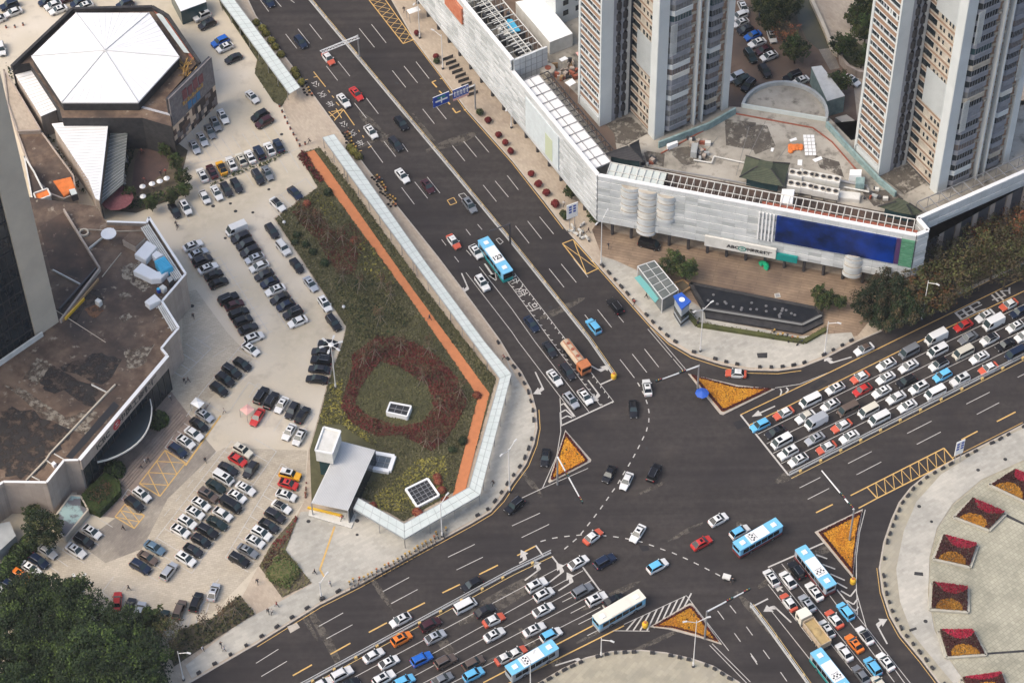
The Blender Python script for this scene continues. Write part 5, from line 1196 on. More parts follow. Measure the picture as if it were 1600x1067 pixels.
for i, (uv, s) in enumerate([((1352, 6), 1.0), ((1318, 66), .9), ((1348, 84), .8), ((1354, 42), 1.0), ((1312, 124), .8), ((1336, 24), .7)]): plant_tree("garden", uv, f"green garden tree beside the second tower, {ORD[i]} in the canal garden", s, group="canal garden trees")
for i, (uv, s) in enumerate([((213, 188), .62), ((226, 202), .5), ((258, 232), .5), ((274, 252), .55), ((286, 276), .55), ((288, 294), .5), ((268, 308), .45), ((236, 318), .45), ((200, 300), .5)]): plant_tree("garden", uv, f"dark leafy tree, {ORD[i]} clockwise round the hall's dark garden terrace", s, group="trees round the garden terrace")
plant_tree("garden", (1072, 418), "small round tree in a timber planter beside the glass kiosk", .72); plant_tree("garden", (1050, 408), "dark bushy tree behind the glass kiosk", .8)
for i, (uv, s) in enumerate([((1282, 458), .55), ((1298, 466), .5), ((1286, 472), .5), ((1312, 470), .45)]): plant_tree("garden", uv, f"small leafy tree, {ORD[i]} at the pool's stepped end", s, group="little trees at the pool end")
plant_tree("garden", (931, 334), "dark bushy tree by the mall's street corner", .6); plant_tree("garden", (893, 297), "dark green shrub tree against the white street wall", .5)
# clipped bushes
def bush_mb(seed, r, n, ls, mn=2):
    rr = random.Random(seed); b = MB(); b.lathe((0, 0, 0), [(r * .7, 0), (r * .86, r * .5), (r * .62, r * 1.05), (.05, r * 1.22)], 10)
    for i in range(n):
        d = Vector((rr.gauss(0, 1), rr.gauss(0, 1), abs(rr.gauss(0, .9)))).normalized(); quad_leaf(b, Vector((d.x * r, d.y * r, .15 + d.z * r * 1.2)) * rr.uniform(.86, 1.05), ls * rr.uniform(.7, 1.3), rr, rr.randrange(mn), .8)
    return b
BUSH = {}
def bush(kind, uv, label, r, mats, n=260, ls=.3, group=None, cat="bush", name="bush"):
    p = P(uv[0], uv[1], ZP + r * .6); p.z = ZP
    if kind not in BUSH:
        o = bush_mb(len(BUSH) + 5, 1.0, n, ls).build(name, [m_[k] for k in mats]); BUSH[kind] = o
    else: o = BUSH[kind].copy(); COL.objects.link(o)
    for k in ("group",):
        if k in o: del o[k]
    o.location = p; o.scale = (r, r, r); o.rotation_euler = (0, 0, RND.random() * 6); return tag(o, label, cat, group)
bush("clip", (247, 655), "round clipped dark bush standing alone on the bank's terrace", 2.1, ("leaf_dark", "leaf_mid"), 900, .22)
bush("clip", (179, 733), "round clipped bush touching the box hedge by the bank steps", 2.1, ())
for i, uv in enumerate([(45.5, 848), (30, 862), (19, 878), (6, 894)]): bush("clip", uv, f"round clipped bush, {ORD[i]} from the dark tree behind the parked cars", 2.0, (), group="clipped bushes behind the cars")
hq = tile(0, 600, 4.446)(560,770, 725,610, 830,665, 835,740, 690,890, 560,840)
t = thing("box_hedge", "big block of clipped bright green hedge beside the bank's glass front", "hedge"); w = PP(hq, 1.9); b = MB(); b.prism(w, ZP, 1.8); rr = random.Random(8); c = sum(w, Vector()) / 6
def prism_leaves(b, w, z0, z1, dens, ls, rr, mn=2):
    ww = [(p.x, p.y) for p in w]; n = len(w)
    for i in range(n):
        a, d = w[i], w[(i + 1) % n]; L = (d - a).length
        for k in range(int(L * (z1 - z0) * dens)): q = a + (d - a) * rr.random(); quad_leaf(b, Vector((q.x + rr.gauss(0, .08), q.y + rr.gauss(0, .08), rr.uniform(z0, z1))), ls * rr.uniform(.7, 1.3), rr, rr.randrange(mn), 1.6)
    scatter(b, w, z1, dens, ls, rr, mn)
def scatter(b, w, z, dens, ls, rr, mn=1, hz=.12, tilt=.6, size_var=.4, holes=None):
    xs = [p[0] for p in w]; ys = [p[1] for p in w]; A = abs(area2([(p[0], p[1]) for p in w])) / 2; n = int(A * dens); done = 0; tries = 0
    while done < n and tries < n * 12:
        tries += 1; x, y = rr.uniform(min(xs), max(xs)), rr.uniform(min(ys), max(ys))
        if inside((x, y), w) and not (holes and any(inside((x, y), h) for h in holes)): quad_leaf(b, Vector((x, y, z + rr.random() * hz)), ls * rr.uniform(1 - size_var, 1 + size_var), rr, rr.randrange(mn), tilt); done += 1
prism_leaves(b, w, ZP, 1.85, 14, .3, rr); b.build("foliage", [m_["leaf_mid"], m_["leaf_olive"]], t)
b = MB(); ins = [c + (p - c) * .62 for p in w]; scatter(b, ins, 2.0, 16, .35, rr, 2, .3); b.build("top_planting", [m_["cover_rusty"], m_["leaf_dark"]], t)
def potted(i, uv, kind, mats, label, group, r=None):
    r = r or RND.uniform(.66, .98)
    t = thing("potted_shrub", label, "potted shrub", P(uv[0], uv[1] + 3, ZP), 0, group)
    b = MB(); b.lathe((0, 0, 0), [(.45, 0), (.62, .55), (.5, .55)], 8); b.build("pot", m_["metal_dark"], t)
    if kind not in BUSH: o = bush_mb(len(BUSH) + 5, 1.0, 260, .3).build("foliage", [m_[k] for k in mats]); BUSH[kind] = o
    else: o = BUSH[kind].copy(); COL.objects.link(o); o.name = "foliage"
    for k in ("label", "category", "group"):
        if k in o: del o[k]
    o.parent = t; o.location = (0, 0, .5); o.scale = (r, r * RND.uniform(.8, 1.1), r * RND.uniform(.75, 1.05)); o.rotation_euler = (0, 0, RND.random() * 6)
for i, uv in enumerate(t10(1005,210, 1125,355, 1450,755, 1515,845, 1558,893, 1592,948) + t21(120,20, 165,85, 215,140, 270,212)): potted(i, uv, "redpot", ("leaf_red", "leaf_red"), f"red potted ball shrub, {ORD[i]} from the hatched box along the street wall", "red potted shrubs along the avenue")
for i, uv in enumerate(t10(1400,705, 1130,385) + t21(318,270, 370,128, 335,290)): potted(i, uv, "greenpot", ("leaf_dark", "leaf_olive"), f"dark green potted shrub, {ORD[i]} among the red ball shrubs by the avenue kerb", "green potted shrubs along the avenue")
for i, uv in enumerate(t10(0,140, 40,175, 60,208, 95,252, 120,292, 155,338, 240,440, 250,472, 285,512, 590,920, 612,948, 640,975)): bush("kerbshrub", uv, f"yellow green shrub, {ORD[i]} down the avenue's near kerb beside the walkways", .95, ("cover_yellow", "leaf_olive"), 220, .34, "yellow green shrubs along the near kerb")
# garden ground and its coloured ground cover
GARDEN = PP([(486, 236), (500, 232), (545, 290), (655, 440), (745, 557), (775, 592), (728, 758), (631, 815), (566, 778), (545, 790), (487, 785), (484, 704), (499, 654), (514, 596), (537, 532), (541, 511), (430, 343), (497, 294), (466, 242)], 0)
zone("garden_ground", GARDEN, "grass_base", ZP + .06)
PATH = [(478, 240), (491, 236), (514, 267), (650, 460), (705, 534), (765, 616), (727, 768), (706, 780), (747, 621), (687, 534), (635, 460), (494, 267)]
zone("orange_path", PATH, "path_orange", ZP + .14)
pathw = PP(PATH); rr = random.Random(12); sky_holes = [PP(q) for q in ([(482, 664), (533, 664), (588, 702), (618, 712), (610, 738), (566, 760), (545, 800), (478, 786)], [(632, 764), (668, 745), (688, 773), (651, 793)], [(603, 627), (644, 633), (637, 652), (602, 645)])]
heart_o = PP(t12(600,90, 690,25, 760,-30, 900,-20, 1010,20, 1120,90, 1260,230, 1320,390, 1270,490, 1190,620, 1100,690, 1010,640, 900,590, 760,600, 600,520, 530,420, 560,300, 600,180)); heart_i = PP(t12(780,130, 900,165, 1080,290, 1110,420, 1040,510, 900,535, 720,480, 620,400, 650,300, 720,200))
def cover(label_mats, w, dens, ls, holes=(), hz=.25, z=ZP + .1, nm="ground_cover"):
    b = MB(); scatter(b, w, z, dens, ls, rr, len(label_mats), hz, .55, .45, list(holes) + [pathw] + sky_holes); tag(b.build(nm, [m_[k] for k in label_mats]), kind="stuff")
cover(("cover_green", "cover_olive", "cover_dry"), GARDEN, 11, .38, [heart_o])
cover(("cover_red", "cover_red", "cover_rusty"), heart_o, 20, .36, [heart_i], .45)
cover(("cover_green", "cover_olive", "cover_green"), heart_i, 14, .36)
cover(("cover_red", "cover_rusty", "cover_rusty"), PP(t11(230,270, 340,225, 420,290, 470,380, 560,430, 640,520, 620,660, 520,650, 450,560, 380,430, 280,340)), 20, .4, (), .45)
cover(("cover_rusty", "cover_red", "cover_green"), PP(t11(440,400, 600,330, 700,460, 640,560, 560,520)), 11, .42, (), .5)
cover(("cover_green", "leaf_dark", "cover_olive"), PP(t11(480,680, 640,640, 760,700, 900,800, 960,960, 830,1060, 640,1060, 560,900)), 12, .42, (), .55)
cover(("cover_olive", "cover_green", "cover_yellow"), PP(t11(640,480, 720,420, 830,620, 870,740, 740,700, 640,600)), 6, .55, (), .5)
cover(("cover_yellow", "cover_olive", "cover_yellow"), PP(t12(470,270, 540,240, 540,420, 600,520, 720,590, 760,640, 540,620, 420,520, 400,480)), 12, .42, (), .35)
cover(("cover_yellow", "cover_yellow", "cover_olive"), PP(t12(900,850, 1010,740, 1180,720, 1200,800, 1170,960, 1000,1060, 760,1060, 740,960)), 12, .42, (), .35)
cover(("cover_dry", "cover_olive", "cover_dry"), PP(t12(1180,620, 1330,360, 1360,420, 1220,960, 1180,800)), 10, .4, (), .25); cover(("cover_dry", "cover_olive", "cover_dry"), PP(t12(1100,60, 1180,40, 1380,330, 1320,390, 1240,200)), 10, .4, (), .25)
cover(("cover_olive", "cover_yellow", "cover_green"), PP(t11(250,230, 430,120, 480,200, 560,290, 500,330, 330,230)), 9, .45, (), .35)
cover(("leaf_red", "cover_red"), PP(t10(255,985, 300,950, 345,1000, 440,1130, 400,1150, 330,1080)), 16, .45, (), .7)
cover(("cover_red", "cover_rusty", "cover_red"), PP([(484, 704), (497, 664), (505, 668), (492, 704), (497, 730), (476, 784)]), 12, .4, (), .5)
cover(("cover_green", "leaf_dark", "cover_green"), PP([(505, 236), (520, 252), (655, 440), (745, 557), (772, 590), (725, 758), (732, 700), (766, 612), (700, 528), (640, 440)]), 10, .4, (), .2)
GS = [(345, 0), (452, 147), (440, 168), (427, 160), (398, 116), (402, 95), (345, 10), (330, -40), (318, -40)]
zone("grass_strip", GS, "grass_base", ZP + .07); cover(("cover_green", "cover_olive", "cover_green"), PP(GS), 12, .35, (), .15)
# other beds
bed = PP([(405, 885), (425, 850), (462, 807), (466, 810), (446, 860), (487, 911), (441, 934)]); zone("planting_bed", bed, "soil", ZP + .09)
bush("dome", (441, 888), "big dome of clipped olive green shrubs in the bed by the metro forecourt", 2.7, ("cover_olive", "leaf_mid"), 1500, .13); BUSH["dome"].scale = (2.5, 3.1, 1.3)
cover(("cover_dry", "cover_olive"), bed, 9, .4, (), .2); cover(("leaf_mid", "cover_olive", "cover_olive"), PP(t13(180,250, 265,340, 270,420, 200,490, 130,470, 100,400, 110,300)), 26, .4, (), .5, ZP + .3); cover(("cover_rusty", "flower_maroon"), PP(t13(25,340, 100,220, 180,240, 105,290, 95,410)), 14, .4, (), .3)
cover(("cover_red", "leaf_red"), PP(t13(90,210, 180,150, 250,30, 255,60, 200,170, 150,240)), 12, .4, (), .5)
edge = PP([(265, 1020), (280, 985), (330, 968), (375, 930), (398, 960), (330, 1003), (272, 1042)]); zone("planting_bed", edge, "soil", ZP + .09); cover(("cover_olive", "cover_green", "leaf_dark"), edge, 9, .5, (), .7)
for q in (PP(t11(-700,-65, 0,0, 0,0)[:0]),): pass
cover(("leaf_dark", "leaf_mid"), PP(th(1000,1010, 1370,890, 1380,960, 1080,1067, 800,1080, 760,1060)), 10, .5, (), 1.2); cover(("leaf_dark", "leaf_dark"), PP(th(945,400, 1060,400, 1100,520, 1000,600, 980,700, 920,860, 900,760)), 7, .5, (), .8)
cover(("leaf_dark", "leaf_olive"), PP(tile(250,220,6.667)(520,470, 700,360, 950,280, 1100,240, 1330,110, 1330,140, 1110,270, 960,310, 720,400, 540,500)), 10, .45, (), .5)
cover(("cover_olive", "leaf_olive", "cover_dry"), PP([(1340, 508), (1445, 462), (1455, 400), (1610, 330), (1610, 405), (1477, 464), (1400, 500)]), 1.6, .6, (), .4)
cover(("leaf_rust", "leaf_autumn"), PP([(1470, 395), (1610, 325), (1610, 360), (1480, 420)]), 1.5, .5, (), .15)
cover(("cover_olive", "leaf_olive"), PP(tile(940,320,4)(560,660, 640,740, 1260,850, 1400,760, 1420,790, 1280,860, 620,750, 540,670)), 9, .4, (), .5)
cover(("leaf_dark", "cover_olive"), PP(th(20,20, 60,10, 120,100, 300,400, 480,700, 650,960, 600,960, 400,640, 250,400, 80,120)), 4, .55, (), .8)
zone("grass_bank", PP(tile(1120,0,6.667)(1250,380, 1390,390, 1500,480, 1560,560, 1560,700, 1450,710, 1330,640, 1290,540)), "grass_base"); zone("grass_bank", PP(tile(1120,0,6.667)(1480,-20, 1600,-20, 1600,400, 1540,400, 1400,250, 1420,140)), "grass_base"); zone("grass_bank", PP(tile(1120,0,6.667)(330,-20, 820,-20, 840,230, 930,440, 900,680, 700,520, 640,300, 420,220)), "soil")
# traffic islands with flowers
def island(label, outer, bedp, orange="flower_orange"):
    t = thing("flower_island", label, "flower island"); bw_ = PP(bedp); c = sum(bw_, Vector()) / len(bw_); ow = [p + (p - c).normalized() * .75 for p in bw_]
    b = MB(); b.prism(ow, 0, .16, 0, 0); b.build("kerb", m_["kerb"], t)
    b = MB(); inn = [c + (p - c) * .87 for p in bw_]; b.prism(bw_, .17, .3, 0, 0); b.build("bed", m_["bed_ochre"], t)
    b = MB(); rr = random.Random(len(label)); scatter(b, bw_, .34, 42, .26, rr, 2, .22, .7, .4, [inn]); b.build("border_flowers", [m_["flower_maroon"], m_["cover_red"]], t)
    b = MB(); scatter(b, inn, .34, 60, .24, rr, 2, .12, .45, .4); scatter(b, inn, .36, .9, .4, rr, 3, .2); b.build("orange_flowers", [m_["flower_orange"], m_["flower_orange"], m_["leaf_olive"]], t)
island("flower island with small orange triangle near the curved corner walkway", t22(318,558, 340,556, 485,750, 478,772, 235,888, 222,870), t22(335,572, 472,742, 468,752, 250,868, 242,860))
island("long orange flower island under the blue umbrella at the pool side turn", [(1075, 583), (1080, 581), (1150, 603), (1213, 605), (1214, 613), (1133, 649), (1126, 649)], [(1080, 587), (1150, 606), (1205, 609), (1131, 644), (1127, 643)])
island("tall orange flower island beside the big blue bus and round plaza", [(1271, 832), (1275, 828), (1348, 794), (1353, 797), (1344, 832), (1338, 870), (1337, 908), (1332, 908)], [(1279, 833), (1346, 800), (1339, 832), (1334, 868), (1332, 898)])
island("wide orange flower island by the striped paint near the round bottom plaza", t23(845,715, 1105,578, 1135,582, 1325,830, 1312,848, 1150,785, 1000,742, 860,735), t23(885,715, 1105,592, 1125,592, 1290,815, 1150,765, 1000,725))
# plaza planters
A_("stone_frame", (.42, .4, .33), (.34, .32, .26), 1.0, .85)
def planter(label, q):
    t = thing("flower_planter", label, "planter", group="framed flower planters on the round plaza"); w = PP(q, .7); c = sum(w, Vector()) / 4
    b = MB()
    for i in range(4): b.bar(w[i], w[(i + 1) % 4], .5, ZP, .7)
    b.build("frame", m_["stone_frame"], t); ins = [c + (p - c) * .93 for p in w]
    zt = [1.6, 1.6, .75, .75]; b = MB(); pts = [Vector((p.x, p.y, z)) for p, z in zip(ins, zt)]; b.face(pts if area2(pts) > 0 else pts[::-1])
    for i in range(4): j = (i + 1) % 4; b.face([at_z(ins[i], ZP), at_z(ins[j], ZP), pts[j], pts[i]])
    b.build("bed", m_["soil"], t); rr = random.Random(len(label))
    A0, A1, B1, B0 = pts
    kinds = {"crimson_flowers": ("flower_crimson",), "maroon_flowers": ("flower_maroon",), "orange_flowers": ("flower_ochre",)}; mbs = {k: MB() for k in kinds}
    for i in range(2300):
        s, v = rr.random(), rr.random(); p = (A0 + (A1 - A0) * s) * (1 - v) + (B0 + (B1 - B0) * s) * v + Vector((0, 0, .06 + rr.random() * .12))
        k = "crimson_flowers" if v < .36 * (1 - (2 * abs(s - .56)) ** 2.2) + .02 else "orange_flowers" if (s - .5) ** 2 / .15 + (v - 1) ** 2 / .17 < 1 else "maroon_flowers"
        quad_leaf(mbs[k], p, .3 * rr.uniform(.7, 1.3), rr, 0, .55)
    for k, mm in kinds.items(): mbs[k].build(k, [m_[x] for x in mm], t)
for i, q in enumerate([tz(1525,378, 1660,430, 1625,625, 1328,482), tz(1190,598, 1458,712, 1330,840, 1050,735), t33(1090,148, 1312,208, 1265,342, 1032,290), t33(1020,443, 1252,473, 1252,622, 1013,605), t33(1063,742, 1282,742, 1365,888, 1115,905), t33(1203,1045, 1462,1008, 1500,1092, 1250,1112)]):
    planter(f"tilted flower planter, {ORD[i]} from the top round the plaza, crimson above orange", q)
# staked young trees
sk = None
A_("twig", (.2, .15, .1), None, rough=.9)
for i, uv in enumerate(t11(330,350, 290,290, 455,430, 540,450, 625,520, 545,700, 650,745, 780,950, 845,815, 785,740, 400,340) + t12(675,145, 745,95, 910,60, 1045,260, 1280,345, 1155,440, 1065,660, 1140,640, 1085,80) + t03(1290,725, 1395,680, 1475,640)):
    nm_ = f"bare young tree on timber stakes, {ORD[i % 11 if i < 11 else (i - 11) if i < 20 else i - 20]} in the " + ("upper garden shrubs" if i < 11 else "red heart hedge" if i < 20 else "bed below the grove")
    p = P(uv[0], uv[1], ZP)
    if sk is None:
        rr_ = random.Random(2); sk = thing("staked_tree", nm_, "young tree", p, 0, "staked young trees"); b = MB(); b.tube((0, 0, 0), (.1, 0, 4.6), .09, .04, 5)
        for k in range(9):
            z = 2.6 + rr_.random() * 2; d = Vector((rr_.uniform(-1, 1), rr_.uniform(-1, 1), rr_.uniform(.4, 1.2))); b.tube((.05, 0, z), Vector((.05, 0, z)) + d, .04, .015, 4)
        b.build("trunk", m_["twig"], sk)
        for k in range(4):
            b = MB(); a = 6.28 * k / 4 + .3; b.tube((math.cos(a) * 1.7, math.sin(a) * 1.7, 0), (math.cos(a) * .1, math.sin(a) * .1, 2.3), .045, .04, 4); b.build("stake", m_["stake"], sk)
        crown_mb(31, 1.3, 1.0, 12, 9, .28, 2, .2, .4).build("crown", [m_["cover_rusty"], m_["leaf_brown"]], sk, loc=(.1, 0, 4.2)); q = sk
    else: q = copy_tree(sk); q.location = p; q['label'] = nm_
    q.rotation_euler = (0, 0, RND.random() * 6)
for i, (uv, r) in enumerate([((464, 367), .8), ((461, 378), .7), ((477, 381), .8), ((489, 393), .8), ((507, 410), .9), ((512, 300), .9), ((706, 702), .7), ((723, 688), .8), ((711, 703), .5)]): bush("clip2", uv, f"small round dark shrub, {ORD[i]} from the upper lot corner in the garden", r * 1.2, ("leaf_dark", "cover_green"), 160, .35, "small shrubs in the garden")
for i, uv in enumerate([(479, 318), (683, 745), (685, 752), (690, 765), (651, 799), (655, 803), (553, 375), (745, 617), (696, 781), (582, 790)]): bush("redb", uv, f"small red orange shrub, {ORD[i]} from the upper lot corner in the garden", .9, ("leaf_rust", "leaf_red"), 160, .35, "small red shrubs in the garden")
# ------------------------------------------------------------------ vehicles
PAINT = {}
def paint(code, word, c, metal=.0, rough=.3):
    PAINT[code] = (word, A_("paint_" + word.replace(" ", "_"), c, None, rough=rough, metal=metal, coat=.25, spec=.35, rnd=.08))
paint("W", "white", (.64, .64, .62)); paint("K", "black", (.006, .006, .008)); paint("D", "dark grey", (.018, .018, .023), .1); paint("S", "silver", (.48, .49, .5), .45); paint("G", "grey", (.2, .21, .22), .35)
paint("R", "red", (.48, .03, .025)); paint("M", "dark red", (.045, .010, .014)); paint("B", "bright blue", (.01, .10, .42)); paint("N", "navy blue", (.008, .016, .04)); paint("O", "orange", (.65, .17, .02)); paint("Y", "yellow", (.72, .36, .02))
paint("T", "bronze", (.13, .095, .075), .3); paint("C", "cream", (.55, .52, .43)); paint("E", "dark green", (.010, .022, .020), .1); paint("L", "light blue", (.12, .42, .66)); paint("X", "taxi red", (.5, .095, .05)); paint("H", "steel blue", (.12, .19, .25), .35)
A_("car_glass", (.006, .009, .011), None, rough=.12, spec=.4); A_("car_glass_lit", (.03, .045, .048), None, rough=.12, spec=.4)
def shell(b, st, xh=9, xb=-9):
    o = len(b.v)
    for x, hw, zt, zb in st:
        zm = zb + (zt - zb) * .55
        for y, z in ((-hw * .95, zb), (-hw, zm), (-hw * .94, zt - .03), (-hw * .8, zt), (hw * .8, zt), (hw * .94, zt - .03), (hw, zm), (hw * .95, zb)): b.v.append((x, y, z))
    n = len(st)
    for i in range(n - 1):
        xm = (st[i][0] + st[i + 1][0]) / 2
        for j in range(7):
            a = o + i * 8 + j; c = a + 8; b.f.append((a, a + 1, c + 1, c)); b.m.append(1 if (xm > xh or xm < xb) else 0)
    b.f.append(tuple(o + j for j in reversed(range(8)))); b.m.append(1 if st[0][0] > xh else 0)
    e = o + (n - 1) * 8; b.f.append(tuple(e + j for j in range(8))); b.m.append(1 if st[-1][0] < xb else 0)
SPECS = {
 's': dict(L=4.75, W=.91, st=[(2.36,.66,.60,.25),(2.25,.80,.70,.22),(1.5,.89,.86,.22),(1.0,.91,.93,.22),(-1.6,.91,.96,.22),(-2.1,.87,.95,.24),(-2.3,.80,.90,.26),(-2.38,.70,.72,.3)], gb=(1.08,-1.82,.84,.93), gt=(.28,-1.15,.63,1.44), wx=(1.42,-1.42), wr=.32),
 'u': dict(L=4.65, W=.94, st=[(2.3,.70,.72,.3),(2.2,.84,.85,.28),(1.4,.92,1.0,.28),(1.0,.94,1.04,.28),(-1.8,.94,1.08,.28),(-2.2,.9,1.06,.3),(-2.32,.8,.9,.34)], gb=(1.2,-2.2,.87,1.03), gt=(.45,-1.75,.68,1.66), wx=(1.38,-1.4), wr=.36),
 'v': dict(L=5.0, W=.92, st=[(2.5,.74,.75,.3),(2.4,.86,.95,.28),(1.9,.91,1.08,.28),(-2.3,.92,1.08,.28),(-2.46,.88,1.0,.3)], gb=(2.12,-2.42,.88,1.06), gt=(1.42,-2.3,.78,1.95), wx=(1.6,-1.6), wr=.33),
 'b': dict(L=5.3, W=.95, st=[(2.6,.78,.75,.32),(2.52,.88,1.0,.3),(2.1,.93,1.15,.3),(-2.5,.95,1.15,.3),(-2.62,.93,1.1,.32)], gb=(2.3,-2.6,.93,1.13), gt=(1.6,-2.52,.88,2.25), wx=(1.75,-1.7), wr=.35),
}
SPECS['s2'] = dict(SPECS['s'], gb=(1.22,-2.02,.85,.94), gt=(.42,-1.0,.65,1.47), st=[(2.28,.7,.66,.26),(2.16,.84,.78,.22),(1.45,.9,.9,.22),(1.0,.91,.95,.22),(-1.7,.91,1.0,.22),(-2.1,.86,1.0,.25),(-2.26,.74,.8,.3)])
SPECS['u2'] = dict(SPECS['u'], gb=(1.02,-2.26,.88,1.08), gt=(.5,-2.0,.73,1.78), st=[(2.36,.8,.86,.34),(2.28,.89,.98,.3),(1.3,.95,1.08,.3),(-2.2,.95,1.1,.3),(-2.38,.88,1.0,.36)])
SPECS['t'] = dict(SPECS['s'], hood=(1.02, -1.62)); SPECS['e'] = dict(SPECS['u'], hood=(9, -9))
TYPEWORD = {'s': "sedan", 'u': "SUV", 'v': "minivan", 'b': "van", 't': "taxi", 'e': "electric taxi"}
NAME = {'s': "sedan_car", 'u': "suv_car", 'v': "minivan", 'b': "delivery_van", 't': "taxi", 'e': "taxi"}
KIT = {}
def quad_on(b, a, c, d, e, out, mi=0, k=.06):
    """a glass pane on the quad a-c-d-e, shrunk a little and pushed out"""
    a, c, d, e = map(Vector, (a, c, d, e)); m = (a + c + d + e) / 4; n = Vector(out).normalized() * .018
    q = [m + (p - m) * (1 - k) + n for p in (a, c, d, e)]
    nr = (q[1] - q[0]).cross(q[2] - q[0]); b.face(q if nr.dot(n) > 0 else q[::-1], mi)
def make_kit(ty):
    sp = SPECS[ty]; xh, xb = sp.get('hood', (9, -9)); parts = []
    b = MB(); shell(b, sp['st'], xh, xb); bx0, bx1, bh, bz = sp['gb']; tx0, tx1, thw, tz_ = sp['gt']
    B = [(bx0, -bh, bz), (bx0, bh, bz), (bx1, bh, bz), (bx1, -bh, bz)]; T = [(tx0, -thw, tz_), (tx0, thw, tz_), (tx1, thw, tz_), (tx1, -thw, tz_)]
    for i in range(4): j = (i + 1) % 4; b.face([B[i], B[j], T[j], T[i]], 0 if ty != 'e' else 2)
    cr = [(tx0 - .18, -thw * .8, tz_ + .05), (tx0 - .18, thw * .8, tz_ + .05), (tx1 + .18, thw * .8, tz_ + .04), (tx1 + .18, -thw * .8, tz_ + .04)]
    b.face(cr, 2)
    for i in range(4): j = (i + 1) % 4; b.face([T[i], T[j], cr[j], cr[i]], 2)
    for sy in (-1, 1): b.box((bx0 - .25, sy * (bh + .13), bz), (.18, .2, .14), 0, 0)
    if ty == 't': b.box((-.35, 0, tz_ + .05), (.18, .55, .14), 0, 3)
    f0, f1, r1, r0 = sp['st'][0], sp['st'][1], sp['st'][-2], sp['st'][-1]
    for sy in (-1, 1):
        b.box((f0[0] - .06, sy * f0[1] * .84, f0[2] - .13), (.2, .3, .1), sy * -.3, 3); b.box((r0[0] + .05, sy * r0[1] * .84, r0[2] - .1), (.16, .26, .12), sy * .25, 4)
    b.box((f0[0], 0, .3), (.08, f0[1] * 1.7, .16), 0, 5); b.box((f0[0] + .01, 0, f0[2] - .2), (.05, f0[1] * .9, .14), 0, 5)
    if ty == 'u2':
        for sy in (-1, 1): b.box(((tx0 + tx1) / 2, sy * thw * .9, tz_ + .05), (1.9, .06, .06), 0, 6)
    parts.append(('body', b, ['P0', 'P1', 'P2', m_["lamp_glass"], m_["letter_red"], m_["rubber"], m_["alloy"]], (0, 0, 0)))
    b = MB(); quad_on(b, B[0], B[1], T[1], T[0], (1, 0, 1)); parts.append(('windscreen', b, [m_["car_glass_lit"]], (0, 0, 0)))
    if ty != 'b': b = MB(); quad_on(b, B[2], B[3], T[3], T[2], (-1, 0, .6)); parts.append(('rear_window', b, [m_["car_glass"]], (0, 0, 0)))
    for nm, i, j, s in (('side_window', 1, 2, 1), ('side_window', 3, 0, -1)):
        b = MB(); Bi, Bj, Ti, Tj = Vector(B[i]), Vector(B[j]), Vector(T[i]), Vector(T[j])
        if s < 0: Bi, Bj, Ti, Tj = Bj, Bi, Tj, Ti
        if ty == 'b': Bj = Bi + (Bj - Bi) * .3; Tj = Ti + (Tj - Ti) * .2
        lo = .12; Bi2, Bj2 = Bi + (Ti - Bi) * lo, Bj + (Tj - Bj) * lo
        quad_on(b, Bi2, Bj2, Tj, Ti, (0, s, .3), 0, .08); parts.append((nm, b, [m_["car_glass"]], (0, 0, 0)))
    w = MB(); w.tube((0, -.1, 0), (0, .1, 0), sp['wr'], n=10); w.tube((0, -.11, 0), (0, .11, 0), sp['wr'] * .6, n=8, mi=1)
    for x in sp['wx']:
        for sy in (-1, 1): parts.append(('wheel', w, [m_["rubber"], m_["alloy"]], (x, sy * (sp['W'] - .1), sp['wr'])))
    sr = MB(); zr = tz_ + .062; xs = (tx0 - .25, tx0 - .78) if ty[0] in 'st' else (tx0 - .35, tx0 - 1.35)
    sr.face([(xs[1], -thw * .62, zr), (xs[0], -thw * .58, zr), (xs[0], thw * .58, zr), (xs[1], thw * .62, zr)]); parts.append(('sunroof', sr, [m_["car_glass"]], (0, 0, 0)))
    out = []; cache = {}
    for nm, mb, ms, lc in parts:
        key = id(mb)
        if key not in cache:
            me = bpy.data.meshes.new(nm); me.from_pydata(mb.v, [], mb.f)
            for x in ms: me.materials.append(x if not isinstance(x, str) else m_["paint_white"])
            me.polygons.foreach_set("material_index", mb.m); me.update(); cache[key] = me
        out.append((nm, cache[key], lc))
    return out
SIZE_JIT = random.Random(77)
def car(ty, cols, uv, vec, label, group, ground=0.0, sunroof=None):
    ky = ty + '2' if ty in 'su' and SIZE_JIT.random() < .45 else ty
    if ky not in KIT: KIT[ky] = make_kit(ky)
    sp = SPECS[ky]; zc = .75 if ty in 'ste' else 1.0
    p = P(uv[0], uv[1], ground + zc); q = P(uv[0] + vec[0] * .5, uv[1] + vec[1] * .5, ground + zc); h = math.atan2(q.y - p.y, q.x - p.x)
    t = thing(NAME[ty], label, "taxi" if ty in 'te' else "van" if ty in 'vb' else "car", (p.x, p.y, ground), h + SIZE_JIT.gauss(0, .015), group)
    s = SIZE_JIT.uniform(.87, .95); t.scale = (s, SIZE_JIT.uniform(.93, .99), SIZE_JIT.uniform(.96, 1.05))
    c0 = PAINT[cols[0]][1]; c1 = PAINT[cols[1]][1] if len(cols) > 1 else c0; c2 = PAINT[cols[2]][1] if len(cols) > 2 else c0
    for nm, me, lc in KIT[ky]:
        if nm == 'sunroof' and not sunroof: continue
        o = bpy.data.objects.new(nm, me); COL.objects.link(o); o.parent = t; o.location = lc
        if nm == 'body':
            for i, c in enumerate((c0, c1, c2)): o.material_slots[i].link = 'OBJECT'; o.material_slots[i].material = c
    return t
USED = {}
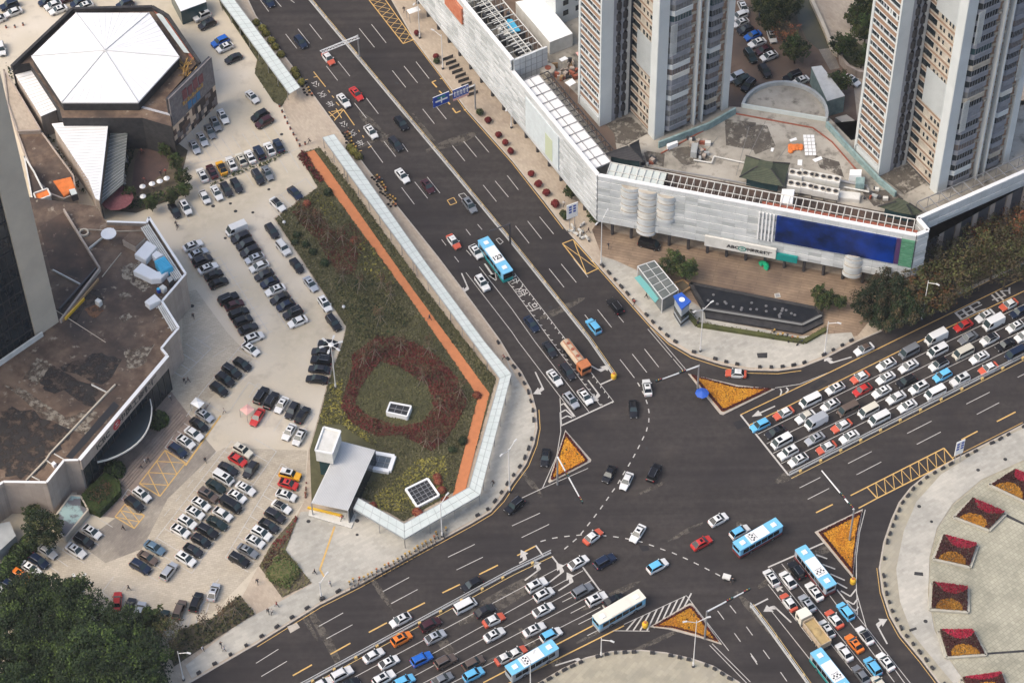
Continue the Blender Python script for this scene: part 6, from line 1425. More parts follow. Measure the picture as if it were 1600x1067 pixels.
def row(tl, where, end, vec, spec, ground=0.0, group=None):
    es = [e.split() for e in spec.split(";") if e.strip()]
    for i, e in enumerate(es):
        code, u, v = e[0], float(e[1]), float(e[2]); vv = vec
        if len(e) > 3: vv = tuple(float(x) for x in e[3].split(","))
        cols, ty = code.split("."); sun = ty.endswith("o"); ty = ty[0]
        word = {'t': "red and white taxi", 'e': "blue electric taxi"}.get(ty) or f"{PAINT[cols[0]][0]} {TYPEWORD[ty]}"
        if ty not in 'te' and len(cols) > 2 and cols[2] != cols[0]: word = f"{PAINT[cols[2]][0]} roofed {word}"
        if ty == 't': cols = "WXW"
        if ty == 'e': cols = "WWL" if cols == "W" else "LLL"
        lab = f"{word}, {ORD[i]} from {end} {where}" if len(es) > 1 else f"{word} {where}"
        USED[lab] = USED.get(lab, 0) + 1
        car(ty, cols, tl(u, v)[0], vv, lab, group or ("vehicles on the roads" if ground == 0 else "parked cars"), ground, sun)
GZ = ZP + .07
row(t01, "in the row by the bank's paved bays", "the top", (1, -.42), "W.so 1205 465; S.so 1240 513; D.u 1265 556; W.so 1300 605; K.s 1335 650; K.s 1365 700", GZ)
row(tile(330,430,6.957), "in the lone row above the paving corner", "the top", (1, -.42), "K.u 185 245; M.s 250 322; K.u 298 403; K.u 345 487; D.s 400 578; W.uo 465 668", GZ)
row(t11, "of the lot's long middle row", "the top", (-1, .42), "W.b -122 363; D.u -95 410; D.u -65 455; D.u -37 498; S.so -8 545; W.s 20 595; D.s 50 648; N.s 85 695; W.so 120 743; D.s 150 795; N.s 187 838; D.uo 230 885; W.s 260 940", GZ)
row(t11, "parked nose to tail along the garden kerb", "the top", (130, 165), "D.u 100 370; W.u 170 478; K.s 255 590; S.so 342 705; W.uo 430 827; K.u 485 943", GZ)
row(t12, "in the flat row under the tall star lamp", "the top", (-1, -.12), "K.s 450 12; D.s 410 62; K.uo 408 112; D.s 395 170; K.s 380 232", GZ)
row(tile(250,570,6.154), "in the row below the empty paved corner", "the top", (135, 88), "W.so 870 -155; K.s 790 -10; K.u 690 55; K.u 625 130; K.u 565 225", GZ)
row(t02, "beside the terrace, between white canopy and yellow hatching", "the canopy", (135, 88), "S.so 1277 456; K.s 1243 515; W.s 1212 572; W.so 1160 622; N.u 1110 672", GZ)
row(t02, "between the two yellow hatched boxes by the bank steps", "the top", (130, 95), "W.uo 886 948; K.u 838 1005", GZ)
row(tile(0,790,6.388), "in the short row by the tiled ramp", "the top", (210, 130), "W.so 915 255; K.u 835 340; W.so 758 442", GZ)
row(tile(0,790,6.388), "in the row between clipped bushes and the grove", "the top", (190, 120), "S.s 470 452; N.u 385 540; W.so 305 622; O.uo 205 690; K.s 140 745; N.s 85 785; W.s 20 855", GZ)
row(tile(250,570,6.154), "in the slanting row above the red car", "the bank end", (-80, 130), "K.u 972 285 80,-130; K.u 1070 335 80,-130; W.so 1167 382; D.u 1270 430; K.u 1370 472 80,-130", GZ)
row(tile(250,570,6.154), "facing the slanting mid lot row", "the pink canopy", (-80, 130), "R.s 935 500; W.so 1240 640; W.so 1340 690", GZ)
row(tile(260,690,6.957), "in the left file of the big double row", "the top", (160, 92), "C.uo 830 90; R.s 775 192; D.s 670 290; W.vo 620 385; E.s 538 478; T.uo 455 575; W.so 375 672; W.so 310 767; W.uo 225 862; W.so 150 962; H.s -130 1145; T.s -205 1255; N.u -285 1345", GZ)
row(tile(260,690,6.957), "in the right file of the big double row", "the top", (160, 92), "D.u 915 295 -100,130; W.so 860 505; W.so 767 592; K.v 700 680; W.s 610 782; E.s 550 880; K.u 447 965; K.u 375 1063; D.s 288 1172; W.uo 208 1262; S.u 25 1395 100,-130", GZ)
row(tile(260,690,6.957), "in the row beside the metro planting strip", "the top", (150, 80), "YYW.uo 1345 350 150,40; R.so 1325 457 150,45; W.so 1300 580 150,50; WWK.s 1250 702; D.u 1180 797; D.s 1112 905; W.uo 1030 985; W.so 963 1078; G.so 883 1180; K.u 790 1275", GZ)
row(tile(160,880,8), "in the row half under the grove", "the road end", (50, -130), "S.so 1390 352; K.u 1170 468; T.u 962 565; E.u 752 685; K.u 590 690; S.s 462 590 40,-120; D.s 335 535 45,-120; R.s 185 465 10,-130", GZ)
row(tile(250,130,6.667), "in the row below the checkered wall", "the drive", (80, 150), "W.so 655 345; G.uo 577 420; G.so 520 500; S.so 440 580; S.so 360 660", GZ)
row(tile(250,130,6.667), "by the drive near the upper grass strip's end", "the top", (-180, 90), "W.so 960 140 130,130; K.u 1040 330; M.u 1085 397", GZ)
row(tile(250,130,6.667), "in the garden tip's upper facing row", "the hall", (-75, -140), "W.so 440 955; M.so 540 915; YYK.s 642 880; W.so 742 832; C.so 845 790; W.so 937 760; N.u 1035 715; W.so 1140 680; N.s 1235 645", GZ)
row(tile(250,220,6.667), "in the garden tip's lower facing row", "the hall", (80, 140), "W.s 465 582; W.so 590 540; D.s 692 500; D.s 797 460; D.u 1020 370; G.so 1120 332", GZ)
row(tile(250,220,6.667), "parked beside the hedge below the dark garden", "the hedge corner", (75, 130), "K.s 150 720; W.uo 265 688", GZ)
row(tile(250,220,6.667), "at the garden's upper kerb corner", "the path", (150, 145), "N.s 1405 540; WWK.s 1225 660", GZ)
row(tile(280,0,10.667), "beside the upper grass strip facing the hall", "the gatehouse", (-250, 110), "W.uo 375 260; D.uo 462 390; B.u 680 682; W.so 760 790; D.s 905 970", GZ)
row(tile(0,0,6.667), "in the yard above the hall's corner", "the photo edge", (-150, 55), "N.u 95 50; W.s 135 128; W.s -30 205; N.s 490 10; W.s 552 55; W.so 605 102; M.s 700 -15; N.u 825 18; W.so 880 62; N.u 1300 35; W.u 10 500 30,150", GZ)
row(tile(1120,0,6.667), "in the back yard behind the first tower", "the top", (-150, 60), "W.so 275 75 70,140; W.u 235 160; W.so 250 238; D.so 300 308; B.s 375 370; W.so 420 447; M.s 490 522; W.so 545 585; E.u 350 575 90,130; K.u 500 730 90,130; S.u 205 790; E.u 270 830; K.u 330 880 -100,100; W.so 575 375 40,110; N.s 500 200 60,130; K.u 790 790; W.so 870 840", GZ)
row(tile(1120,0,6.667), "alone on the lane between canal garden and second tower", "", (120, 80), "W.so 1410 835", GZ)
row(t21, "driving on the brown forecourt under the mall", "", (1, .25), "K.v 857 455", ZP + .03)
# traffic on the avenue
row(t10, "on the avenue's near carriageway above the bus", "the top", (63, 78), "N.s 75 5; N.u 278 258; X.t 452 365; R.so 627 585; W.so 548 628; W.so 718 823; K.u 907 765; D.u 872 895")
row(t11, "in the avenue group around the blue bus", "the top", (63, 82), "W.so 915 30; M.so 1073 95; G.uo 1335 210; X.t 1235 440; W.so 1375 503; W.uo 1415 698")
row(t21, "heading up the avenue's far carriageway", "the top", (-63, -78), "K.u 645 840; L.e 510 970")
row(t22, "queueing at the avenue stop line below the bus", "the top", (63, 82), "N.s 122 -115; D.s 235 45; D.u 347 180; W.so 267 222; S.uo 370 360; W.so 457 340")
row(t22, "in the open middle of the crossing", "the avenue", (-45, 90), "W.so 845 283 -15,-90; K.s 758 415 3,90; K.s 607 823; W.s 715 867; K.u 887 813 45,-90")
row(t22, "on the slip lanes round the flower islands", "the pool", (-100, -8), "X.t 1400 195; K.s 208 720 -18,100; K.u 15 1020 -80,62")
row(t23, "crossing the junction towards the east road", "the avenue arcs", (100, -55), "X.t 507 150 100,-80; W.so 785 130 -60,90; W.so 415 312; N.u 580 303; W.e 910 335; R.so 1185 190; W.so 1290 45; W.e 1425 122")
row(t13, "on the west road's upper carriageway", "the junction", (-110, 57), "K.u 1350 448; W.so 903 672")
WQ = []
for tl_, sp_ in ((t23, "W.uo 155 450; W.uo 200 508; G.u 440 485; W.uo 530 537; K.s 637 547; W.so 195 607; W.so 140 730; W.e 245 765; X.t 28 875"), (t13, "W.v 1307 580; D.s 1430 615; X.t 1487 670; W.so 1490 762; M.u 1090 695; S.so 1120 777; O.uo 910 785; B.u 1035 912; T.u 1185 927; T.u 1360 937; X.t 1560 908; W.s 735 892; W.so 830 935; L.e 1360 1012; W.u 535 1005; W.uo 800 1032; G.s 1165 1042; L.e 925 1055; K.s 580 1072; W.s 410 1075")):
    for e_ in sp_.split(";"):
        c_, u_, v_ = e_.split()[:3]; (su, sv), = tl_(float(u_), float(v_)); WQ.append((c_, su, sv))
lanes = {}
for c_, su, sv in WQ: lanes.setdefault(sum(sv + .52 * su > k for k in (1365, 1389, 1411, 1434)), []).append((c_, su, sv))
for k in sorted(lanes):
    row(lambda u, v: [(u, v)], f"in the west road's {ORD[k]} queue lane", "the stop line", (110, -57), "; ".join(f"{c_} {su:.1f} {sv:.1f}" for c_, su, sv in sorted(lanes[k], key=lambda q: -q[1])))
row(t33, "in the south queue's fence lane", "the stop line", (-75, -98), "W.so 22 407; X.t 130 560")
row(t33, "in the south queue's second lane", "the stop line", (-75, -98), "W.s 125 420; S.so 245 567; W.so 367 727; W.s 477 870; G.s 582 1012")
row(t33, "in the south queue's third lane", "the stop line", (-75, -98), "K.uo 180 357; W.so 290 492; X.t 415 665; O.so 540 817; L.e 655 962; C.s 700 1075")
row(t33, "in the south queue's last lane", "the bus", (-75, -98), "L.e 485 617; WWK.s 605 767; W.so 735 930")
te = tile(1400, 440, 8)
EV = (-110, 56)
row(lambda *a: te(*a), "in the east road's first queue lane", "the stop line", EV, "L.e -1700 1795; X.t -1405 1640; W.v -1070 1480; W.so -760 1330; X.t -450 1190; W.so -120 1032; G.v 165 868; W.b 500 700; R.s 840 545; W.so 1112 425; X.t 1410 285")
row(lambda *a: te(*a), "in the east road's second queue lane", "the stop line", EV, "D.so -1510 1880; WWC.s -1132 1687; W.so -820 1540; R.s -420 1350; W.so -130 1200; W.so 155 1055; W.vo 520 860; G.s 900 700; W.b 1218 515; N.s 1540 375")
row(lambda *a: te(*a), "in the east road's third queue lane", "the stop line", EV, "W.vo -1430 1990; WWS.b -1000 1750; T.v -600 1590; W.so -180 1370; K.u 130 1235; WWK.u 535 1027; C.v 840 880; WWK.s 1170 717; W.so 1490 560")
row(lambda *a: te(*a), "in the east road's fourth queue lane", "the stop line", EV, "W.uo -1350 2130; S.so -1015 1960; X.t -680 1800; WWC.v -345 1610; W.s 0 1445; W.uo 285 1315; L.e 580 1175; W.so 1040 945; K.s 1365 785; W.s 1600 675")
row(lambda *a: te(*a), "in the east road's fifth queue lane", "the stop line", EV, "W.so -1222 2225; X.t -870 2072; W.so -585 1935; W.v -210 1705; W.so 140 1550; W.v 490 1380; W.uo 800 1220; X.t 1155 1080; N.v 1490 895")
row(t32, "alone on the slip lane by the arrow", "", (-110, 56), "WWT.s 600 45")
# ------------------------------------------------------------------ buses and trucks
A_("bus_blue", (.17, .47, .68), None, rough=.35, coat=.3); A_("bus_white", (.76, .76, .73), None, rough=.4, coat=.3); A_("bus_teal", (.0, .25, .24), None, rough=.4); A_("bus_maroon", (.16, .03, .03), None, rough=.4); A_("bus_cream", (.68, .65, .55), None, rough=.4); A_("bus_grey", (.33, .36, .38), None, rough=.4)
def bus(uv, vec, label, body, skirt, roof_end, roof_mid, L=10.4, number=None, mark=True):
    p = P(uv[0], uv[1], 3.0); q = P(uv[0] + vec[0], uv[1] + vec[1], 3.0); h = math.atan2(q.y - p.y, q.x - p.x)
    t = thing("city_bus", label, "bus", (p.x, p.y, 0), h, "city buses"); hl, hw = L / 2, 1.25
    b = MB(); shell(b, [(hl, hw * .9, 1.2, .35), (hl - .1, hw, 1.25, .32), (-hl + .1, hw, 1.25, .32), (-hl, hw * .92, 1.2, .35)]); b.build("skirt", [m_[skirt]] * 2, t)
    b = MB(); b.prism([(hl - .05, -hw * .92), (hl - .05, hw * .92), (hl - .35, hw), (-hl + .2, hw), (-hl, hw * .9), (-hl, -hw * .9), (-hl + .2, -hw), (hl - .35, -hw)], 1.2, 2.9, 0); b.build("body", m_[body], t)
    b = MB(); pts = [(hl, -hw * .95), (hl, hw * .95), (hl - .3, hw), (-hl, hw), (-hl, -hw), (hl - .3, -hw)]; b.prism(pts, 2.9, 3.05, 0); rf = b.build("roof", m_[roof_end], t)
    b = MB(); b.box((-.2, 0, 3.06), (L * .43, 2.28, .09)); b.build("roof_panel", m_[roof_mid], rf)
    for x in (hl * .72, -hl * .72): b = MB(); b.box((x, 0, 3.05), (.95, .95, .16)); b.build("roof_hatch", m_["bus_white"], rf)
    for s in (-1, 1):
        b = MB(); n = 6
        for k in range(n): x0 = -hl + .7 + (L - 1.6) * k / n; b.box((x0 + (L - 1.6) / n / 2, s * (hw + .005), 1.45), ((L - 1.6) / n - .12, .03, 1.2))
        b.build("side_window", m_["car_glass"], t)
    b = MB(); b.box((hl, 0, 1.3), (.04, hw * 1.75, 1.5)); b.build("windscreen", m_["car_glass"], t); b = MB(); b.box((-hl - .01, 0, 1.9), (.04, hw * 1.5, .8)); b.build("rear_window", m_["car_glass"], t)
    for x in (hl - 2.4, -hl + 2.7):
        for s in (-1, 1): b = MB(); b.tube((0, -.14, 0), (0, .14, 0), .48, n=12); b.tube((0, -.15, 0), (0, .15, 0), .26, n=8, mi=1); b.build("wheel", [m_["rubber"], m_["alloy"]], t, loc=(x, s * (hw - .1), .48))
    if mark:
        b = MB(); zx = -.2 - L * .11
        for k in range(5): b.box((zx + (.18 if k % 2 else -.18), -.72 + k * .36, 3.16), (.34, .34, .012), .6 if k % 2 else -.6)
        b.build("roof_emblem", m_["letter_dark"], rf)
        for dx in (.62, -.62):
            b = MB()
            for k in range(5): b.box((zx + dx, -.6 + k * .3, 3.16), (.26, .2, .012))
            b.build("roof_lettering", m_["metal_grey"], rf)
    if number: lettering(number, 1.5, (.9, 0, 3.17), (0, 1, 0), (-1, 0, 0), "letter_dark", rf, "roof_number")
    return t
bus((774, 399), (43, 58), "light blue bus with numbered white roof panel on the avenue", "bus_blue", "bus_teal", "bus_blue", "bus_white", 11.0, "123", False)
bus(t33(298, 340)[0], (-62, -78), "light blue bus at the south stop line beside the striped paint", "bus_grey", "bus_maroon", "bus_blue", "bus_white", 10.4)
bus((1184.5, 834), (66, -38), "light blue bus crossing the junction beside an electric taxi", "bus_blue", "bus_maroon", "bus_blue", "bus_white", 10.2)
bus(t23(125, 905)[0], (66, -38), "light blue bus in the yellow lined lane by the round plaza", "bus_grey", "bus_grey", "bus_blue", "bus_white", 10.4)
bus(t23(670, 590)[0], (66, -38), "cream roofed bus stopped beside the striped paint and black car", "bus_blue", "bus_grey", "bus_cream", "bus_cream", 10.6, None, False)
bus(t33(400, 990)[0], (-62, -78), "light blue bus at the photo's bottom edge behind a sand truck", "bus_grey", "bus_teal", "bus_blue", "bus_white", 10.4)
A_("tank_cream", (.5, .4, .28), (.42, .33, .23), 1.0, .6); A_("truck_orange", (.5, .17, .06), (.42, .14, .05), 1.0, .5); A_("truck_sand", (.42, .31, .14), (.34, .24, .11), 1.0, .95)
def truck(uv, vec, label, kind):
    p = P(uv[0], uv[1], 1.6); q = P(uv[0] + vec[0], uv[1] + vec[1], 1.6); h = math.atan2(q.y - p.y, q.x - p.x)
    t = thing("truck", label, "truck", (p.x, p.y, 0), h); cabm = "truck_orange" if kind == "tank" else "bus_cream"; hl = 4.3
    b = MB(); b.box((0, 0, .6), (2 * hl, 1.0, .35)); b.build("chassis", m_["metal_dark"], t)
    b = MB(); b.prism([(hl, -1.1), (hl, 1.1), (hl - 2.0, 1.2), (hl - 2.0, -1.2)], .6, 2.75, 0); cb = b.build("cab", m_[cabm], t)
    b = MB(); b.box((hl + .01, 0, 1.6), (.05, 2.0, .85)); b.build("windscreen", m_["car_glass"], cb)
    for s in (-1, 1): b = MB(); b.box((hl - .8, s * 1.16, 1.65), (.8, .06, .7)); b.build("side_window", m_["car_glass"], cb)
    if kind == "tank":
        b = MB(); n = 14
        ring = [(math.cos(6.283 * i / n) * 1.12, math.sin(6.283 * i / n) * .8 + 1.85) for i in range(n)]
        b.add([(x, y, z) for x in (-hl, hl - 2.3) for y, z in ring], [(i, (i + 1) % n, n + (i + 1) % n, n + i) for i in range(n)] + [tuple(range(n))[::-1], tuple(range(n, 2 * n))]); tk = b.build("tank", m_["tank_cream"], t)
        b = MB()
        for s in (-.55, .55): b.box((-1.1, s, 2.6), (6.0, .12, .12), 0, 0)
        b.build("tank_rail", m_["truck_orange"], tk)
        for x in (-3, -1.2, .8): b = MB(); b.lathe((x, 0, 2.62), [(.35, 0), (.35, .15)], 10); b.build("tank_hatch", m_["rust_red"], tk)
    else:
        b = MB()
        for a, l in (((-1.2, 1.15, 1.0), (5.8, .12, 1.5)), ((-1.2, -1.15, 1.0), (5.8, .12, 1.5)), ((-4.1, 0, 1.0), (.12, 2.3, 1.5)), ((1.7, 0, 1.0), (.12, 2.3, 1.8))): b.box(a, l)
        for k in range(6):
            for s in (-1, 1): b.box((-3.8 + k * 1.05, s * 1.25, 1.0), (.12, .1, 1.5))
        bd = b.build("tipper_body", m_["tank_cream"], t); b = MB(); b.box((-1.2, 0, 1.0), (5.6, 2.15, 1.15)); b.lathe((-1.2, 0, 2.15), [(1.05, 0), (.6, .2), (.1, .3)], 10); b.build("sand_load", m_["truck_sand"], bd)
    for x in (hl - 1.1, -hl + 1.0, -hl + 2.3):
        for s in (-1, 1): b = MB(); b.tube((0, -.15, 0), (0, .15, 0), .5, n=10); b.tube((0, -.16, 0), (0, .16, 0), .25, n=8, mi=1); b.build("wheel", [m_["rubber"], m_["alloy"]], t, loc=(x, s * 1.0, .5))
truck(t22(398, 92)[0], (63, 82), "cream tank truck with orange cab waiting by the avenue median", "tank")
truck(t33(283, 730)[0], (-75, -98), "cream tipper truck loaded with sand in the south queue", "tipper")
# ------------------------------------------------------------------ median fences
A_("fence_white", (.46, .46, .44), None, rough=.5); A_("fence_yellow", (.6, .42, .16), None, rough=.6)
def median(label, pts, out=1):
    t = thing("median_fence", label, "fence"); w = PP(pts)
    b = MB(); pk = MB(); po = MB()
    for i in range(len(w) - 1):
        a, c = w[i], w[i + 1]; d = (c - a).normalized(); n = Vector((-d.y, d.x, 0)) * out
        b.bar(a, c, .2, .0, .22); po.bar(a, c, .12, 1.0, 1.12); po.bar(a, c, .06, .5, .56); pk.bar(a + n * .75, c + n * .75, .12, .0, .018)
        L = (c - a).length; k = int(L / 1.2)
        for j in range(k): q = a + d * (L * j / k); po.tube((q.x, q.y, .2), (q.x, q.y, 1.1), .035, n=4)
        k = int(L / 4.5)
        for j in range(k): q = a + d * (L * (j + .5) / k) + n * .35; pk.box((q.x, q.y, 0), (.5, .4, .55), math.atan2(d.y, d.x))
    b.build("base_kerb", m_["fence_white"], t); po.build("rail", m_["fence_white"], t); pk.build("yellow_block", m_["fence_yellow"], t)
median("white median fence with yellow blocks down the middle of the avenue", [(470, -15), (578, 115), (705, 267), (800, 382), (920, 532), (959, 588)], 1)
median("white median fence along the west road's queue up to the arrows", [(470, 1072), (800, 893), (861, 864)], -1)
median("white median fence edging the east road's packed queue", [(1233, 743), (1420, 648), (1612, 551)], -1)
median("white median fence beside the south queue at the photo's bottom", [(1172, 946), (1200, 983), (1264, 1072)], 1)
# ------------------------------------------------------------------ street lamps, gantries and lights
def head_of(uvbase, uvtop):
    b = P(uvbase[0], uvbase[1], ZP)
    lo, hi = 1.0, 40.0
    for _ in range(40):
        m = (lo + hi) / 2; p = P(uvtop[0], uvtop[1], m); 
        if (p - Vector((b.x, b.y, m))).y > 0: lo = m
        else: hi = m
    return b, lo
def lamp(label, base, h, kind="double", az=0.0, group="street lamps"):
    p = P(base[0], base[1], ZP); t = thing("street_lamp", label, "street lamp", p, az, group)
    b = MB(); b.tube((0, 0, 0), (0, 0, 1.4), .2, .18, 8); b.tube((0, 0, 1.4), (0, 0, h), .12, .07, 8); b.build("pole", m_["pole_white"], t)
    b = MB(); b.lathe((0, 0, 0), [(.3, 0), (.3, .3), (.2, .5)], 8); b.build("base", m_["metal_dark"], t)
    if kind == "star":
        for k in range(6):
            a = 6.283 * k / 6; b = MB(); b.tube((0, 0, h), (math.cos(a) * 1.6, math.sin(a) * 1.6, h + .25), .07, n=5); ar = b.build("arm", m_["pole_white"], t)
            b = MB(); b.box((math.cos(a) * 1.95, math.sin(a) * 1.95, h + .15), (.9, .42, .16), a); b.build("lamp_head", m_["lamp_glass"], ar)
        b = MB(); b.lathe((0, 0, h), [(.5, 0), (.6, .2), (.1, .4)], 10); b.build("hub", m_["pole_white"], t)
    else:
        for s in ((1, -1) if kind == "double" else (1,)):
            b = MB(); b.tube((0, 0, h - .6), (s * 1.9, 0, h + .4), .07, n=5); ar = b.build("arm", m_["pole_white"], t); b = MB(); b.box((s * 2.2, 0, h + .34), (.8, .3, .16), 0); b.build("lamp_head", m_["lamp_glass"], ar)
    return t
def px_h(base, top):
    b = P(base[0], base[1], ZP); lo, hi = 0.0, 60.0
    for _ in range(40):
        m = (lo + hi) / 2
        if P(top[0], top[1], m).y > b.y: lo = m
        else: hi = m
    return max(lo, 2.5)
for lab, ba, to, kd, az in (("tall white lamp with star of heads beside the flat row of black cars", (524.5, 606), (520, 540), "star", .3), ("tall white lamp with star of heads rising from the grove's edge", (132, 948), (122, 912), "star", 0),
    ("white lamp post at the mall's street corner with camera arms", (939, 414), (942, 342), "double", 1.0), ("white lamp post in front of the pool", (1094, 549), (1099, 482), "double", .6), ("white lamp post with ball near the pool's stepped end", (1288, 553), (1294, 503), "single", -.4), ("white lamp overhanging the dark evergreens", (1440, 500), (1430, 440), "single", -.7),
    ("thin lamp on the pale corner pavement inside the bend", (796, 768), (795, 702), "double", .9), ("white lamp behind the bicycles at the walkway's lowest corner", (691, 838), (689, 786), "single", .9), ("white lamp by the road south of the metro forecourt", (502, 933), (498, 910), "single", .9), ("white lamp with ball beside the grove by the road", (287, 1062), (280, 1018), "single", -.3),
    ("white lamp on the round bottom plaza's rim by the flower island", (1083, 1041), (1086, 970), "double", .2), ("white lamp post over the bus in the yellow lane", (829, 1075), (828, 1035), "single", 1.2), ("white lamp with ball by the turning arrow above the round plaza", (939, 1025), (936, 997), "single", -.5), ("white lamp by the kerb below the tall street wall", (656, 60), (655, 0), "double", 1.2), ("dark lamp on the avenue pavement above the planted racks", (692, 108), (689, 55), "single", 2.6), ("white lamp in the pavement in front of the poster", (799, 200), (799, 165), "double", 1.1)):
    lamp(lab, ba, px_h(ba, to) if kd != "x" else 9, kd, az)
def gantry(label, base, top, end, cat="gantry", parts=(), beam_h=None, dark=False, name="gantry", truss=False):
    h = beam_h or px_h(base, top); p = P(base[0], base[1], 0); e = P(end[0], end[1], h); t = thing(name, label, cat)
    mt = "metal_dark" if dark else "metal_light"
    b = MB(); b.tube((p.x, p.y, 0), (p.x, p.y, h + .2), .2, .16, 8); b.build("pole", m_["metal_dark" if dark else "metal_grey"], t)
    b = MB(); b.tube((p.x, p.y, h), e, .17, .12, 7)
    if truss:
        d = (e - Vector((p.x, p.y, h))); n_ = Vector((d.y, -d.x, 0)).normalized() * .9; L = d.length; s0_ = Vector((p.x, p.y, h)); b.tube(s0_ - n_, e - n_, .12, n=5)
        for k in range(12): b.tube(s0_ + d * k / 12, s0_ + d * (k + .5) / 12 - n_, .06, n=4); b.tube(s0_ + d * (k + .5) / 12 - n_, s0_ + d * (k + 1) / 12, .06, n=4)
    b.build("beam", m_[mt], t)
    return t, Vector((p.x, p.y, h)), e
t, a, e = gantry("blue sign gantry reaching over the avenue's far lanes", (743, 172), (740, 134), (676, 160))
def sign(t, a, e, k0, k1, hgt, text, sub, glyphs):
    p0, p1 = a + (e - a) * k0, a + (e - a) * k1; d = (p1 - p0).normalized(); d.z = 0; n = Vector((d.y, -d.x, 0)); n = n if n.dot(VA) > 0 else -n
    p0 = p0 + n * .25; p1 = p1 + n * .25
    b = MB(); b.bar(p0, p1, .14, a.z - hgt * .5, a.z + hgt * .5); s = b.build("sign_board", m_["sign_blue"], t)
    fr = MB(); fr.bar(p0 - n * .02, p1 - n * .02, .12, a.z + hgt * .5, a.z + hgt * .5 + .1); fr.bar(p0 - n * .02, p1 - n * .02, .12, a.z - hgt * .5 - .1, a.z - hgt * .5); fr.build("sign_rim", m_["white_plain"], s)
    ex_ = d if d.dot(VB) > 0 else -d; c = (p0 + p1) / 2 + n * .12; L = (p1 - p0).length; g = MB()
    if glyphs == "lanes":
        for k in range(5):
            q = c + ex_ * (L * (-.4 + .2 * k)); 
            g.face([at_z(q - ex_ * .12, a.z - hgt * .3), at_z(q + ex_ * .12, a.z - hgt * .3), at_z(q + ex_ * .12, a.z + hgt * .1), at_z(q - ex_ * .12, a.z + hgt * .1)])
            g.face([at_z(q - ex_ * .35, a.z + hgt * .1), at_z(q + ex_ * .35, a.z + hgt * .1), at_z(q, a.z + hgt * .36)])
            if k < 4: m2 = c + ex_ * (L * (-.3 + .2 * k)); g.face([at_z(m2 - ex_ * .03, a.z - hgt * .45), at_z(m2 + ex_ * .03, a.z - hgt * .45), at_z(m2 + ex_ * .03, a.z + hgt * .45), at_z(m2 - ex_ * .03, a.z + hgt * .45)])
        r = MB(); r.bar(p0, p1, .14, a.z - hgt * .5 - .65, a.z - hgt * .5 - .12); r.build("sign_strip", m_["pink_tarp"], s)
    else:
        for wx_, wy_ in ((.16, .62), (1.5, .18)): g.face([at_z(c - ex_ * wx_, a.z - hgt * wy_ * .5), at_z(c + ex_ * wx_, a.z - hgt * wy_ * .5), at_z(c + ex_ * wx_ + n * .01 * wx_, a.z + hgt * wy_ * .5), at_z(c - ex_ * wx_ + n * .01 * wx_, a.z + hgt * wy_ * .5)])
        gq = MB(); q = c + Vector((0, 0, hgt * .3)); gq.face([q - ex_ * 1.0 - Vector((0, 0, .3)), q + ex_ * 1.0 - Vector((0, 0, .3)), q + ex_ * 1.0 + Vector((0, 0, .3)), q - ex_ * 1.0 + Vector((0, 0, .3))]); gq.build("sign_mark", m_["letter_green"], s)
    g.build("sign_arrow", m_["white_plain"], s)
sign(t, a, e, .16, .53, 2.5, "", "", "lanes"); sign(t, a, e, .62, 1.0, 2.9, "", "", "cross")
gantry("grey truss gantry with camera boards spanning the avenue's near lanes", (562, 93), (558, 57), (500, 80), truss=True)
gantry("thin traffic light arm on the median behind the blue bus", (797, 381), (797, 351), (765, 361), "traffic light", dark=True, name="traffic_light")
def lights(t, a, e, ks):
    for k in ks:
        p = a + (e - a) * k; d = math.atan2((e - a).y, (e - a).x); b = MB(); b.box((p.x, p.y, p.z - .25), (1.5, .35, .5), d); hd = b.build("signal_head", m_["metal_black"], t)
        for s, mt in ((-.48, "letter_red"), (0, "bollard_yellow"), (.48, "letter_green")):
            q = MB(); q.lathe((p.x + math.cos(d) * s, p.y + math.sin(d) * s, p.z + .26), [(.1, 0), (.1, .02)], 8); q.build("signal_lens", m_[mt], hd)
for lab, b_, t_, e_, ks in (("traffic light arm over the crossing from the tip of the pool side island", (1090, 606), (1091, 572), (1027, 595), (.4, .97)), ("traffic light arm from the small triangle island towards the west road", (871, 757), (870, 714), (909, 783), (.4, .97)), ("traffic light arm slanting over the east road's exit lanes", (1327, 845), (1326, 797), (1284, 735), (.1, .35)), ("traffic light arm above the south arm by the wide flower island", (1101, 998), (1101, 956), (1169, 921), (.55, .97))):
    t, a, e = gantry(lab, b_, t_, e_, "traffic light", name="traffic_light"); lights(t, a, e, ks)
# notice boards
for lab, base, sz in (("white notice board on a post by the yellow box at the mall corner", (894, 353), (2.6, 4.2)), ("white notice board at the end of the yellow zigzag on the plaza", (1495, 722), (1.9, 4.2))):
    p = P(base[0], base[1], ZP); t = thing("notice_board", lab, "sign", p, R_(25)); b = MB(); b.box((0, 0, 2.6), (sz[0], .15, sz[1])); bo = b.build("board", m_["white_plain"], t)
    posts(((-.6, 0), (.6, 0)), 0, 2.7, .08, "metal_grey", t)
    b = MB()
    for r in range(3):
        for c in range(2): b.box((-.5 + c * 1.0, -.1, 4.2 + r * .8), (.62, .03, .5))
    b.build("pictogram", m_["sign_blue"], bo)
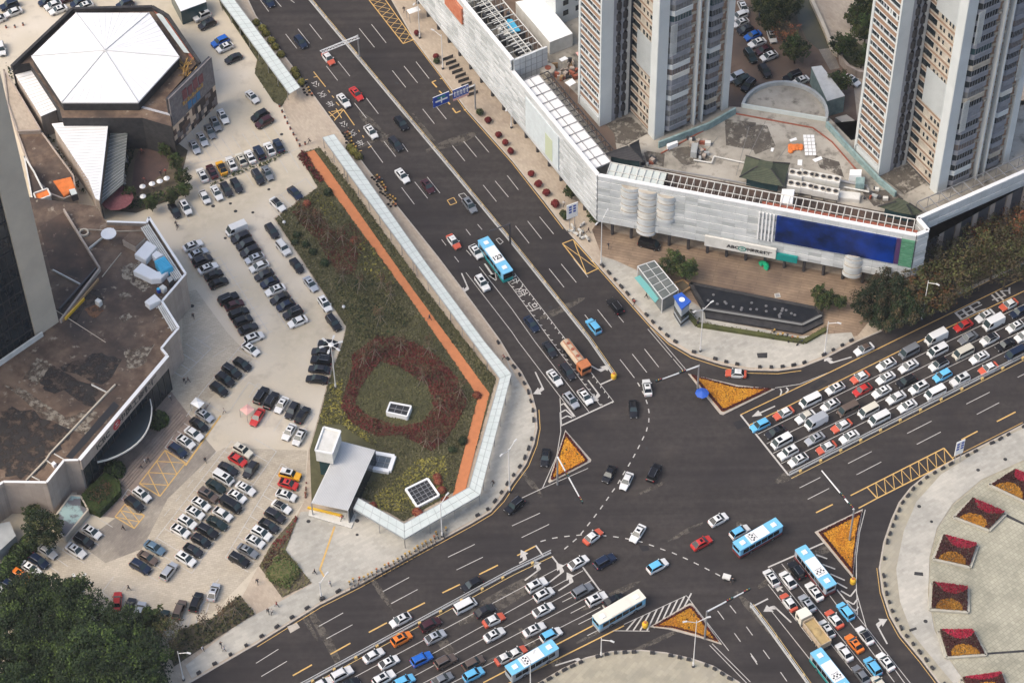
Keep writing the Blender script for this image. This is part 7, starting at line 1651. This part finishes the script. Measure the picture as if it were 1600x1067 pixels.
# ------------------------------------------------------------------ kerb boxes, bollards, bicycles
kb = MB(); kb.box((0, 0, 0), (.95, .45, .5)); kbt = MB(); kbt.box((0, 0, .5), (.85, .36, .14))
def kerb_boxes(label, group, pts, step, off):
    w = offset(PP(pts), off); proto = None; gaps = random.Random(len(label))
    for p, h in along(w, step, .5):
        if gaps.random() < .14: continue
        if proto is None:
            q = thing("kerb_planter", label, "planter box", p, h, group); kb.build("box", m_["metal_dark"], q); kbt.build("planting", m_["tile_dark"], q); proto = q
        else: q = copy_tree(proto)
        q.location = (p.x, p.y, ZP); q.rotation_euler = (0, 0, h + gaps.gauss(0, .08)); s = gaps.uniform(.6, 1.15); q.scale = (s, 1, 1)
kerb_boxes("low dark planter box in the row round the walkway corner's kerb", "planter boxes at the walkway corner", K_NW[11:23], 2.4, -.75 if area2(NW) < 0 else .75)
kerb_boxes("low dark planter box in the row along the grove side kerb", "planter boxes on the grove side kerb", K_NW[24:28], 3.4, -.75 if area2(NW) < 0 else .75)
kerb_boxes("low dark planter box in the row round the pool side kerb", "planter boxes at the pool side", K_NE[8:19], 2.3, -.75 if area2(NE) < 0 else .75)
kerb_boxes("low dark planter box in the row round the big plaza's kerb", "planter boxes at the big plaza", K_SE[1:16], 2.0, -.7 if area2(SE) < 0 else .7)
kerb_boxes("small kerb box in the reddish row round the bottom plaza", "planter boxes at the bottom plaza", K_S[1:10], 1.7, -.6 if area2(SB) < 0 else .6)
A_("bike_yellow", (.5, .3, .06), None, rough=.5); A_("bike_orange", (.42, .14, .05), None, rough=.5)
bk = MB()
def bike_parts():
    f = MB(); f.tube((-.2, 0, .45), (.4, 0, .55), .03, n=4); f.tube((-.2, 0, .45), (-.1, 0, .95), .03, n=4); f.tube((.4, 0, .55), (.42, 0, 1.05), .03, n=4); f.tube((-.52, 0, .35), (-.2, 0, .45), .025, n=4); f.tube((-.1, 0, .9), (.4, 0, .9), .03, n=4); f.tube((.4, 0, .6), (.55, 0, .35), .025, n=4)
    s = MB(); s.box((-.12, 0, .95), (.3, .18, .07)); hb = MB(); hb.tube((.42, -.3, 1.05), (.42, .3, 1.05), .025, n=4); bs = MB(); bs.box((.6, 0, .75), (.3, .35, .25)); w = MB(); w.tube((0, -.025, 0), (0, .025, 0), .34, n=12)
    return f, s, hb, bs, w
BK = None
def bike(p, h, label, group, mt):
    global BK
    if BK is None:
        t = thing("bicycle", label, "bicycle", p, h, group); f, s, hb, bs, w = bike_parts(); f.build("frame", m_[mt], t); s.build("saddle", m_["rubber"], t); hb.build("handlebar", m_["metal_dark"], t); bs.build("basket", m_["metal_grey"], t)
        for x in (-.52, .55): w.build("wheel", m_["rubber"], t, loc=(x, 0, .34))
        BK = t
    else: t = copy_tree(BK); t.location = p; t.rotation_euler = (0, 0, h); t['label'] = label; t['group'] = group
    for c in t.children:
        if c.name.startswith(("frame", "basket")): c.material_slots[0].link = 'OBJECT'; c.material_slots[0].material = m_[mt]
    return t
for nm, pts, step, cnt in (("in the long share bike row along the kerb below the walkway corner", [(548, 919), (600, 895), (650, 866), (702, 833)], .95, 60), ("in the bike cluster by the avenue kerb beside the pergola end", [(537, 212), (552, 236)], 1.0, 8), ("in the bike row by the long walkway near the avenue", [(584, 280), (600, 305), (614, 325)], .8, 22), ("parked by the gap between the two avenue walkways", [(472, 134), (486, 155)], 1.0, 9), ("on the pale pavement above the round hedge of the pool", [(1205, 526), (1255, 540)], 1.0, 14)):
    for i, (p, h) in enumerate(along(PP(pts), step)[:cnt]):
        n = Vector((-math.sin(h), math.cos(h), 0)); p = p + n * RND.gauss(.3, .25); p.z = ZP + .03
        bike(p, h + 1.2 + RND.gauss(0, .15), "parked share bicycle " + nm, "bicycles " + nm, RND.choice(("bike_yellow", "bike_orange", "bike_yellow", "metal_dark")))
mo = None
for i, (u, v) in enumerate(t21(380,360, 372,385, 395,400, 430,385, 440,345, 425,410, 450,425, 470,430)):
    p = P(u, v, ZP + .02)
    if mo is None:
        mo = thing("motor_scooter", "", "scooter", p, .5, "scooters by the mall corner"); b = MB(); b.box((0, 0, .35), (1.3, .35, .3)); b.box((-.35, 0, .65), (.7, .32, .2)); b.prism([(.45, -.22), (.45, .22), (.6, .18), (.6, -.18)], .4, 1.05); b.build("body", m_["off_white"], mo)
        b = MB(); b.tube((.5, -.35, 1.1), (.5, .35, 1.1), .03, n=5); b.build("handlebar", m_["metal_dark"], mo); w = MB(); w.tube((0, -.07, 0), (0, .07, 0), .26, n=10)
        for x in (-.55, .65): w.build("wheel", m_["rubber"], mo, loc=(x, 0, .26))
        q = mo
    else: q = copy_tree(mo); q.location = p
    q['label'] = f"parked scooter, {ORD[i]} from the notice board in the huddle at the mall corner"; q.rotation_euler = (0, 0, RND.random() * 6)
bp = None
def bollards(label, group, pts, step):
    global bp
    for p, h in along(PP(pts), step):
        if bp is None: bp = thing("bollard", label, "bollard", p, 0, group); b = MB(); b.lathe((0, 0, 0), [(.22, 0), (.2, .6)], 8); b.build("post", m_["rust_red"], bp); b = MB(); b.lathe((0, 0, .6), [(.24, 0), (.2, .15), (.03, .2)], 8); b.build("cap", m_["metal_dark"], bp); q = bp
        else: q = copy_tree(bp); q['label'] = label; q['group'] = group
        q.location = (p.x, p.y, ZP + .06)
bollards("small bollard in the row across the drive between lot and avenue walkway", "bollards across the drive", [(437, 168), (452, 200), (470, 232), (478, 226)], 1.9)
bollards("small bollard in the dotted square on the yard above the hall", "bollards above the hall", t00(40,180, 125,175, 190,140), 2.0)
for lab, uv in (("yellow round bollard at the tip of the wide flower island", t23(832, 712)[0]), ("yellow round bollard below the tall flower island's point", t33(530, 440)[0]), ("yellow marker at the median fence's junction end", (959, 590))):
    p = P(*uv); t = thing("marker_drum", lab, "bollard", p); b = MB(); b.lathe((0, 0, 0), [(.55, 0), (.6, .9), (.4, 1.3)], 12); b.build("drum", m_["bollard_yellow"], t); b = MB(); b.lathe((0, 0, 1.3), [(.3, 0), (.2, .2)], 10); b.build("cap", m_["bike_orange"], t)
# ------------------------------------------------------------------ pool, kiosk, booth, umbrellas, canopies
tp = tile(940, 320, 4)
t = thing("reflecting_pool", "dark raised pool with bent stone rim in front of the brown forecourt", "pool"); pw = PP(tp(555,490, 1340,645, 1375,685, 1255,745, 645,645), 1.3); c = sum(pw, Vector()) / 5
b = MB(); b.prism(pw, ZP, 1.2, 0); b.build("water", [m_["water"]], t); b = MB()
for i in range(5): b.bar(pw[i], pw[(i + 1) % 5], .7, ZP, 1.42)
b.build("rim", m_["tile_dark"], t)
b = MB(); ow = PP(tp(540,500, 640,690, 1260,800, 1400,740, 1375,690, 1255,750, 640,650, 560,495), .7); b.prism(PP(tp(645,655, 1255,755, 1372,700, 1385,735, 1255,800, 650,700), .8), ZP, .75); b.build("lower_basin", m_["tile_dark"], t)
b = MB(); w = PP(tp(640,650, 1255,748, 1375,690), 1.45)
for i in range(2): b.bar(w[i], w[i + 1], .5, 1.43, 1.5)
b.build("stone_edge", m_["panel_gap"], t)
b = MB(); rr = random.Random(6)
for i in range(22):
    s, v = rr.uniform(.08, .92), rr.uniform(.2, .85); p = (pw[0] + (pw[1] - pw[0]) * s) * (1 - v) + (pw[4] + (pw[3] - pw[4]) * s) * v; b.lathe((p.x, p.y, 1.21), [(.3, 0), (.32, .14), (.1, .2)], 7)
b.build("fountain_jet", m_["dim_grey"], t)
t = thing("glass_kiosk", "glass and steel stair kiosk with turquoise lower roof beside the avenue bend", "kiosk")
kq = [tp(225,385, 330,350, 480,530, 380,590), tp(205,455, 240,440, 360,580, 335,612)]
w = PP(kq[0], 4.5); b = MB(); b.prism(w, 4.4, 4.5, 0, 0, True); b.build("glass_roof", m_["canopy_grey"], t); b = MB()
for i in range(4):
    b.tube((w[i].x, w[i].y, ZP), w[i], .1, n=5); b.tube(w[i], w[(i + 1) % 4], .12, n=5)
for i in range(1, 5): b.tube(w[0] + (w[3] - w[0]) * i / 5 + Vector((0, 0, .06)), w[1] + (w[2] - w[1]) * i / 5 + Vector((0, 0, .06)), .07, n=4)
b.tube((w[0] + w[1]) / 2 + Vector((0, 0, .08)), (w[2] + w[3]) / 2 + Vector((0, 0, .08)), .07, n=4); b.build("steel_frame", m_["metal_light"], t)
b = MB(); cc_ = sum(w, Vector()) / 4; b.prism([cc_ + (p - cc_) * .95 for p in w], ZP, 4.3); b.build("glass_wall", m_["glass_grey"], t); b = MB(); w2 = PP(kq[1], 3.0); b.prism(w2, 2.9, 3.0, 0, 0, True); b.build("side_roof", m_["pale_glass" if False else "cyan_teal"] if "cyan_teal" in m_ else A_("cyan_teal", (.16, .42, .4), None, rough=.4), t)
t = thing("info_booth", "grey booth with bright blue square roof and white roundel", "booth"); w = PP(tp(448,570, 500,548, 560,605, 500,655), 6.2); c = sum(w, Vector()) / 4
b = MB(); b.prism(w, 5.9, 6.3, 0, 0, True); rf = b.build("roof", m_["blue_roof"], t); b = MB(); b.prism([c + (p - c) * .82 for p in w], ZP, 5.9); b.build("wall", m_["bus_grey"], t); b = MB(); b.lathe((c.x, c.y, 6.31), [(.62, 0), (.6, .05)], 18); b.build("roundel", m_["white_plain"], rf)
b = MB(); b.prism([c + (p - c) * .85 for p in w], 2.0, 3.4); b.build("window_band", m_["glass_dark"], t); b = MB(); b.prism([c + (p - c) * .86 for p in w], .6, 1.2); b.build("dark_band", m_["letter_dark"], t)
t = thing("tree_planter", "square timber planter box under the kiosk tree", "planter"); w = PP(tp(452,490, 510,468, 562,508, 500,548), .9); b = MB()
for i in range(4): b.bar(w[i], w[(i + 1) % 4], .35, ZP, .95)
b.build("frame", m_["timber"], t); c = sum(w, Vector()) / 4; b = MB(); b.prism([c + (p - c) * .9 for p in w], ZP, .75); b.build("soil", m_["soil"], t)
def umbrella(lab, uv, r, h, mt, n=8, group=None, cat="umbrella", name="umbrella"):
    p = P(uv[0], uv[1], ZP + h); t = thing(name, lab, cat, (p.x, p.y, ZP), 0, group); b = MB(); b.tube((0, 0, 0), (0, 0, h), .05, n=5); b.build("pole", m_["metal_dark"], t)
    b = MB(); b.v += [(0, 0, h + .3)] + [(r * math.cos(6.283 * i / n), r * math.sin(6.283 * i / n), h - .2) for i in range(n)] + [(0, 0, h + .2)] + [(r * .98 * math.cos(6.283 * i / n), r * .98 * math.sin(6.283 * i / n), h - .24) for i in range(n)]
    for i in range(n): b.f += [(0, 1 + i, 1 + (i + 1) % n), (n + 1, n + 2 + (i + 1) % n, n + 2 + i)]; b.m += [0, 0]
    b.build("canopy", m_[mt], t)
umbrella("bright blue police umbrella at the edge of the long flower island", (1097, 613), 1.4, 2.3, "blue_roof")
for i, uv in enumerate(th(1045,895, 1115,875, 1172,857, 1223,835, 1048,968)): umbrella(f"white round parasol, {ORD[i]} along the dark garden terrace from its bottom corner", uv, .7, 1.9, "white_plain", 10, "white parasols on the terrace")
umbrella("wide dusty red parasol beside the grey canopy's cut corner", th(855, 980)[0], 3.6, 3.0, "cover_red" if False else "letter_maroon", 14)
for i, uv in enumerate(th(930,700, 930,730, 912,835, 912,870, 912,890)):
    p = P(*uv, ZP); t = thing("terrace_table", f"cream folding table, {ORD[i]} down the grey canopy's garden side", "table", p, R_(-65), "tables beside the grey canopy"); b = MB(); b.box((0, 0, .7), (1.2, .8, .06)); b.build("top", m_["tower_cream"], t)
    for x in (-.5, .5):
        b = MB(); b.box((x, 0, 0), (.06, .6, .7)); b.build("leg", m_["metal_dark"], t)
def canopy(lab, q, h, mt):
    t = thing("canopy", lab, "canopy"); w = PP(q, ZP + h); b = MB(); c = sum(w, Vector()) / 4 + Vector((0, 0, .5))
    for i in range(4):
        f = [w[i], w[(i + 1) % 4], c]; nr = (f[1] - f[0]).cross(f[2] - f[0]); b.face(f if nr.z > 0 else f[::-1])
    b.build("cover", m_[mt], t); posts(w, ZP, ZP + h, .06, "metal_grey", t)
tq = tile(250, 570, 6.154)
canopy("pale pink square canopy over the tail of the red car", tq(765,430, 840,375, 910,425, 835,485), 2.4, "pink_tarp"); canopy("white square canopy at the end of the terrace car row", tq(290,370, 345,310, 430,365, 375,420), 2.4, "white_plain"); canopy("small white canopy beside the kerb below the tall street wall", t10(940,65, 1010,40, 1030,65, 960,90), 2.6, "white_plain")
# tiled ramp wall beside the bank, parked bays' shelter
t = thing("glass_ramp_roof", "pale turquoise slanting ramp roof below the box hedge", "ramp roof"); q = tile(0, 600, 4.446)(490,770, 560,775, 610,870, 450,1065, 400,1010, 380,920)
b = MB(); b.prism(PP(q, 1.8), ZP, 1.8); b.build("roof", A_("ramp_teal", (.3, .42, .4), (.13, .13, .14), .25, .6, lo=.45, hi=.52), t); b = MB(); w = PP(q, 1.9)
for i in range(6): b.bar(w[i], w[(i + 1) % 6], .3, ZP, 1.9)
b.build("edge", m_["beige_wall"], t)
t = thing("ac_unit", "white twin fan unit on the ground behind the bank", "air unit", P(*tile(0,600,4.446)(243, 890)[0], 1.5), R_(-20)); b = MB(); b.box((0, 0, -1.3), (2.6, 1.2, 1.6)); b.build("casing", m_["white_plain"], t)
for x in (-.6, .6): b = MB(); b.lathe((x, 0, .3), [(.45, 0), (.45, .05)], 12); b.build("fan", m_["metal_dark"], t)
hut("back_annex", "small grey rendered annex by the photo edge below the bank", "annex", t03(-120,100, 60,60, 100,150, -20,260, -160,240), 3.4, "grey_white", "grey_white")
b = MB(); w = PP(tp(530,660, 600,740, 1270,845, 1400,770), 1.0)
for i in range(3): b.bar(w[i], w[i + 1], .9, ZP, .85)
tag(b.build("low_hedge", m_["leaf_olive"]), "low clipped hedge along the pool's outer foot", "hedge")
t = thing("rack_planters", "dark planted bicycle racks lined along the avenue's far pavement", "racks"); w = PP(t10(1200,375, 1290,500, 1370,620))
for i, (p, h) in enumerate(along(w, 1.6)):
    b = MB(); b.box((0, 0, 0), (.12, 2.6, .9)); b.build("rack", m_["metal_dark"], t, loc=(p.x, p.y, ZP), rz=h)
t = thing("flower_trough", "dark red flower trough on the kerb beside the bus lane writing", "planter"); q = tw(310,275, 520,140, 595,195, 340,320); w = PP(q, .6); c = sum(w, Vector()) / 4
b = MB(); b.prism(w, ZP, .55); b.build("trough", m_["beige_wall"], t); b = MB(); scatter(b, [c + (p - c) * .85 for p in w], .6, 30, .35, random.Random(3), 2, .2); b.build("flowers", [m_["leaf_red"], m_["cover_red"]], t)
b = MB(); w = PP(tile(1330,240,5.333)(695,740, 880,650, 1110,535), .9); k = 0
ph = None
for i, (p, h) in enumerate(along(w, 2.2)):
    if ph is None: ph = thing("stall_table", "", "table", p, h, "white tables under the side wall trees"); b = MB(); b.box((0, 0, .7), (1.5, .8, .08)); b.build("top", m_["white_plain"], ph); b = MB(); b.box((0, 0, 0), (1.2, .5, .7)); b.build("base", m_["metal_grey"], ph); q = ph
    else: q = copy_tree(ph)
    q.location = (p.x, p.y, ZP + .02); q.rotation_euler = (0, 0, h); q['label'] = "white folding table in the row under the trees by the mall's side wall"
for i, uv in enumerate([(532, 760 - 10), (479, 700), (463, 366 - 0), (536, 482)][1:]):
    pass
for lab, uv in (("round white garden lamp near the upper lot corner", (444, 349)), ("round white garden lamp near the lower end of the kerb cars", (537, 481))):
    p = P(*uv, 1.0); t = thing("garden_lamp", lab, "garden lamp", (p.x, p.y, ZP)); b = MB(); b.tube((0, 0, 0), (0, 0, 1.0), .06, n=5); b.build("post", m_["metal_grey"], t); b = MB(); b.lathe((0, 0, .9), [(.1, 0), (.38, .3), (.3, .55), (.05, .66)], 10); b.build("globe", m_["lamp_glass"], t)
A_("green_banner", (.0, .35, .16), None, rough=.7)
t = thing("balloon_arch", "bright green curved inflatable lying on the brown forecourt", "inflatable"); b = MB(); pts = [P(*q, .6) for q in tp(990,370, 1008,362, 1026,370, 1034,388, 1024,398)]
for i in range(4): b.tube(pts[i], pts[i + 1], .55, .55, 8)
b.build("tube", m_["green_banner"], t)
t = thing("floor_hatch", "small framed white hatch on the brown forecourt by the pool", "hatch"); w = PP(tp(1080,555, 1112,550, 1120,575, 1085,580), .35); b = MB(); b.prism(w, ZP, .3); b.build("frame", m_["off_white"], t); b = MB(); c = sum(w, Vector()) / 4; b.prism([c + (p - c) * .75 for p in w], .3, .34); b.build("cover", m_["metal_grey"], t)
# steps of the bank terrace and pool end
b = MB(); w0 = [P(*q) for q in tile(0,600,4.446)(1245,200, 820,690)]
for k in range(5):
    n = Vector((VB.x, VB.y, 0)).cross(Vector((0, 0, 1))); off_ = (P(255, 640) - P(246, 634)).normalized() * (k * .55)
    b.bar(w0[0] + off_ * 1.0, w0[1] + off_ * 1.0, .5, ZP, ZP + .55 - k * .1)
tag(b.build("terrace_steps", m_["terrace"]), kind="structure")
# ------------------------------------------------------------------ people
PERSON = {}
def person_mesh(key, walk, top, leg):
    """one continuous figure grown from a jointed skeleton; faces coloured by height"""
    import bmesh
    w = walk; pts = {}
    def j(n, x, y, z, r): pts[n] = (Vector((x, y, z)), r)
    j("pel", 0, 0, .95, .15); j("wai", 0, 0, 1.1, .135); j("che", .02, 0, 1.32, .16); j("nec", .02, 0, 1.5, .06); j("hea", .04, 0, 1.6, .1); j("top", .03, 0, 1.72, .08)
    E_ = [("pel", "wai"), ("wai", "che"), ("che", "nec"), ("nec", "hea"), ("hea", "top")]
    for s, n in ((1, "l"), (-1, "r")):
        j("hip" + n, 0, s * .1, .88, .11); j("kne" + n, s * w * .55, s * .1, .5, .07); j("ank" + n, s * w * .8 - .06, s * .1, .09, .05); j("toe" + n, s * w * .8 + .1, s * .11, .04, .04)
        j("sho" + n, .02, s * .2, 1.42, .075); j("elb" + n, -s * w * .45, s * .26, 1.14, .052); j("wri" + n, -s * w * .7 + .1, s * .25, .9, .036); j("han" + n, -s * w * .75 + .13, s * .25, .8, .042)
        E_ += [("pel", "hip" + n), ("hip" + n, "kne" + n), ("kne" + n, "ank" + n), ("ank" + n, "toe" + n), ("che", "sho" + n), ("sho" + n, "elb" + n), ("elb" + n, "wri" + n), ("wri" + n, "han" + n)]
    names = list(pts); me = bpy.data.meshes.new("figure"); me.from_pydata([pts[n][0] for n in names], [(names.index(a), names.index(b)) for a, b in E_], [])
    o = bpy.data.objects.new("figure", me); COL.objects.link(o)
    bm = bmesh.new(); bm.from_mesh(me); ly = bm.verts.layers.skin.verify(); bm.verts.ensure_lookup_table()
    for i, n in enumerate(names): r = pts[n][1]; bm.verts[i][ly].radius = (r, r); bm.verts[i][ly].use_root = n == "pel"
    bm.to_mesh(me); bm.free()
    o.modifiers.new("skin", 'SKIN'); sd_ = o.modifiers.new("sub", 'SUBSURF'); sd_.levels = 1; sd_.render_levels = 1
    dg = bpy.context.evaluated_depsgraph_get(); out = bpy.data.meshes.new_from_object(o.evaluated_get(dg)); bpy.data.objects.remove(o)
    out.materials.clear()
    for k in (top, leg, "skin", "hair", "rubber"): out.materials.append(m_[k])
    for f in out.polygons:
        z = f.center.z; x = f.center.x; hand = abs(f.center.y) > .17 and z < .9 and z > .7
        f.material_index = 2 if hand or 1.47 < z < 1.62 or (z >= 1.62 and x > .1) else 3 if z >= 1.62 else 0 if z > .97 or (abs(f.center.y) > .19 and z > .7) else 4 if z < .1 else 1
        f.use_smooth = True
    PERSON[key] = out
person_mesh("dark", .5, "cloth_dark", "cloth_dark"); person_mesh("pale", .4, "cloth_pale", "cloth_dark"); person_mesh("red", .5, "cloth_red", "cloth_dark")
def put(uv, key, label, group=None, ground=ZP + .07, az=None):
    p = P(uv[0], uv[1], ground + .8); o = bpy.data.objects.new("person", PERSON[key]); COL.objects.link(o); o.location = (p.x, p.y, ground); o.rotation_euler = (0, 0, RND.random() * 6.28 if az is None else az); tag(o, label, "person", group); return o
for uv, k, lab in (((671, 496), "dark", "person in dark clothes walking alone on the orange path"), ((275, 350), "dark", "dark dressed person of the pair by the hedge corner, nearer the cars"), ((277.5, 354), "dark", "dark dressed person of the pair by the hedge corner, nearer the bank"),
    (t02(1152, 240)[0], "dark", "darkly dressed walker of the pair on the empty paved bays, bank side"), (t02(1175, 238)[0], "dark", "darkly dressed walker of the pair on the empty paved bays, car side"), (t02(1063, 345)[0], "pale", "person in pale top standing on the bank terrace corner"), (t01(1207, 905)[0], "dark", "person in dark clothes by the paved bays near the slatted edge"),
    (t02(1282, 735)[0], "dark", "dark dressed person crossing the lot drive by the cream SUV"), (t02(768, 780)[0], "red", "person in red top near the round bush on the terrace"), (t02(880, 778)[0], "dark", "dark dressed person leading the three on the bank steps"), (t02(905, 742)[0], "pale", "pale dressed person in the middle of the bank steps"), (t02(925, 735)[0], "dark", "tall dark dressed person at the yellow hatching's corner"),
    (t03(768, 95)[0], "dark", "dark dressed person on the drive by the lower yellow hatching"), (t03(803, 472)[0], "dark", "person with a cart crossing the lower lot"), (t03(1380, 825)[0], "dark", "dark dressed person on the pavement below the grove, in front"), (t03(1400, 855)[0], "pale", "pale dressed person close behind the dark one below the grove"), (t03(1265, 850)[0], "pale", "pale dressed person near the wall below the staked trees"),
    (t13(128, 575)[0], "red", "person in red near the planted bed's lower corner"), (t13(75, 615)[0], "dark", "dark dressed person of the pair south of the planted bed"), (t13(98, 620)[0], "pale", "pale dressed person of the pair south of the planted bed"), (t13(365, 370)[0], "dark", "dark dressed person standing on the metro forecourt's yellow line"), (t13(462, 443)[0], "pale", "person in pale top walking by the road south of the forecourt"), (t13(535, 35)[0], "red", "person in red by the yellow stair wall"), (t13(8, 430)[0], "dark", "dark dressed person at the lot's lower exit"),
    (t12(1483, 880)[0], "dark", "person beside a bicycle on the pale corner pavement"), (t12(1550, 95)[0], "red", "person in red on the pavement near the walkway bend"), (t10(333, 882)[0], "dark", "dark dressed person at the drive's bollard row"), (t10(578, 815)[0], "dark", "dark dressed rider crossing the bus stop writing"), (t10(925, 60)[0], "dark", "dark dressed person beside the hatched box pavement"), (t21(603, 465)[0], "dark", "dark dressed person on the forecourt corner"), (t21(478, 372)[0], "dark", "dark dressed person among the parked scooters"), (t21(765, 820)[0], "red", "person in red by the kerb boxes at the kiosk"), (t21(325, 205)[0], "pale", "person in pale clothes by the red potted shrubs"), (t21(1160, 950)[0], "dark", "dark dressed person beside the lamp post by the pool"), (t31(905, 850)[0], "dark", "person in blue shade under the dark evergreens"), (t02(1400, 432)[0], "pale", "person in white crossing the drive by the pink canopy"),
    ((1010, 392 + 70), "dark", "dark dressed person at the pool side pavement bend"), (t00(150, 680)[0], "red", "person in red on the beige terrace beside the tower")):
    put(uv, k, lab)
for i, uv in enumerate(th(1040,640, 1180,800, 1060,850, 1085,600, 1195,660, 1130,920, 1215,790)): put(uv, "dark" if i % 2 else "red", f"guest on the dark garden terrace, {ORD[i]} in the scattered party", "guests on the terrace")
p = P(*t23(1350, 420)[0], 0); t = thing("tricycle", "loaded tricycle cart standing at the dashed arc's end", "cart", p, R_(-20)); b = MB(); b.box((-.3, 0, .5), (1.5, 1.0, .5)); b.build("tray", m_["off_white"], t); b = MB(); b.tube((.4, 0, .5), (1.2, 0, .9), .05, n=5); b.build("frame", m_["metal_dark"], t)
w = MB(); w.tube((0, -.04, 0), (0, .04, 0), .34, n=10)
for x, y in ((-.4, .55), (-.4, -.55), (1.2, 0)): w.build("wheel", m_["rubber"], t, loc=(x, y, .34))
put(t23(1378, 425)[0], "dark", "person in dark clothes pushing the tricycle cart", ground=.02)
SC.cycles.max_bounces = 6; SC.cycles.diffuse_bounces = 3; SC.cycles.glossy_bounces = 2; SC.cycles.transparent_max_bounces = 4
SC.cycles.use_denoising = True
# ------------------------------------------------------------------ haze: one closed box of thin air round camera and scene
hz = bpy.data.materials.new("haze"); hz.use_nodes = True; hz.node_tree.nodes.clear()
pv = hz.node_tree.nodes.new("ShaderNodeVolumePrincipled"); pv.inputs["Color"].default_value = (.85, .87, .9, 1); pv.inputs["Density"].default_value = .00004
ho = hz.node_tree.nodes.new("ShaderNodeOutputMaterial"); hz.node_tree.links.new(pv.outputs[0], ho.inputs["Volume"])
b = MB(); b.box((0, 300, -1.1), (5200, 5400, 393)); tag(b.build("haze", hz), kind="stuff")
SC.cycles.volume_bounces = 1
